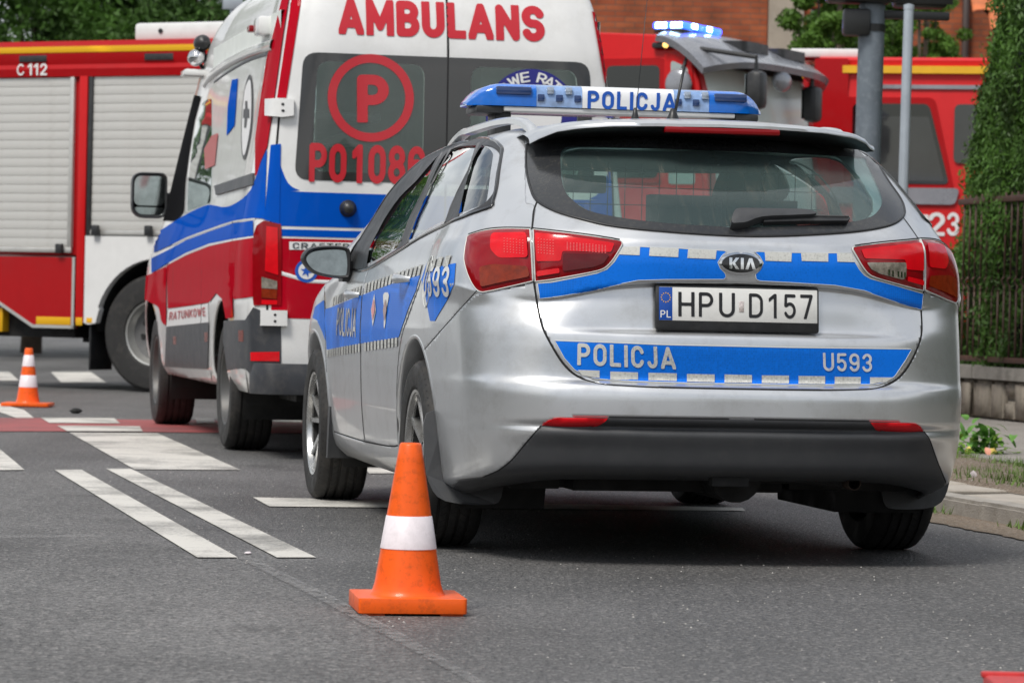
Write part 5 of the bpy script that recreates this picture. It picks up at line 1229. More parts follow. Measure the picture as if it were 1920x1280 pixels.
def plant(name, px_, py_, z, nl, L_, mat, label, spread=1.0, group=None, n_=6, elr=(.35, 1.1), scat=0.0):
    p = G(px_, py_, z); e = empty(name, (p[0], p[1], z)); tag(e, label, 'plant', group)
    for k in range(nl):
        a = 2 * math.pi * k / nl + random.uniform(-.4, .4); el = random.uniform(*elr); V_, F_ = [], []
        leafmesh(V_, F_, (random.gauss(0, scat), random.gauss(0, scat), abs(random.gauss(0, scat)) * 1.4), (math.cos(a) * math.cos(el) * spread, math.sin(a) * math.cos(el) * spread, math.sin(el)), (0, 0, 1), L_ * random.uniform(.45, 1.1), L_ * random.uniform(.13, .20), (.12, random.uniform(.15, .75)), n=n_)
        obj('leaf', V_, F_, mat, e)
    return e
plant('broadleaf_weed', 1838, 853, KH, 60, .125, M['weed'], 'dark green broad-leaved weed standing on the soil verge before the footpath', elr=(.0, 1.4), scat=.055)
plant('low_weed', 1800, 856, KH, 26, .075, M['weed_light'], 'pale green low weed at the left foot of the dark broad-leaved weed', 1.4, scat=.04)
plant('low_weed', 1868, 855, KH, 24, .07, M['weed_light'], 'small pale weed at the right foot of the dark broad-leaved weed', 1.4, scat=.04)
plant('low_weed', 1906, 853, KH, 8, .07, M['weed_light'], 'flat pale weed at the edge of the footpath, away from the dark broad-leaved weed', 1.6)
plant('wall_weed', 1823, 783, KH, 30, .09, M['weed'], 'green weed growing at the foot of the stone wall, the taller of two', 1.0, scat=.05)
plant('wall_weed', 1852, 784, KH, 8, .09, M['weed_light'], 'low weed against the stone wall under the second stone block', 1.3)
M['petal_y'] = P('yellowed leaf', (.85, .62, .18), .6, var=.2, vscale=40); M['petal_p'] = P('pinkish leaf', (.75, .33, .22), .6)
for k, (a, b, mt, lb) in enumerate(((1813, 852, 'petal_y', 'largest yellow fallen leaf on the verge beside the low weed'), (1843, 850, 'petal_y', 'yellow fallen leaf under the dark broad-leaved weed'), (1855, 853, 'petal_p', 'pink fallen leaf on the soil verge'), (1868, 852, 'petal_y', 'small yellow fallen leaf next to the pink one'), (1824, 895, 'cone_white', 'white scrap of paper lying on the bare soil'))):
    p = G(a, b, KH + .01); V_, F_ = [], []; leafmesh(V_, F_, (0, 0, 0), (random.uniform(-1, 1), random.uniform(-.3, .3), .8 if k < 4 else .1), (0, -1, .5), .05 if k < 4 else .035, .018, (.1, .2), n=3)
    tag(obj('fallen_leaf' if k < 4 else 'paper_scrap', V_, F_, M[mt]), lb, 'leaf' if k < 4 else 'litter').location = p

# ------------------------------------------------------------------ stone wall, fence, hedge
M['stone'] = P('wall stone', (.27, .235, .19), .9, var=.3, vscale=5, bump=.8, bscale=25, dirt=((.12, .10, .07), .7, 8))
M['mortar'] = P('mortar', (.12, .105, .085), .95, var=.3, vscale=20)
M['cap'] = P('wall capping', (.25, .235, .21), .9, var=.25, vscale=6, bump=.6, bscale=40, dirt=((.09, .08, .06), .8, 5))
M['fence'] = P('brown fence paint', (.072, .038, .028), .55, var=.25, vscale=25, dirt=((.17, .08, .05), .6, 18))
wall = empty('stone_wall', (*W2(8.62, 23.0), KH), RD); tag(wall, 'low stone wall with a concrete cap carrying the brown fence', 'wall')
T0, T1, WH = -9, 1.35, .385
rbox('wall_core', .035, .30, T0, T1, -.05, WH - .08, M['mortar'], wall, .005)
t = T0
while t < T1:
    l = random.uniform(.20, .42); split = random.random() < .5; zs = [(0, WH - .085)] if not split else [(0, .15 + random.uniform(-.03, .03)), None]
    if split: zs[1] = (zs[0][1], WH - .085)
    for z0, z1 in zs:
        bm = bmesh.new(); box(bm, 0, .09, .012, l - .012, z0 + .01, z1 - .01); bmesh.ops.bevel(bm, geom=bm.edges[:], offset=.022, segments=2, affect='EDGES')
        for v in bm.verts: v.co += Vector((random.uniform(-.008, .008), random.uniform(-.008, .008), random.uniform(-.006, .006)))
        o = objbm('stone', bm, M['stone'], wall, smooth=True); o.location = (random.uniform(-.012, .012), t, 0)
    t += l
t = T0
while t < T1:
    bm = bmesh.new(); box(bm, -.03, .34, .006, 1.19, WH - .085, WH); bevelbm(bm, .012); o = objbm('cap_stone', bm, M['cap'], wall, angle=40); o.location = (0, t, random.uniform(-.004, .004)); t += 1.2
fence = empty('iron_fence', (*W2(8.74, 23.0), KH + WH), RD); tag(fence, 'dark brown iron fence with twisted bars on the stone wall', 'fence')
for z0, z1 in ((.035, .075), (1.20, 1.245)): rbox('rail', -.02, .02, T0, T1, z0, z1, M['fence'], fence, .004)
bm = bmesh.new(); tube([(0, 0, 0), (0, 0, .50)], .008, 6, bm); tube([(0, 0, .50), (.012, .022, .535), (0, .03, .56), (-.012, .02, .585), (0, 0, .61)], .008, 6, bm); tube([(0, 0, .61), (0, 0, 1.22)], .008, 6, bm)
b0 = objbm('bar', bm, M['fence'], fence, smooth=True); first = True
t = -7.0
while t < 1.3:
    o = b0 if first else b0.copy()
    if not first: COL.objects.link(o)
    first = False; o.parent = fence; o.location = (0, t, .05); o.rotation_euler = (0, 0, random.uniform(-.4, .4)); t += .125
for t in (-6.5, -4.0): rbox('fence_post', -.035, .035, t, t + .07, -.01, 1.32, M['fence'], fence, .005)

def flakes(n, shape, size, flat=.5, vert=.0, wid=.45):
    """leaf-sized faces spread through a crown volume.  shape(n) returns (points, outward normals)"""
    p, nn = shape(n); nn = nn / (np.linalg.norm(nn, axis=1, keepdims=True) + 1e-9) * flat + rng.normal(size=(n, 3)) * (1 - flat); nn /= np.linalg.norm(nn, axis=1, keepdims=True) + 1e-9
    ref = np.cross(np.array([[0, 0, 1.0]]), nn) + rng.normal(size=(n, 3)) * .8 if vert else rng.normal(size=(n, 3))
    t_ = np.cross(nn, ref); t_ /= np.linalg.norm(t_, axis=1, keepdims=True) + 1e-9; u_ = np.cross(nn, t_); s_ = size * rng.uniform(.6, 1.3, (n, 1))
    V_ = np.stack([p - t_ * s_, p - u_ * s_ * wid, p + t_ * s_, p + u_ * s_ * wid], 1).reshape(-1, 3)
    return V_, np.arange(n * 4).reshape(-1, 4)
def fastobj(name, V_, F_, mat, parent):
    me = bpy.data.meshes.new(name); n = len(F_); me.vertices.add(len(V_)); me.vertices.foreach_set('co', np.asarray(V_, np.float32).ravel())
    me.loops.add(n * 4); me.loops.foreach_set('vertex_index', np.asarray(F_, np.int32).ravel()); me.polygons.add(n); me.polygons.foreach_set('loop_start', np.arange(0, n * 4, 4, dtype=np.int32)); me.update(calc_edges=True); me.validate()
    me.materials.append(mat); o = bpy.data.objects.new(name, me); COL.objects.link(o); o.parent = parent; return o
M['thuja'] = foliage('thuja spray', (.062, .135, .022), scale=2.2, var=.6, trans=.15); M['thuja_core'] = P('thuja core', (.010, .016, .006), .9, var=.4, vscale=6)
M['bark'] = P('bark', (.10, .075, .055), .9, var=.35, vscale=8, bump=.8, bscale=18)
def thuja(x, y, h, r, label, nf, taper=.75):
    e = empty('thuja', (x, y, KH)); tag(e, label, 'conifer', 'thuja hedge behind the fence')
    objbm('trunk', tube([(0, 0, 0), (.02, 0, h * .5), (0, .02, h * .93)], [.07, .045, .008], 8), M['bark'], e, smooth=True)
    la, lz, lr = rng.uniform(0, 6.28, 70), rng.uniform(.03, .97, 70), rng.uniform(.03, .10, 70)
    def rad_at(z, a):
        z = np.asarray(z, float); a = np.asarray(a, float)
        k = np.minimum(1, (1 - z) * (3.2 if taper < 1 else 1.32)) ** .8 * np.minimum(1, .72 + z * 2.5)
        da = (a[..., None] - la + math.pi) % (2 * math.pi) - math.pi
        b = (np.exp(-((da * .8) ** 2 + ((z[..., None] - lz) * h * .9) ** 2) / lr) * .30).max(-1)
        return r * k * (.72 + b)
    def shp(n):
        z = rng.uniform(.012, 1, n) ** .9; a = rng.uniform(0, 6.28, n); rr = rad_at(z, a) * (1.03 - np.abs(rng.normal(0, .11, n)) + .16 * rng.uniform(0, 1, n) ** 7)
        return np.stack([rr * np.cos(a), rr * np.sin(a), z * h], 1), np.stack([np.cos(a), np.sin(a), np.full(n, .25)], 1)
    V_, F_ = flakes(nf, shp, .027, .5, 1.0, .30); fastobj('crown', V_, F_, M['thuja'], e)
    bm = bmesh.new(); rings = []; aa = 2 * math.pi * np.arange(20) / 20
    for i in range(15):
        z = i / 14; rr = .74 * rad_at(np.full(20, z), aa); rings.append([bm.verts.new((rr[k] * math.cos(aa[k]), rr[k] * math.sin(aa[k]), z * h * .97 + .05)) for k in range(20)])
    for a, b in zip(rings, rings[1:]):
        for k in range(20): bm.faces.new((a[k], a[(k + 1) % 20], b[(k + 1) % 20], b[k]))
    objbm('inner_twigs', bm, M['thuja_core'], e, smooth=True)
for k, (t, h, r, lb, nf) in enumerate(((-4.6, 4.2, .62, 'broad thuja behind the fence at the near end of the hedge', 20000), (-3.3, 4.0, .60, 'thuja behind the fence, second from the near end of the hedge', 30000), (-2.05, 4.4, .62, 'thuja behind the fence where the top rail disappears into foliage', 80000), (-.75, 4.0, .76, 'tall tapering thuja at the street corner end of the hedge', 90000))):
    x, y = W2(9.30 if k < 3 else 9.50, 24.6 + t + 1.0); thuja(x, y, h, r, lb, nf, 2 if k == 3 else .75)

# ------------------------------------------------------------------ traffic cones and the red plate
def cone(name, X, Y, rz, h, rb, rt, bands, base, label, bt=.032, grp='orange traffic cones'):
    e = empty(name, (X, Y, 0), rz); tag(e, label, 'traffic cone', grp)
    bm = bmesh.new(); pl_ = roundpoly([(-base / 2, -base / 2), (base / 2, -base / 2), (base / 2, base / 2), (-base / 2, base / 2)], .014, 3); prism(pl_, 'z', .006, bt, bm=bm); bevelbm(bm, .005)
    for sx in (-1, 1):
        for sy in (-1, 1): box(bm, sx * base * .36 - .03, sx * base * .36 + .03, sy * base * .36 - .03, sy * base * .36 + .03, 0, .0055)
    objbm('base_plate', bm, M['orange'], e, angle=40)
    rr = lambda z: rb + (rt - rb) * (z - bt) / (h - bt)
    prof = [(rb * 1.10, bt - .002), (rb * 1.03, bt + .006), (rb, bt + .014)] + [(rr(z), z) for z in np.linspace(bt + .03, h - .006, 10)] + [(rt * .9, h), (rt * .62, h), (rt * .55, h - .02), (rt * .6, h - .06)]
    objbm('cone_body', lathe(prof, 40, 'z'), M['orange'], e, angle=60)
    for z0, z1 in bands: objbm('white_sleeve', lathe([(rr(z0) + .0003, z0), (rr(z0) + .0018, z0 + .001), (rr(z1) + .0018, z1 - .001), (rr(z1) + .0003, z1)], 40, 'z'), M['cone_white'], e, angle=60)
    return e
cb = G(763, 1146)
cone('traffic_cone', cb[0], cb[1] + .01, rad(8), .449, .0935, .0288, [(.168, .256)], .288, 'orange traffic cone with a single white sleeve behind the silver car', .046)
c2 = G(52, 762); cone('traffic_cone', c2[0], c2[1] - .0, rad(0), .437, .085, .028, [(.145, .235), (.30, .385)], .355, 'orange traffic cone with two white sleeves near the fire engine wheel', .03)
rp = empty('barrier_foot', (1.19, 6.50, 0)); tag(rp, 'red plastic barrier foot standing on the bare asphalt', 'barrier')
M['red_plastic'] = P('red plastic', (.55, .035, .035), .45, var=.08, dirt=((.12, .02, .02), .6, 30))
cz = .115; q = onplane(1843, 1257, (0, 6.62, 0), (0, 1, 0)); cz = q[2]
rbox('foot_shell', q[0] - 1.19, .32, -.20, .12, 0, cz - .006, M['red_plastic'], rp, .008); rbox('foot_rim', q[0] - 1.194, .324, .105, .124, cz - .012, cz, M['red_plastic'], rp, .003)
# grit on the road
V_, F_ = [], []
def pebble(x, y, s_):
    b = len(V_); 
    for k in range(5): a = k * 1.2566 + random.uniform(-.3, .3); V_.append((x + s_ * math.cos(a), y + s_ * math.sin(a), .0015))
    V_.append((x + random.uniform(-.2, .2) * s_, y, .002 + s_ * .7)); F_.extend([(b + k, b + (k + 1) % 5, b + 5) for k in range(5)])
for k in range(900):
    x = random.uniform(-2.2, 2.2); y = random.uniform(7, 17); pebble(x, y, random.uniform(.0012, .004))
obj('grit', V_, F_, P('grit', (.50, .48, .45), .8), smooth=False, kind='stuff')
for (a, b, s_, mt, lb, nm) in ((142, 775, .045, 'under', 'dark lump of rubble lying on the road near the far cone', 'rubble'), (465, 1039, .012, 'cone_white', 'tiny white fleck beside the end of the double line', 'litter')):
    p = G(a, b); bm = bmesh.new(); bmesh.ops.create_icosphere(bm, subdivisions=2, radius=s_)
    for v in bm.verts: v.co = Vector((v.co.x * random.uniform(.8, 1.2), v.co.y * random.uniform(.8, 1.2), (v.co.z * .45 + s_ * .42) * random.uniform(.85, 1.1)))
    o = objbm(nm, bm, M[mt], smooth=True); o.location = p; tag(o, lb, nm)

# ------------------------------------------------------------------ out-of-frame hedges beside and behind, added for dark reflections in paint and glass
M['hedge'] = foliage('hedge leaf', (.05, .10, .022), scale=1.5, var=.6, trans=.15)
def hedge(s0, t0, t1, h, d, label, nf, rz=None, at=None):
    e = empty('unseen_hedge', (*(at or W2(s0, t0)), 0), RD if rz is None else rz); tag(e, label, 'hedge'); L_ = t1 - t0
    def shp(n):
        y = rng.uniform(0, L_, n); k = rng.uniform(0, 1, n); a = k * (2 * h + d); x = np.where(a < h, 0, np.where(a < h + d, a - h, d)); z = np.where(a < h, a, np.where(a < h + d, h, 2 * h + d - a))
        nn = np.where((a < h)[:, None], [[-1, 0, .2]], np.where((a < h + d)[:, None], [[0, 0, 1]], [[1, 0, .2]])); b = .10 * np.sin(y * 2.1 + z * 3) + .07 * np.sin(y * 5.3 - z * 2)
        return np.stack([x, y, z], 1) + nn * b[:, None] + rng.normal(0, .05, (n, 3)), nn
    V_, F_ = flakes(nf, shp, .085, .5); fastobj('foliage', V_, F_, M['hedge'], e)
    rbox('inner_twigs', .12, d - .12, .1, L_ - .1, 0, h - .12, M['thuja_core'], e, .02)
hedge(-9.5, -14, 26, 2.4, 1.2, 'long unseen hedge along the opposite side of the street, added for dark reflections', 40000)
hedge(9.6, -16, 16, 3.0, 1.0, 'tall unseen hedge continuing the thujas along the near side, added for dark reflections', 36000)
hedge(0, 0, 26, 3.4, 1.4, 'unseen hedge across the street behind the viewer, added for dark reflections', 16000, rad(-90), (-13, -22))

# ------------------------------------------------------------------ ambulance
def vrow(z, yb, hw, yf, nose=.5, rc=.10, hf=.93):
    c = [(0, yb), (.45 * hw, yb + .002), (hw - rc * 1.25, yb + .008), (hw - rc * .28, yb + rc * .42), (hw, yb + rc * 1.6)]
    ye = yf - nose
    for fr, f in ((.15, 1.0), (.35, 1.0), (.55, 1.0), (.78, 1.0), (1.0, .985)): c.append((hw * f, c[4][1] + (ye - c[4][1]) * fr))
    c += [(hw * hf * .93, yf - nose * .32), (hw * .5, yf - nose * .05), (0, yf)]
    return [(x, y, z) for x, y in c]
AR = [vrow(.34, -1.15, .95, 4.50), vrow(.42, -1.185, .995, 4.60), vrow(.60, -1.195, 1.012, 4.64), vrow(.80, -1.195, 1.018, 4.63), vrow(1.0, -1.195, 1.018, 4.55), vrow(1.10, -1.195, 1.014, 4.42, .5),
      vrow(1.18, -1.195, 1.006, 4.22, .5), vrow(1.26, -1.195, .993, 4.02, .5), vrow(1.36, -1.195, .976, 3.90, .5), vrow(1.6, -1.195, .945, 3.66, .48), vrow(1.93, -1.19, .900, 3.34, .45), vrow(2.12, -1.185, .872, 3.14, .42),
      vrow(2.30, -1.15, .845, 2.92, .4), vrow(2.42, -1.11, .820, 2.72, .4), vrow(2.54, -1.06, .770, 2.42, .4), vrow(2.64, -.98, .66, 2.0, .4), vrow(2.70, -.7, .42, 1.5, .3), vrow(2.72, .3, .03, .6, .1, .01)]
AM = Vehicle('ambulance', -.614, 19.018, rad(12.0)); AM.loft = Loft(AR, [22, 18, 12, 10, 14, 20, 20, 20, 20, 12, 12, 10], [4, 8, 9, 9, 5, 5, 5, 5, 8, 11, 7, 7, 5, 5, 5, 4, 4])
AE = AM.e; tag(AE, 'white, red and blue van ambulance with AMBULANS on its back doors', 'ambulance')
M['amb_red'] = P('ambulance red', (.44, .004, .016), .30, coat=.10, spec=.0, var=.04, dirt=((.25, .05, .04), .2, 6))
M['amb_blue'] = P('ambulance blue', (.002, .085, .50), .30, coat=.10, spec=.0, var=.04)
M['amb_grey'] = P('grey cladding', (.040, .043, .050), .45, var=.12, dirt=((.14, .13, .12), .5, 9))
M['pillar_black'] = P('pillar black', (.006, .006, .007), .8, spec=.05)
M['pane_amb'] = GLASS('ambulance pane', (.80, .92, .87), boost=1.0, haze=.14, hazecol=(.36, .48, .44))  # greenish film; its haze colour also brightens the pane over the dark cabin
M['red_print'] = P('red print', (.55, .010, .022), .3, coat=.4)
M['amb_dark'] = P('window surround', (.028, .028, .028), .1, coat=.6)
M['amb_wall'] = P('ambulance lining', (.80, .84, .80), .5, var=.08)
V, F = AM.loft.V, AM.loft.F
for wy in (0, 3.64):
    s = np.where(np.abs(V[:, 0]) > .6, .445 - np.hypot((V[:, 1] - wy) * .95, V[:, 2] - .375), -1); _, (V, F) = cut(V, F, s)
pL = roundpoly([(-.715, 1.50), (-.125, 1.50), (-.125, 2.075), (-.690, 2.075)], .07)
for sg in (1, -1):
    s = np.where((V[:, 1] < -1.0), sdf(pL * np.array([sg, 1]), V[:, [0, 2]]), -1); _, (V, F) = cut(V, F, s)
zz = V[:, 2]; s = np.where(V[:, 1] > 2.3, np.minimum(np.minimum(zz - 1.32, 2.30 - zz), (.86 - .14 * (zz - 1.3)) - np.abs(V[:, 0]) + 0 * zz), -1); s = np.where(np.abs(V[:, 0]) < .80, s, -1); _, (V, F) = cut(V, F, s)
ab = panel('body_shell', V, F, M['white'], parent=AE)
wv, wf = clip(AM.loft.V, AM.loft.F, np.where((AM.loft.V[:, 1] > 2.3), np.minimum(np.minimum(AM.loft.V[:, 2] - 1.30, 2.32 - AM.loft.V[:, 2]), (.81 - .0 * AM.loft.V[:, 2]) - np.abs(AM.loft.V[:, 0])), -1))[0]
wv = wv.copy(); wv[:, 1] -= .006; obj('windscreen', wv, wf, M['glass_front'], AE)
ain = empty('patient_cabin'); ain.parent = AE
bm = bmesh.new(); box(bm, -.86, .86, -1.0, 1.9, .5, 2.35); bmesh.ops.reverse_faces(bm, faces=bm.faces[:])
bf = [f for f in bm.faces if f.calc_center_median().y < -.9]; bmesh.ops.delete(bm, geom=bf, context='FACES'); objbm('cabin_lining', bm, M['amb_wall'], ain)
rbox('cabin_shelf', -.84, -.30, -.9, 1.2, 1.78, 1.83, M['amb_grey'], ain, .01); rbox('cabin_cupboard', .25, .84, -.8, 1.6, 1.5, 2.1, M['amb_wall'], ain, .02); rbox('attendant_seat', -.45, -.05, .3, .5, 1.1, 1.72, M['amb_dark'], ain, .05)
for x in (-.66, .45): rbox('grab_rail', x, x + .012, -.9, -.885, 1.5, 2.05, M['chrome'], ain, .003)
# back doors
dl = AM.decal('window_surround', roundpoly([(-.800, 1.455), (.800, 1.455), (.763, 2.118), (-.763, 2.118)], .075), M['amb_dark'], ab, 'rear', off=.003, step=.03, holes=[pL, (pL * np.array([-1, 1]))[::-1]])
for sg in (1, -1): AM.decal('back_window', pL * np.array([sg, 1]), M['pane_amb'], ab, 'rear', off=.0025, step=.05)
def A(name, q, mat, par=None, off=.0022, **k): return AM.decal(name, q, mat, par or ab, off=off, step=k.pop('step', 12), **k)
M['amb_white_line'] = P('white line', (.80, .80, .80), .35)
# blue, red and white fields of the doors (rear view x,z built from pixels)
def rz(pxs): 
    o_ = []
    for q in pxs:
        h = AM.plane(*q, (0, -1.193, 0), (0, 1, 0)); o_.append((h.x, h.z))
    return o_
def AR_(name, pxs, mat, off=.0022, smooth=None, par=None, **k):
    q = rz(pxs); q = smoothpoly(q, 4, sharp=smooth) if smooth is not None else q
    return AM.decal(name, q, mat, par or ab, 'rear', off=off, step=.045, **k)
xr = lambda z: .93
zl1 = rz([(540, 424)])[0][1]; zl2 = rz([(540, 430)])[0][1]; zl3 = rz([(540, 443)])[0][1]; zl4 = rz([(540, 447)])[0][1]; zred = rz([(540, 572)])[0][1]; zred2 = .735
XE = .905
def curve_top(sg): return [(sg * XE, 1.62), (sg * .872, 1.53), (sg * .83, 1.435), (sg * .77, 1.40), (sg * .70, 1.392)]
bt = smoothpoly([(-XE, zl1), (XE, zl1)] + curve_top(1) + curve_top(-1)[::-1], 3, sharp=(0, 1, 2, 11))
AM.decal('blue_field', bt, M['amb_blue'], ab, 'rear', off=.0022, step=.045)
AM.decal('blue_field', [(-XE, zl3), (XE, zl3), (XE, zl2), (-XE, zl2)], M['amb_blue'], ab, 'rear', off=.0022, step=.045)
AM.decal('red_field', [(-XE, zred2), (XE, zred2), (XE, zl4), (-XE, zl4)], M['amb_red'], ab, 'rear', off=.0022, step=.045)
AM.strip('white_wave', [(-.9, 1.0 - .02), (-.72, .93), (-.60, .928), (.60, .928), (.72, .93), (.9, .98)], .022, M['amb_white_line'], ab, 'rear', off=.004)
AM.strip('door_gap', [(0, .52), (0, 2.48)], .012, M['seam'], ab, 'rear', off=.004)
for sg in (-1, 1):
    AM.strip('door_gap', [(sg * .925, .52), (sg * .925, 1.05), (sg * .905, 1.45), (sg * .870, 1.93), (sg * .845, 2.15), (sg * .815, 2.38)], .012, M['seam'], ab, 'rear', off=.0045)
# corner posts: red flash between white lines
A('red_flash', [(549, -5), (566, -5), (537, 184), (521, 184)], M['amb_red'], off=.006, step=4)
A('red_flash', [(1104, -5), (1119, -5), (1147, 165), (1134, 165)], M['amb_red'], off=.006, step=4)
A('blue_post', [(509, 272), (527, 270), (524, 420), (496, 412)], M['amb_blue'], off=.006, step=4)
A('red_quarter', [(531, -5), (544, -5), (532, 70), (516, 186), (503, 275), (491, 302), (483, 328), (480, 330), (480, 260), (491, 180), (502, 110), (515, 60)], M['amb_red'], off=.006, step=5)
# side fields
A('blue_field', smoothpoly([(502, 280), (491, 304), (482.5, 330), (471.5, 356), (456, 373), (434, 386), (417, 388.5), (395, 384), (373, 391), (351, 402), (330, 414), (290, 440), (290, 474), (325, 458), (351, 445), (395, 429), (438, 414.5), (478, 409), (497, 411)], 2, sharp=(0, 10, 11, 12, 13, 18)), M['amb_blue'], off=.005, step=5)
A('blue_field', [(285, 484), (322, 466), (351, 450), (395, 434), (438, 419), (476, 414), (476, 442), (438, 448), (393, 457), (350, 474), (318, 492), (285, 512)], M['amb_blue'], off=.005, step=5)
A('red_field', [(313.5, 498), (350, 479), (393, 462), (438, 452), (476, 446), (476, 556), (440, 561), (425, 540), (410, 545), (393, 567), (350, 574), (316, 578)], M['amb_red'], off=.005, step=5)
AM.region('red_field', [(270, 520), (313, 499), (313, 611), (304, 604), (299, 575), (270, 560)], M['amb_red'], ab)
A('arch_red', [(412, 520), (420, 505), (430, 508), (437, 540), (439, 595), (425, 597), (418, 560), (405, 548)], M['amb_red'], off=.006, step=8)
for pts in ([(394, 570), (398, 525), (406, 500), (415, 490), (424, 500), (430, 520)], [(480, 408), (438, 413), (395, 428), (351, 444), (325, 457)], [(477, 443), (438, 449), (393, 458), (350, 475), (318, 493)]):
    AM.strip('white_line', smoothpoly(pts, 4, False), .03, M['amb_white_line'], ab, off=.004)
A('grey_cladding', [(313, 613), (393, 604), (391, 691), (310, 687)], M['amb_grey'], off=.005, step=6); A('grey_cladding', [(421, 601), (461, 599.6), (476, 576), (490, 582), (527, 590), (527, 690), (470, 700), (461, 690), (427, 693), (420, 640)], M['amb_grey'], off=.005, step=6)
A('side_text_field', [(316, 580), (391, 569), (392, 604), (313, 612)], M['amb_white_line'], off=.003)
AM.text('side_lettering', 'RATUNKOWE', [(320, 585), (386, 576), (387, 592), (318, 600)], M['red_print'], ab, off=.006, bold=.03)
for q in ([(449, 619), (458, 619), (458, 640), (449, 640)], [(385, 623), (391, 622), (391, 640), (385, 641)], [(326, 630), (332, 630), (332, 645), (326, 645)]): A('side_marker', q, M['amber_lens'], off=.006, step=6)
A('bumper_reflector', [(472, 660), (524, 659), (524, 677), (472, 676)], M['bright_lens'], off=.008, step=8, thick=.008)
A('sliding_rail_cover', [(405, 349), (478, 325), (478, 346), (408, 366)], M['amb_grey'], off=.012, thick=.012, step=9)
A('cab_door_window', smoothpoly([(353, 396), (354, 345), (363, 270), (374, 215), (384, 190), (398, 186), (398, 300), (396, 380)], 3, sharp=(0, 5, 7)), M['glass_side'], off=.004, step=8)
AM.region('a_pillar_trim', [(280, 414), (290, 340), (310, 280), (330, 222), (350, 176), (378, 181), (366, 225), (356, 285), (348, 345), (346, 396), (333, 414)], M['pillar_black'], ab)
for q in ([(380, 470), (379, 560), (377, 640)], [(327, 500), (324, 560)], [(437, 415), (437, 480)]): AM.strip('panel_gap', q, .01, M['seam'], ab, off=.005)
AM.strip('roof_gutter', smoothpoly([(513, 84), (470, 98), (430, 118), (400, 140), (386, 158)], 4, False), .06, M['white'], ab, off=.02); AM.strip('gutter_gap', smoothpoly([(513, 99), (470, 112), (430, 134), (402, 154)], 4, False), .018, M['amb_grey'], ab, off=.004)
def castbox(name, px_, py_, hx, hy, hz, mat, par, off=0.0):
    p, n = AM.cast(px_, py_); p = p + n * off
    return rbox(name, p[0] - hx, p[0] + hx, p[1] - hy, p[1] + hy, p[2] - hz, p[2] + hz, mat, par, min(hx, hy, hz) * .4)
lm = castbox('side_lamp', 507, 52, .05, .10, .05, M['white'], AE, .03); castbox('side_lamp_lens', 499, 60, .03, .05, .018, M['red_lens'], lm, .07)
A('emblem', smoothpoly([(470, 140), (475, 170), (474, 230), (466, 280), (459, 300), (454, 280), (454, 220), (460, 165)], 4), M['ink'], off=.004, step=8); A('emblem_field', smoothpoly([(470, 150), (473, 172), (472, 228), (465, 274), (459, 292), (456, 275), (456, 222), (461, 170)], 4), M['amb_white_line'], off=.006, step=8)
A('emblem_cross', [(462, 190), (466, 190), (467, 205), (470, 205), (470, 222), (466, 222), (464, 240), (460, 240), (461, 222), (458, 222), (459, 205), (462, 205)], M['ink'], off=.008, step=8)
A('side_poster', [(436, 150), (447, 148), (441, 235), (426, 255), (428, 200)], M['amb_blue'], off=.004, step=8); A('side_sticker', [(384, 280), (398, 255), (410, 250), (404, 310), (386, 318)], M['red_print'], off=.005, step=8)
# tail lights
tl_ = A('tail_light', smoothpoly([(495.5, 414), (524, 420), (528, 436), (527.5, 572), (479, 572.6), (476, 558), (477.5, 440)], 3, sharp=(0, 1, 3, 4)), M['red_lens'], off=.008, thick=.03, step=8)
A('brake_lens', [(500, 424), (521, 427), (522, 516), (497, 508)], M['bright_lens'], tl_, off=.012); A('reverse_lens', [(491, 519), (520, 527), (520, 542), (491, 540)], M['clear_lens'], tl_, off=.012); A('indicator_lens', [(491, 541), (520, 543), (519, 560), (491, 558)], M['amber_lens'], tl_, off=.012); A('brake_lens', [(491, 562), (520, 563), (520, 571), (491, 570)], M['bright_lens'], tl_, off=.012)
AM.decal('tail_light', [(.90, .80), (.99, .80), (.99, 1.24), (.93, 1.26)], M['red_lens'], ab, 'rear', off=.008, step=.05)
# hinges, lock, badges
for q in ([(508, 188), (531, 186), (552, 188), (552, 218), (530, 221), (508, 219)], [(490, 581), (538, 582), (538, 611), (490, 610)]):
    h_ = A('hinge', q, M['white'], off=.035, thick=.03, step=9)
    cx = sum(p[0] for p in q) / len(q); cy = sum(p[1] for p in q) / len(q)
    for dy in (-6, 6): A('hinge_bolt', ell(cx + 3, cy + dy, 2.6, 2.6, 0, 10), M['ink'], h_, off=.037, step=5)
lk = rz([(652, 391)])[0]
o = objbm('door_knob', lathe([(.045, 0), (.045, .012), (.034, .018), (.034, .03), (.022, .048), (0, .052)], 20, 'y', Matrix.Translation((lk[0], -1.193, lk[1])) @ Matrix.Diagonal((1, -1, 1, 1))), M['trim'], ab, smooth=True)
AR_('badge_plate', [(542, 453), (660, 455), (660, 470), (542, 468)], M['amb_white_line'], off=.005); 
q = rz([(548, 455), (655, 457), (655, 468), (548, 466)]); AM.text('badge_lettering', 'CRAFTER', q, M['chrome'], ab, 'rear', off=.008, bold=.03)
c = rz([(574, 508)])[0]; em = AM.decal('round_emblem', ell(c[0], c[1], .060, .060), M['letter_blue'], ab, 'rear', off=.005, step=.03); AM.decal('emblem_field', ell(c[0], c[1], .043, .043), M['amb_white_line'], em, 'rear', off=.007, step=.03)
AM.decal('emblem_star', [(c[0] + (.034 if k % 2 else .014) * math.cos(k * math.pi / 6 + .26), c[1] + (.034 if k % 2 else .014) * math.sin(k * math.pi / 6 + .26)) for k in range(12)], M['letter_blue'], em, 'rear', off=.009, step=.03)
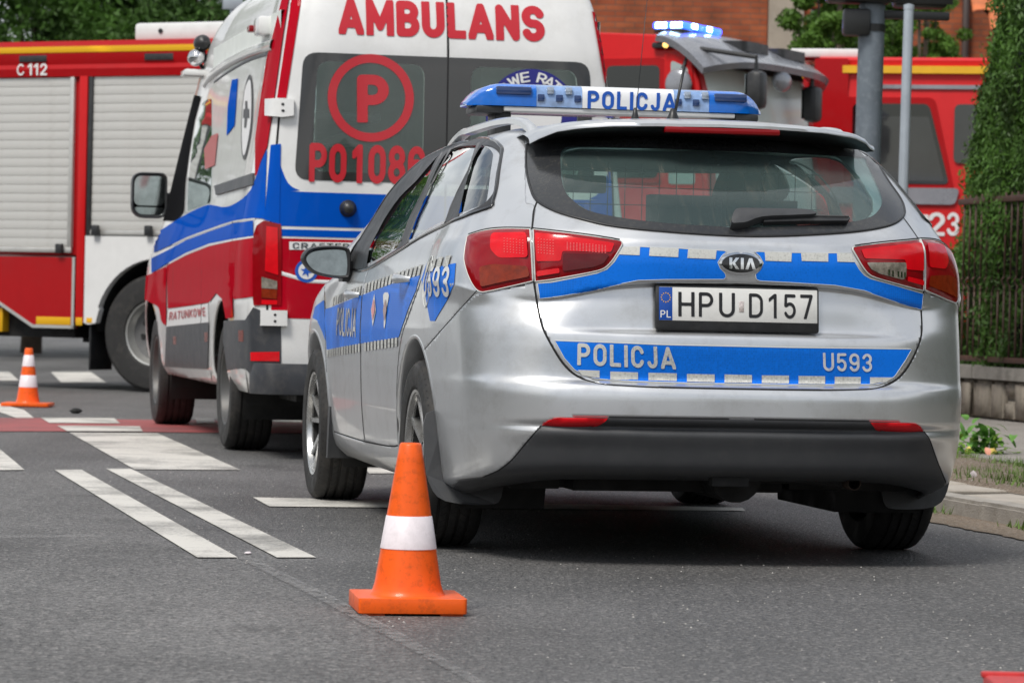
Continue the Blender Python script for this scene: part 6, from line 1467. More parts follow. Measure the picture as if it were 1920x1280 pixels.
# lettering on doors and panes
q = rz([(637, -3), (1025, 8), (1024, 77), (635, 66)]); 
wtot = q[1][0] - q[0][0]; letters = 'AMBULANS'; wl = [1.05, 1.15, .95, .95, .78, 1.05, 1.0, .95]; tot = sum(wl) + .10 * 7; xx = q[0][0]; zt_, zb_ = (q[0][1] + q[1][1]) / 2, (q[2][1] + q[3][1]) / 2
for ch, w1 in zip(letters, wl):
    ww = w1 / tot * wtot; AM.text('lettering', ch, [(xx, zt_), (xx + ww, zt_), (xx + ww, zb_), (xx, zb_)], M['red_print'], ab, 'rear', off=.004, bold=.10); xx += ww + .10 / tot * wtot
c = rz([(695, 184)])[0]; R1 = abs(rz([(776, 184)])[0][0] - c[0])
AM.decal('circle_mark', ell(c[0], c[1], R1, R1, 0, 56), M['red_print'], ab, 'rear', off=.006, step=.04, holes=[ell(c[0], c[1], R1 * .80, R1 * .80, 0, 56)])
q = rz([(669, 140), (729, 141), (729, 230), (669, 230)]); AM.text('circle_letter', 'P', q, M['red_print'], ab, 'rear', off=.006, bold=.08)
q = rz([(578, 268), (800, 274), (800, 343), (577, 341)]); wt = (q[1][0] - q[0][0]) / 6
for k, ch in enumerate('P01086'):
    x0 = q[0][0] + wt * k + wt * (.05 if ch != '1' else .22); x1 = q[0][0] + wt * (k + 1) - wt * (.07 if ch != '1' else .25)
    AM.text('fleet_number', ch, [(x0, q[0][1]), (x1, q[0][1]), (x1, q[3][1]), (x0, q[3][1])], M['red_print'], ab, 'rear', off=.006, bold=.065)
c = rz([(996, 217)])[0]; R2 = abs(rz([(1081, 217)])[0][0] - c[0]); M['emb_blue'] = P('emblem blue', (.02, .02, .22), .3)
em = AM.decal('round_emblem', ell(c[0], c[1], R2, R2, 0, 48), M['emb_blue'], ab, 'rear', off=.006, step=.05); AM.decal('emblem_field', ell(c[0], c[1], R2 * .66, R2 * .66, 0, 48), M['amb_white_line'], em, 'rear', off=.008, step=.05)
for ch, an in (('O', 138), ('W', 118), ('E', 101), ('R', 75), ('A', 62), ('T', 50), ('U', 38)):
    a = rad(an); cc = np.array(c) + np.array([math.cos(a), math.sin(a)]) * R2 * .83; rt_ = np.array([math.sin(a), -math.cos(a)]); up_ = np.array([math.cos(a), math.sin(a)]); w2 = R2 * (.105 if ch != 'W' else .14); h2 = R2 * .11
    AM.text('emblem_letter', ch, [cc - rt_ * w2 + up_ * h2, cc + rt_ * w2 + up_ * h2, cc + rt_ * w2 - up_ * h2, cc - rt_ * w2 - up_ * h2], M['amb_white_line'], em, 'rear', off=.009, bold=.03)
# bumper step, mirror, horns, wheels
bm = bmesh.new(); prism(roundpoly([(-1.0, -1.12), (-.93, -1.27), (.93, -1.27), (1.0, -1.12), (.99, -1.0), (-.99, -1.0)], .06), 'z', .34, .50, bm=bm); bevelbm(bm, .02); abp = objbm('rear_bumper', bm, M['amb_grey'], AE, angle=40)
AM.region('corner_panel', [(427, 694), (461, 690), (467, 740), (440, 747)], M['white'], ab); A('sill_panel', [(312, 689), (396, 693), (398, 736), (317, 716)], M['white'], off=.004)
bm = bmesh.new(); box(bm, -.75, .75, -1.1, 4.0, .30, .48); box(bm, -.5, .5, -.15, .15, .25, .45); objbm('underbody', bm, M['under'], AE)
def amir(px_, py_): return AM.plane(px_, py_, (0, 3.15, 0), (0, 1, 0))
a, b = amir(248, 322), amir(313, 410); hw_, hh_ = (b.x - a.x) / 2, (a.z - b.z) / 2; mc = (a + b) / 2
for sg in (-1, 1):
    X0 = mc.x if sg < 0 else -mc.x; outl = roundpoly([(-hw_, -hh_), (hw_, -hh_), (hw_, hh_), (-hw_, hh_)], [.09, .06, .05, .07]) * np.array([-sg, 1]); bm = bmesh.new(); seq = [(.006, .86), (-.006, .90), (-.008, .97), (.01, 1.0), (.08, 1.0), (.14, .8), (.16, .3)]
    rg = [[bm.verts.new((X0 + p[0] * k, 3.15 + yy, mc.z + p[1] * k)) for p in outl] for yy, k in seq]; n = len(outl)
    for r1, r2 in zip(rg, rg[1:]):
        for k in range(n): bm.faces.new((r1[k], r1[(k + 1) % n], r2[(k + 1) % n], r2[k]))
    bm.faces.new(rg[-1]); bmesh.ops.recalc_face_normals(bm, faces=bm.faces[:]); mo = objbm('wing_mirror', bm, M['trim'], AE, angle=40)
    for (z0, z1) in ((-.50, .93), (-.93, -.58)):
        bm = bmesh.new(); bm.faces.new([bm.verts.new((X0 + p[0], 3.157, mc.z + p[1])) for p in roundpoly([(-hw_ * .86, hh_ * z0 * .9), (hw_ * .86, hh_ * z0 * .9), (hw_ * .86, hh_ * z1 * .9), (-hw_ * .86, hh_ * z1 * .9)], .04)]); objbm('mirror_glass', bm, M['mirror'], mo)
    rbox('mirror_arm', *sorted((X0 + (-sg) * hw_ * .8, sg * .93)), 3.17, 3.26, mc.z - .06, mc.z + .02, M['trim'], mo, .02)
hp = lambda px_, py_: AM.plane(px_, py_, (0, 2.2, 0), (0, 1, 0))
hb = hp(384, 112); hr = rbox('horn_bracket', hb.x - .12, hb.x + .25, 2.2, 2.45, hb.z - .10, hb.z - .06, M['white'], AE, .01)
for (px_, py_, mt, r_) in ((381, 80, 'trim', .05), (370, 107, 'chrome', .052), (402, 110, 'chrome', .05), (403, 90, 'red_lens', .03)):
    p = hp(px_, py_); objbm('signal_horn', lathe([(0, -.03), (r_ * .7, -.02), (r_, .02), (r_, .10), (r_ * .6, .15), (0, .16)], 20, 'y', Matrix.Translation(p)), M[mt], hr, smooth=True)
    objbm('horn_stem', tube([p + Vector((0, .06, 0)), Vector((p.x + (hb.x + .06 - p.x) * .6, 2.32, hb.z - .07))], .012, 6), M['trim'], hr)
for sg in (-1, 1):
    for wy in (0, 3.64): wheel('wheel', AE, sg * .875, wy, .356, .24, .22, sg, 'steel', rim_mat=P('van rim', (.10, .10, .10), .5, .4, dirt=((.15, .13, .11), .6, 12)))
    for wy in (0, 3.64):
        bm = bmesh.new(); rr = .46; n = 24
        A_ = [[bm.verts.new((x, wy + rr * math.cos(t), .375 + rr * math.sin(t))) for t in np.linspace(rad(-25), rad(205), n)] for x in (sg * .93, sg * .55)]
        for i in range(n - 1): bm.faces.new((A_[0][i], A_[0][i + 1], A_[1][i + 1], A_[1][i]))
        bm.faces.new(A_[1]); objbm('arch_liner', bm, M['under'], ab)

# ------------------------------------------------------------------ fire engine across the street (front to the right)
TH = rad(27)
M['fire_red'] = P('fire engine red', (.40, .004, .007), .32, coat=.12, spec=.2, var=.05, dirt=((.16, .03, .03), .3, 4)); M['fire_red2'] = P('bright fire red', (.56, .010, .012), .32, coat=.12, spec=.2, var=.05)
M['shutter'] = P('aluminium slat', (.66, .65, .62), .42, .35, var=.08, vscale=3, dirt=((.30, .28, .25), .4, 3)); M['alu'] = P('aluminium edge', (.62, .61, .58), .35, .6, var=.08)
M['visor'] = P('grey fleck plastic', (.27, .28, .31), .28, .2, coat=.5, var=.2, vscale=3); M['dark_glass'] = P('dark truck glass', (.006, .007, .008), .05, coat=1.0)
M['retro_y'] = REFLECTIVE('yellow retro tape', (.78, .42, .015), 40, .2)
M['truck_rim'] = P('truck rim', (.50, .50, .48), .35, .7, var=.1, dirt=((.2, .18, .15), .5, 8))
M['disc'] = P('dark wheel disc', (.13, .13, .13), .5, .3, var=.15, dirt=((.2, .17, .14), .4, 10))
M['blue_on'] = P('lit blue lamp', (.02, .03, .5), .2, emit=(.02, .08, 1.0), estr=5.0); M['blue_hot'] = P('blue flash tube', (.3, .5, 1), .2, emit=(.35, .62, 1.0), estr=14.0); M['amber_on'] = P('lit amber lamp', (.9, .5, .1), .3, emit=(1, .55, .15), estr=2.2)
FE = Vehicle('fire_engine', -2.6211, 31.117, -(math.pi / 2 + TH)); EE = FE.e
tag(EE, 'long red fire engine with roller shutters, crossing the street behind the ambulance', 'fire engine')
SX = 1.25
def bxp(name, x0, x1, y0, y1, z0, z1, mat, par=EE, r=.01): return rbox(name, x0, x1, y0, y1, z0, z1, mat, par, r)
fb = bxp('body_box', -1.24, 1.215, -2.45, 3.25, 1.195, 2.80, M['fire_red'], EE, .02)
bm = bmesh.new(); prism([(-1.24, 2.79), (1.25, 2.79), (1.26, 2.86), (1.235, 2.90), (1.25, 2.95), (1.25, 3.06), (1.22, 3.11), (-1.2, 3.11), (-1.24, 3.06)], 'y', -2.46, 3.26, bm=bm); objbm('roof_gallery', bm, M['fire_red'], fb, angle=30)
bxp('yellow_tape', 1.249, 1.254, -2.45, 3.25, 3.005, 3.06, M['retro_y'], fb, .001)
for y0 in (-1.46, -.12): bxp('marker_recess', 1.246, 1.2535, y0, y0 + .30, 2.925, 2.985, M['trim'], fb, .008)
def shutter(y0, y1, z0, z1, n):
    e = empty('roller_shutter'); e.parent = EE
    h = (z1 - z0) / n; bm = bmesh.new(); prism([(0, 0), (.010, .001), (.0118, h * .25), (.0122, h * .6), (.0108, h * .97), (0, h * .99)], 'y', y0, y1, bm=bm); b0 = objbm('slat', bm, M['shutter'], e, angle=50)
    for k in range(n):
        o = b0 if k == 0 else b0.copy()
        if k: COL.objects.link(o); o.parent = e
        o.location = (1.217, 0, z0 + k * h)
    bxp('bottom_bar', 1.218, 1.25, y0, y1, z0 - .05, z0 - .002, M['alu'], e, .006)
    for yy in (y0, y1): bxp('guide_rail', 1.216, 1.247, yy - .045, yy - .002, z0 - .05, z1 + .01, M['trim'] if yy == y0 else M['alu'], e, .004)
    return e
s1 = shutter(-2.38, -.86, 1.27, 2.785, 19); s2 = shutter(-.66, 1.15, 1.43, 2.79, 17); s3 = shutter(1.33, 3.18, 1.43, 2.79, 17)
for y, z, par in ((-1.0, 1.26, s1), (-.62, 1.43, s2), (-.06, 1.43, s2)):
    bxp('shutter_catch', 1.25, 1.30, y, y + .07, z - .05, z + .04, M['trim'], par, .012)
bxp('red_pillar', 1.216, 1.252, -.80, -.715, .60, 2.795, M['fire_red2'], fb, .005); bxp('red_pillar', 1.216, 1.252, 1.2, 1.285, .60, 2.795, M['fire_red2'], fb, .005)
lo_ = [(-2.4, 1.18), (-2.4, .98), (-1.64, .75), (-1.26, .545), (-.815, .545), (-.815, 1.18)]
bm = bmesh.new(); prism(lo_, 'x', 1.18, 1.243, bm=bm); lp_ = objbm('locker_panel', bm, M['fire_red'], fb)
for a, b in ((lo_[2], lo_[3]), (lo_[3], lo_[4]), (lo_[4], lo_[5])):
    d = np.array(b) - np.array(a); n = np.array([-d[1], d[0]]) / np.linalg.norm(d) * .028; n = n if n[1] >= 0 and n[0] <= .02 else -n
    bm = bmesh.new(); prism([a, b, tuple(np.array(b) + n * 1.0), tuple(np.array(a) + n)], 'x', 1.2, 1.248, bm=bm); objbm('edge_trim', bm, M['alu'], lp_)
bxp('yellow_tape', 1.243, 1.2465, -1.22, -.85, .575, .645, M['retro_y'], lp_, .001); bxp('yellow_tape', 1.25, 1.2535, -.79, -.72, .575, .645, M['retro_y'], lp_, .001)
# white wheel arch panel
ap = [(-.71, 1.375), (-.71, .60), (-.66, .585), (-.585, .60), (-.55, .72)] + [(.06 - .66 * math.cos(t), .52 + .66 * math.sin(t)) for t in np.linspace(rad(20), rad(160), 22)] + [(.72, .60), (1.2, .60), (1.2, 1.375)]
bm = bmesh.new(); prism(ap, 'x', 1.17, 1.245, bm=bm); wp = objbm('wheel_arch_panel', bm, P('matt white', (.76, .76, .75), .55, var=.03, spec=.2), fb); bxp('vent', 1.244, 1.2485, .02, .23, 1.20, 1.285, M['ink'], wp, .01); bxp('yellow_tape', 1.244, 1.2475, -.68, -.62, .60, .645, M['retro_y'], wp, .001)
bxp('seal_strip', 1.22, 1.249, -.70, 1.2, 1.375, 1.388, M['trim'], fb, .003)
bm = bmesh.new(); rr = .665; n = 24
A_ = [[bm.verts.new((x, .06 + rr * math.cos(t), .52 + rr * math.sin(t))) for t in np.linspace(0, math.pi, n)] for x in (1.2, .55)]
for i in range(n - 1): bm.faces.new((A_[0][i], A_[0][i + 1], A_[1][i + 1], A_[1][i]))
bm.faces.new(A_[1]); objbm('arch_liner', bm, M['under'], fb)
bxp('mud_flap', .85, 1.2, -.68, -.66, .18, .66, M['trim'], fb, .005)
bm = bmesh.new(); box(bm, -.42, .42, -2.2, 5.0, .55, .95); box(bm, -1.0, 1.0, -.12, .12, .42, .62); box(bm, .3, 1.1, -1.9, -.9, .46, .72); box(bm, -1.1, -.5, -1.9, 2, .4, .9); box(bm, -1.15, 1.1, 1.2, 2.6, .45, 1.0); objbm('chassis', bm, M['under'], fb)
hz = bxp('hazard_plate', 1.0, 1.2, -1.86, -1.62, .50, .72, M['retro_y'], fb, .006); bxp('hazard_plate_band', 1.0, 1.203, -1.84, -1.60, .72, .80, M['letter_blue'], fb, .006)
bxp('roof_box', .35, 1.15, -.30, 1.6, 3.105, 3.265, M['white'], fb, .03); objbm('roof_box_latch', lathe([(0, 0), (.022, 0), (.022, .01), (0, .012)], 12, 'x', Matrix.Translation((1.15, -.02, 3.19))), M['ink'], fb)
flat_text('emergency_number', '112', (1.264, -1.355, 2.805), (0, 1, 0), (0, 0, 1), .21, .105, M['amb_white_line'], fb, .03, off=.0008)
bm = bmesh.new(); 
ring = [(.052, 0), (.038, 0)]
for k in range(18):
    t0, t1 = rad(40 + k * 16.5), rad(40 + (k + 1) * 16.5); vs = [bm.verts.new((1.264, -1.43 + r_ * math.cos(t) * .8, 2.857 + r_ * math.sin(t))) for r_, t in ((.052, t0), (.052, t1), (.036, t1), (.036, t0))]; bm.faces.new(vs)
objbm('telephone_sign', bm, M['amb_white_line'], fb)
for sg in (1, -1):
    wheel('wheel', EE, sg * 1.07, 0, .522, .30, .285, sg, 'steel', rim_mat=M['truck_rim'], disc_mat=M['disc']); wheel('wheel', EE, sg * 1.07, 4.0, .522, .30, .285, sg, 'steel', rim_mat=M['truck_rim'], disc_mat=M['disc'])
wheel('wheel', EE, -.74, 0, .522, .28, .285, -1, 'steel', rim_mat=M['truck_rim'], disc_mat=M['disc'])
# cab
cb_ = [(3.35, .75), (5.28, .75), (5.34, 1.5), (5.30, 1.95), (5.20, 2.70), (5.08, 2.98), (4.9, 3.07), (4.3, 3.10), (3.35, 3.10)]
bm = bmesh.new(); prism(cb_, 'x', -1.20, 1.20, bm=bm); bevelbm(bm, .06, 3, 20); cabo = objbm('cab', bm, M['fire_red2'], EE, angle=35)
def cabside(name, poly, mat, x0=1.198, x1=1.206, r=.05, par=cabo):
    bm = bmesh.new(); prism(roundpoly(poly, r), 'x', x0, x1, bm=bm); return objbm(name, bm, mat, par)
cabside('window_rim', [(4.33, 1.86), (4.90, 1.86), (4.90, 2.88), (4.33, 2.88)], M['fire_red'], 1.198, 1.214); cabside('crew_window', [(4.38, 1.90), (4.86, 1.90), (4.86, 2.82), (4.38, 2.82)], M['dark_glass'], 1.198, 1.217)
cabside('window_rim', [(3.5, 1.86), (4.22, 1.86), (4.22, 2.80), (3.5, 2.80)], M['fire_red'], 1.198, 1.214); cabside('crew_window', [(3.55, 1.90), (4.17, 1.90), (4.17, 2.74), (3.55, 2.74)], M['dark_glass'], 1.198, 1.217)
dr = cabside('front_door', [(4.90, .95), (5.26, .95), (5.27, 1.8), (5.14, 2.86), (4.90, 2.93)], M['fire_red2'], 1.2, 1.215, .03)
M['cab_glass'] = P('cab window', (.34, .40, .40), .06, coat=1.0, var=.1, vscale=2)
cabside('door_window', [(4.96, 1.85), (5.20, 1.85), (5.17, 2.35), (5.11, 2.80), (4.96, 2.86)], M['cab_glass'], 1.2, 1.219, .03, dr)
for k, (yy, zz) in enumerate(((5.05, 2.72),)):
    bm = bmesh.new(); bmesh.ops.create_uvsphere(bm, u_segments=16, v_segments=10, radius=1); 
    for v in bm.verts: v.co = Vector((1.26 + v.co.x * .05, yy + v.co.y * .12, 2.66 + v.co.z * .13))
    objbm('kerb_mirror', bm, M['visor'], cabo, smooth=True)
    bm = bmesh.new(); tube([(1.2, 5.1, 2.9), (1.26, 5.06, 2.72)], .015, 6, bm); objbm('mirror_arm', bm, M['trim'], cabo)
# windscreen, visor, mirrors
def frontp(x0, x1, z0, z1, d=.012):
    def yf(z): return np.interp(z, [.75, 1.5, 1.95, 2.70, 2.98], [5.28, 5.34, 5.30, 5.20, 5.08])
    V_ = [(x, yf(z) + d, z) for z in np.linspace(z0, z1, 8) for x in np.linspace(x0, x1, 9)]
    return V_, [(i * 9 + j, i * 9 + j + 1, i * 9 + j + 10, i * 9 + j + 9) for i in range(7) for j in range(8)]
M['screen_reflection'] = P('truck windscreen', (.80, .88, .85), .25, coat=.3, var=.08, vscale=1.5)  # pale diffuse colour stands for the bright reflection in the windscreen
V_, F_ = frontp(-1.1, 1.1, 1.62, 2.84); ws = obj('windscreen', V_, F_, M['screen_reflection'], cabo)
V_, F_ = frontp(-1.14, 1.14, 2.84, 2.98, .03); obj('header_panel', V_, F_, M['trim'], cabo)
for x in (1.13, -1.13): 
    V_, F_ = frontp(x - .05, x + .05, 1.6, 2.8, .02); obj('a_pillar', V_, F_, M['fire_red2'], cabo)
# visor: shell sweeping forward over the screen
VV, FF = [], []; nx, ny = 25, 9
for i in range(nx):
    x = -1.30 + 2.60 * i / (nx - 1); q = x / 1.30
    for j in range(ny):
        t = j / (ny - 1); edge = 1 - abs(q) ** 5 * .35
        y = 4.86 + t * (.66 * edge) ; z = 3.15 - .03 * q * q - .27 * t ** 1.7 - (abs(q) ** 6) * .06
        VV.append((x, y, z))
top = len(VV); VV += [(v[0] * .985, v[1] - .02, v[2] - .05) for v in VV]
for i in range(nx - 1):
    for j in range(ny - 1): a = i * ny + j; FF += [(a, a + ny, a + ny + 1, a + 1), (top + a, top + a + 1, top + a + ny + 1, top + a + ny)]
for i in range(nx - 1):
    for j in (0, ny - 1): a = i * ny + j; FF.append((a, top + a, top + a + ny, a + ny))
for j in range(ny - 1):
    for i in (0, nx - 1): a = i * ny + j; FF.append((a, a + 1, top + a + 1, top + a))
vo = obj('sun_visor', VV, FF, M['visor'], cabo); vo.data.set_sharp_from_angle(angle=rad(45))
for x0, x1 in ((-.75, -.15), (.15, .75)): 
    bm = bmesh.new(); prism(roundpoly([(x0, 5.05), (x1, 5.05), (x1 * .9, 5.38), (x0 * .9, 5.38)], .06), 'z', 2.97, 3.055, bm=bm); objbm('visor_lamp_panel', bm, M['trim'], vo)
_m1, _m2 = FE.plane(1417, 168, (0, 5.72, 0), (0, 1, 0)), FE.plane(1522, 195, (0, 5.45, 0), (0, 1, 0))
for (x, y, z) in ((_m1.x, 5.72, _m1.z), (_m2.x, 5.45, _m2.z)):
    m_ = bxp('wing_mirror', x - .09, x + .09, y - .06, y + .08, z - .16, z + .15, M['trim'], cabo, .05); bxp('mirror_glass', x - .075, x + .075, y - .066, y - .061, z - .13, z + .12, M['mirror'], m_, .0008)
    bm = bmesh.new(); tube([(x * .95, 5.2, z + .34), (x, y, z + .26), (x, y, z + .12)], .02, 8, bm); objbm('mirror_arm', bm, M['trim'], m_)
_mf = FE.plane(1466, 153, (0, 5.47, 0), (0, 1, 0))
for x in (.55,): 
    bm = bmesh.new(); bmesh.ops.create_uvsphere(bm, u_segments=16, v_segments=10, radius=1)
    for v in bm.verts: v.co = Vector((_mf.x + v.co.x * .17, 5.47 + v.co.y * .06, _mf.z + v.co.z * .09))
    objbm('front_mirror', bm, M['visor'], cabo, smooth=True)
lbp = bxp('light_bar', .25, 1.05, 4.72, 4.98, 3.10, 3.135, M['trim'], cabo, .01)
for k in range(4):
    x0 = .27 + k * .195; bxp('blue_lamp', x0, x0 + .18, 4.70, 5.0, 3.135, 3.19, M['blue_on'], lbp, .02)
for x0, y0 in ((.80, 4.697), (.55, 4.697)): bxp('flash_tube', 1.03, 1.036, 4.73 + (x0 - .55) * .55, 4.83 + (x0 - .55) * .55, 3.14, 3.185, M['blue_hot'], lbp, .002)
for k in range(2): bxp('flash_tube', .50 + k * .30, .60 + k * .30, 5.001, 5.006, 3.142, 3.184, M['blue_hot'], lbp, .002)
ml = bxp('marker_lamp', 1.2, 1.26, 4.80, 4.98, 2.955, 3.005, M['trim'], cabo, .015); objbm('marker_lens', lathe([(0, 0), (.024, 0), (.02, .02), (0, .026)], 14, 'x', Matrix.Translation((1.26, 4.93, 2.98))), M['amber_on'], ml, smooth=True)

# ------------------------------------------------------------------ second fire engine, at the right
T2 = rad(12); F2 = Vehicle('fire_engine', 3.1, 33.4, -(math.pi / 2 + T2)); E2_ = F2.e
tag(E2_, 'second red fire engine with a yellow stripe and white number, behind the grey signal pole', 'fire engine')
def f2(px_, py_, x=1.25): q = F2.plane(px_, py_, (x, 0, 0), (1, 0, 0)); return q.y, q.z
yl, zt2 = f2(1536, 108); yr, _ = f2(1990, 108); zt2 = (f2(1600, 106)[1] + f2(1850, 108)[1]) / 2
zw1 = f2(1700, 195)[1]; zw0 = f2(1700, 345)[1]; zb0 = f2(1720, 383)[1]
yw0, yw1t, yw1b = f2(1598, 250)[0], f2(1742, 215)[0], f2(1780, 345)[0]
M['f2_red'] = P('second engine red', (.62, .022, .024), .32, coat=.15, spec=.2, var=.04)
bm = bmesh.new(); prism([(-1.22, .6), (1.24, .6), (1.25, zw0 - .05), (1.24, zw1 + .10), (1.20, zt2 - .10), (1.22, zt2 - .03), (1.17, zt2), (-1.17, zt2), (-1.24, zt2 - .1)], 'y', yl, yr, bm=bm); b2 = objbm('cab', bm, M['f2_red'], E2_, angle=30)
def s2_(name, poly, mat, x0, x1, r=.06, par=b2): bm = bmesh.new(); prism(roundpoly(poly, r), 'x', x0, x1, bm=bm); return objbm(name, bm, mat, par)
s2_('yellow_tape', [(f2(1580, 133)[0], zt2 - .155), (yr, zt2 - .155), (yr, zt2 - .085), (f2(1580, 133)[0], zt2 - .085)], M['yellow'], 1.15, 1.262, .004)
s2_('grey_trim', [(yl + .5, zt2 - .30), (yr, zt2 - .30), (yr, zt2 - .262), (yl + .5, zt2 - .262)], M['visor'], 1.1, 1.258, .004)
s2_('window_frame', [(yw0 - .1, zw0 - .06), (yw1b + .05, zw0 - .06), (yw1t + .05, zw1 + .06), (yw0 - .1, zw1 + .06)], M['fire_red'], 1.2, 1.262)
s2_('cab_window', [(yw0, zw0), (yw1b, zw0), (yw1t, zw1), (yw0, zw1)], M['dark_glass'], 1.2, 1.268); M['pane_grey'] = P('reflecting pane', (.035, .038, .04), .08, coat=1.0, var=.25, vscale=1.2)
s2_('window_pane', [(yw0 + .05, zw0 + .03), (yw1b - .05, zw0 + .03), (yw1t - .0, zw1 - .12), (yw0 + .05, zw1 - .12)], M['pane_grey'], 1.2, 1.272, .03)
y2 = f2(1790, 205)[0]; s2_('cab_window', [(y2, zw0 + .2), (y2 + .6, zw0 + .2), (y2 + .6, zw1), (y2, zw1)], M['pane_grey'], 1.2, 1.268)
s2_('lower_trim', [(yw0 - .2, zb0), (yw1b + .06, zb0), (yw1b + .1, zw0 - .035), (yw0 - .2, zw0 - .035)], M['visor'], 1.2, 1.276, .05)
s2_('rear_bulkhead', [(yl - .04, .6), (yl + .28, .6), (yl + .28, zt2 - .02), (yl - .04, zt2 - .02)], M['fire_red'], .9, 1.256, .02)
for (t_, a, b) in (('1', 1690, 1722), ('2', 1741, 1774), ('3', 1776, 1800)):
    (ya, za), (yb_, zb_) = f2(a, 398), f2(b, 440); w_ = abs(yb_ - ya) * (.5 if t_ == '1' else .92); flat_text('fleet_number', t_, (1.2505, ya + (.10 if t_ == '1' else .0), f2(a, 442)[1]), (0, 1, 0), (0, 0, 1), w_, za - f2(a, 442)[1], M['amb_white_line'], b2, .03, off=.004)
(ya, za), (yb_, zb_) = f2(1721, 402), f2(1740, 442); s2_('fleet_letter_field', [(ya, zb_), (yb_, zb_), (yb_, za), (ya, za)], M['amb_white_line'], 1.2, 1.256, .01)
flat_text('fleet_letter', 'F', (1.257, ya + abs(yb_ - ya) * .28, zb_ + .05), (0, 1, 0), (0, 0, 1), abs(yb_ - ya) * .45, za - zb_ - .10, M['fire_red'], b2, .02, off=.001)
rbox('roof_rack', .2, 1.1, yl - .3, yl + .42, zt2, zt2 + .085, M['white'], b2, .02)
rbox('pump_body', -1.22, 1.15, yl - 2.6, yl - .10, .7, zt2 - .05, M['fire_red'], E2_, .03); s2_('yellow_tape', [(yl - 2.5, zt2 - .20), (yl - .12, zt2 - .20), (yl - .12, zt2 - .12), (yl - 2.5, zt2 - .12)], M['yellow'], 1.1, 1.156, .004)
for sg in (1, -1):
    for yy in (yl - 1.6, yl + 1.9): wheel('wheel', E2_, sg * 1.05, yy, .50, .30, .28, sg, 'steel', rim_mat=M['truck_rim'], disc_mat=M['disc'])

# ------------------------------------------------------------------ signal pole, sign post
M['galv'] = P('painted steel pole', (.16, .19, .22), .5, .25, var=.12, vscale=6, dirt=((.32, .35, .38), .6, 22)); M['galv_light'] = P('galvanised post', (.46, .51, .56), .4, .5, var=.08, vscale=8)
M['signal'] = P('signal housing', (.012, .013, .013), .4, var=.1)
DP = 23.0
a, b = onplane(1597, 300, (0, DP, 0), (0, 1, 0)), onplane(1646, 300, (0, DP, 0), (0, 1, 0)); r_ = (b[0] - a[0]) / 2; cx = (a[0] + b[0]) / 2
sp_ = empty('signal_pole', (cx, DP, KH)); tag(sp_, 'thick grey traffic signal pole with black signal heads, standing before the second fire engine', 'traffic light'); sp_.rotation_euler = (0, rad(.55), 0)
ztop = onplane(1620, 25, (0, DP, 0), (0, 1, 0))[2]
objbm('pole', lathe([(r_ * 1.6, 0), (r_ * 1.6, .02), (r_ * 1.05, .03), (r_, .3), (r_, 3.6), (0, 3.61)], 28, 'z'), M['galv'], sp_, angle=40)
objbm('clamp', lathe([(r_ * 1.0, ztop - .20), (r_ * 1.07, ztop - .20), (r_ * 1.07, ztop - .15), (r_, ztop - .15)], 28, 'z'), M['signal'], sp_, angle=40)
def head(px0, px1, pyb, dy):
    x0, x1 = onplane(px0, 10, (0, DP + dy, 0), (0, 1, 0))[0] - cx, onplane(px1, 10, (0, DP + dy, 0), (0, 1, 0))[0] - cx; zb_ = onplane(px0, pyb, (0, DP + dy, 0), (0, 1, 0))[2] - KH
    h = rbox('signal_head', x0, x1, dy - .12, dy + .10, zb_, zb_ + .95, M['signal'], sp_, .03)
    rbox('back_plate', x0 - .03, x1 + .03, dy - .14, dy - .122, zb_ + .02, zb_ + .9, M['signal'], h, .004)
    for k in range(3): objbm('lens_hood', lathe([(.10, 0), (.105, -.12), (.098, -.12), (.094, 0), (0, .0)], 20, 'y', Matrix.Translation(((x0 + x1) / 2, dy + .10, zb_ + .17 + .3 * k)) @ Matrix.Diagonal((1, -1, 1, 1))), M['signal'], h, smooth=True)
head(1540, 1662, 6, -.05); head(1666, 1766, 14, .12)
rbox('signal_bracket', -.18, .52, -.04, .03, ztop - KH - .035, ztop - KH + .02, M['signal'], sp_, .01)
rbox('signal_clamp_block', -.20, -.02, -.13, .02, ztop - .16 - KH, ztop - KH + .02, M['signal'], sp_, .02)
a, b = onplane(1683.5, 200, (0, 22.4, 0), (0, 1, 0)), onplane(1702.5, 200, (0, 22.4, 0), (0, 1, 0)); po = empty('sign_post', ((a[0] + b[0]) / 2, 22.4, KH)); tag(po, 'thin pale galvanised post beside the thick signal pole', 'post'); po.rotation_euler = (0, rad(.5), 0)
objbm('post_tube', lathe([((b[0] - a[0]) / 2, 0), ((b[0] - a[0]) / 2, onplane(1694, 18, (0, 22.4, 0), (0, 1, 0))[2] - KH), (0, onplane(1694, 18, (0, 22.4, 0), (0, 1, 0))[2] - KH + .004)], 20, 'z'), M['galv_light'], po, angle=40)
objbm('post_cap', lathe([(.0001, 0), (.036, 0), (.036, .03), (.001, .04)], 20, 'z', Matrix.Translation((0, 0, onplane(1694, 18, (0, 22.4, 0), (0, 1, 0))[2] - KH))), M['galv_light'], po, angle=40)

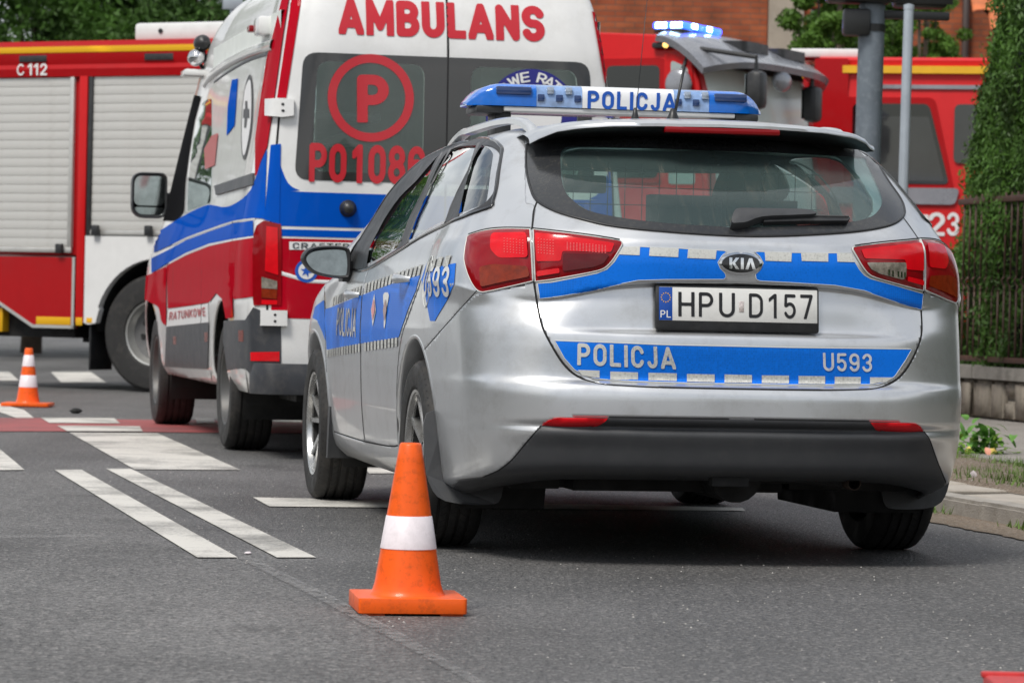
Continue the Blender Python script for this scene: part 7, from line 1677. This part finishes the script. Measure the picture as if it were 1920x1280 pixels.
# ------------------------------------------------------------------ brick house, roof, trees
def brickmat():
    m, n, o = newmat('brick'); b = n.nodes.new('ShaderNodeBsdfPrincipled'); n.links.new(b.outputs[0], o.inputs[0]); b.inputs['Roughness'].default_value = .85
    t = n.nodes.new('ShaderNodeTexCoord'); ma = n.nodes.new('ShaderNodeMapping'); ma.inputs['Rotation'].default_value = (rad(90), 0, 0); k = n.nodes.new('ShaderNodeTexBrick')
    k.inputs['Scale'].default_value = 1; k.inputs['Brick Width'].default_value = .26; k.inputs['Row Height'].default_value = .077; k.inputs['Mortar Size'].default_value = .006
    k.inputs['Color1'].default_value = (.29, .066, .024, 1); k.inputs['Color2'].default_value = (.37, .098, .035, 1); k.inputs['Mortar'].default_value = (.16, .085, .055, 1)
    n.links.new(t.outputs['Object'], ma.inputs[0]); n.links.new(ma.outputs[0], k.inputs[0])
    z = n.nodes.new('ShaderNodeTexNoise'); z.inputs['Scale'].default_value = 2.2; z.inputs['Detail'].default_value = 6; n.links.new(t.outputs['Object'], z.inputs[0])
    r = n.nodes.new('ShaderNodeMapRange'); r.inputs[1].default_value = .3; r.inputs[2].default_value = .7; r.inputs[3].default_value = .55; r.inputs[4].default_value = 1.35; n.links.new(z.outputs[0], r.inputs[0])
    x = n.nodes.new('ShaderNodeMix'); x.data_type = 'RGBA'; x.blend_type = 'MULTIPLY'; x.inputs[0].default_value = 1; n.links.new(k.outputs[0], x.inputs[6]); n.links.new(r.outputs[0], x.inputs[7]); n.links.new(x.outputs[2], b.inputs['Base Color'])
    bp = n.nodes.new('ShaderNodeBump'); bp.inputs['Strength'].default_value = .6; bp.inputs['Distance'].default_value = .01; n.links.new(k.outputs['Fac'], bp.inputs['Height']); bp.invert = True; n.links.new(bp.outputs[0], b.inputs['Normal'])
    return m
M['brick'] = brickmat(); M['render'] = P('weathered render', (.36, .31, .25), .9, var=.2, vscale=2, dirt=((.2, .16, .12), .6, 2.5))
M['window_white'] = P('window frame white', (.72, .72, .70), .4); M['tile'] = P('roof tile', (.56, .16, .06), .7, var=.25, vscale=4, dirt=((.25, .10, .05), .6, 6)); M['pipe'] = P('drain pipe', (.06, .04, .035), .5)
HD = 46.0
def hb_(px_, py_): p = onplane(px_, py_, (0, HD, 0), (0, 1, 0)); return p[0], p[2]
hs_ = empty('brick_house', (0, HD, 0)); tag(hs_, 'red brick house with a pale rendered pier and white window, above the fire engines', 'house')
xs_ = [hb_(x, 50)[0] for x in (1000, 1440, 1506, 1502, 1566, 1850)]
def seg(name, x0, x1, z0, z1, y0, y1, mat, par=hs_, r=.0): return rbox(name, x0, x1, y0, y1, z0, z1, mat, par, r)
zwin0, zwin1 = hb_(1540, 100)[1] - .5, hb_(1540, 18)[1]
seg('wall', xs_[0], xs_[1] - .01, 0, 8, 0, .4, M['brick']); seg('pier', xs_[1], xs_[2], 0, 8, -.10, .4, M['render'], r=.01); seg('wall', xs_[2] + .01, xs_[2] + .10, 0, 8, .0, .4, M['brick'])
seg('wall', xs_[2] + .11, hb_(1620, 50)[0], 0, zwin0, .0, .4, M['brick']); seg('wall', xs_[2] + .11, hb_(1620, 50)[0], zwin1 + .02, 8, .0, .4, M['brick']); seg('wall', hb_(1620, 50)[0] + .01, hb_(1990, 50)[0], 0, 8, .0, .4, M['brick'])
wn_ = seg('window', xs_[2] + .12, hb_(1620, 50)[0] - .01, zwin0 + .01, zwin1, .18, .22, M['dark_glass'])
for x0, x1, z0, z1 in ((hb_(1517, 50)[0], hb_(1523, 50)[0], zwin0, zwin1 - .05), (hb_(1562, 50)[0], hb_(1568, 50)[0], zwin0, zwin1 - .05), (hb_(1523, 50)[0], hb_(1562, 50)[0], hb_(1540, 32)[1], hb_(1540, 26)[1])): seg('window_frame', x0, x1, z0, z1, .10, .17, M['window_white'], wn_, .004)
bm = bmesh.new(); tube([(hb_(1809, 50)[0], -.08, 0), (hb_(1809, 50)[0], -.08, 8)], .05, 10, bm); objbm('drain_pipe', bm, M['pipe'], hs_, smooth=True)
seg('eaves_board', xs_[0], hb_(1990, 50)[0], 8.005, 8.3, -.4, .4, M['pipe']); 
# porch roof with pantiles at the right
rf = empty('tiled_roof', (hb_(1822, 0)[0] - .42, HD - 1.2, hb_(1822, 0)[1] + .20)); tag(rf, 'orange tiled porch roof sloping down beside the thuja hedge', 'roof')
sl = rad(48); bm = bmesh.new(); n = 8
for i in range(n):
    t0, t1 = math.pi * i / n, math.pi * (i + 1) / n
    vs = [bm.verts.new((y_, -.13 * math.cos(t), .05 * math.sin(t))) for y_ in (0, .40) for t in (t0, t1)]; bm.faces.new((vs[0], vs[1], vs[3], vs[2]))
bmesh.ops.remove_doubles(bm, verts=bm.verts[:], dist=1e-5)
t0_ = objbm('roof_tile', bm, M['tile'], rf, smooth=True); k = 0; VV = []
for row in range(8):
    d = row * .33; st_ = .13 + d * math.sin(sl) * .85
    VV += [(st_ - .16, -d * math.cos(sl), -d * math.sin(sl) - .03), (st_ + 1.9, -d * math.cos(sl), -d * math.sin(sl) - .03)]
    for col in range(7):
        o = t0_ if k == 0 else t0_.copy()
        if k: COL.objects.link(o); o.parent = rf
        k += 1; o.location = (st_ + col * .26, -d * math.cos(sl), -d * math.sin(sl) + random.uniform(0, .012)); o.rotation_euler = (0, sl - .07, rad(-90) + random.uniform(-.03, .03))
obj('roof_deck', VV, [(2 * i, 2 * i + 1, 2 * i + 3, 2 * i + 2) for i in range(7)], M['pipe'], rf, smooth=False)
bm = bmesh.new(); box(bm, 1.0, 2.6, -1.2, .6, -5.2, -2.0); objbm('porch_wall', bm, M['brick'], rf)
M['leaf'] = foliage('tree leaf', (.065, .145, .024), scale=.9, var=.6, trans=.3); M['leaf2'] = foliage('pale tree leaf', (.10, .20, .032), scale=.9, var=.6, trans=.3); M['leaf_dark'] = foliage('dark tree leaf', (.050, .11, .022), scale=.9, var=.6, trans=.2)
def tree(name, x, y, h, cr, cz, label, cat, mat, nf, leaf=.09, nb=26, group=None, z0=0.0, stem=.16):
    e = empty(name, (x, y, z0)); tag(e, label, cat, group)
    bm = bmesh.new(); tube([(0, 0, 0), (.05, .02, h * .3), (-.04, .05, h * .6), (.02, 0, h * .9)], [stem, stem * .75, stem * .45, .02], 10, bm)
    cl = []
    for k in range(nb):
        a = rng.uniform(0, 6.28); u = rng.uniform(-1, 1); rr = cr * rng.uniform(.35, 1) ** .6; z = cz + u * (h - cz) * .92; q = math.sqrt(max(0, 1 - u * u)); c = np.array([rr * q * math.cos(a), rr * q * math.sin(a), z]); cl.append((c, cr * rng.uniform(.20, .36) * (.8 if h < 6 else 1)))
        if k < 12: tube([(0, 0, max(.2, z - cr * .7)), tuple(c * .6 + np.array([0, 0, z]) * .1), tuple(c)], [stem * .35, stem * .2, .012], 6, bm)
    objbm('trunk', bm, M['bark'], e, smooth=True)
    C_ = np.array([c for c, r in cl]); R_ = np.array([r for c, r in cl])
    def shp(n):
        k = rng.integers(len(cl), size=n); d = rng.normal(size=(n, 3)); d /= np.linalg.norm(d, axis=1, keepdims=True); rr = R_[k] * rng.uniform(.2, 1.05, n) ** .45
        return C_[k] + d * rr[:, None] * np.array([1, 1, .8]), d + np.array([0, 0, .4])
    V_, F_ = flakes(nf, shp, leaf, .45); fastobj('crown', V_, F_, mat, e)
for (px_, D, h, cr, cz, lb, mt, nf) in ((60, 50, 6.9, 2.9, 4.4, 'leafy green tree behind the tail of the long fire engine', 'leaf', 15000), (235, 54, 7.2, 2.7, 4.6, 'brighter green tree between the two darker ones behind the fire engine', 'leaf2', 15000), (385, 49, 6.8, 2.2, 4.3, 'dark green tree behind the white roof box of the fire engine', 'leaf_dark', 13000), (-130, 47, 6.6, 3.0, 4.2, 'big green tree behind the rear end of the fire engine', 'leaf', 9000), (520, 58, 7.2, 2.6, 4.8, 'dark tree behind the roof of the ambulance', 'leaf_dark', 8000)):
    p = onplane(px_, 560, (0, D, 0), (0, 1, 0)); tree('tree', p[0], D, h, cr, cz, lb, 'tree', M[mt], nf * 4, .06, 44, 'trees behind the fire engine')
for (px_, D, h, cr, cz, lb, mt, nf, z0) in ((1562, 40.0, 5.1, .62, 4.25, 'green shrub in front of the white house window', 'leaf2', 5200, 0), (1585, 41, 5.2, .70, 4.3, 'green shrub half hidden by the grey signal pole', 'leaf', 3000, 0), (1725, 40.5, 4.8, .48, 4.2, 'small shrub before the brick wall near the drain pipe', 'leaf2', 1500, 0)):
    p = onplane(px_, 560, (0, D, 0), (0, 1, 0)); tree('shrub', p[0], D, h, cr, cz, lb, 'shrub', M[mt], nf * 5, .036, 60, None, z0, .05)
# street sign between tree and ambulance
p = onplane(437, 10, (0, 44, 0), (0, 1, 0)); sg_ = empty('street_sign', (p[0], 44, 0)); tag(sg_, 'grey and blue street sign on a post before the trees', 'sign'); objbm('post', lathe([(.04, 0), (.04, p[2] + .3), (0, p[2] + .31)], 12, 'z'), M['galv_light'], sg_, smooth=True); rbox('sign_plate', -.13, .13, -.06, -.04, p[2] - .06, p[2] + .14, M['galv_light'], sg_, .004); rbox('sign_plate', -.13, .13, -.06, -.04, p[2] + .15, p[2] + .4, M['letter_blue'], sg_, .004)
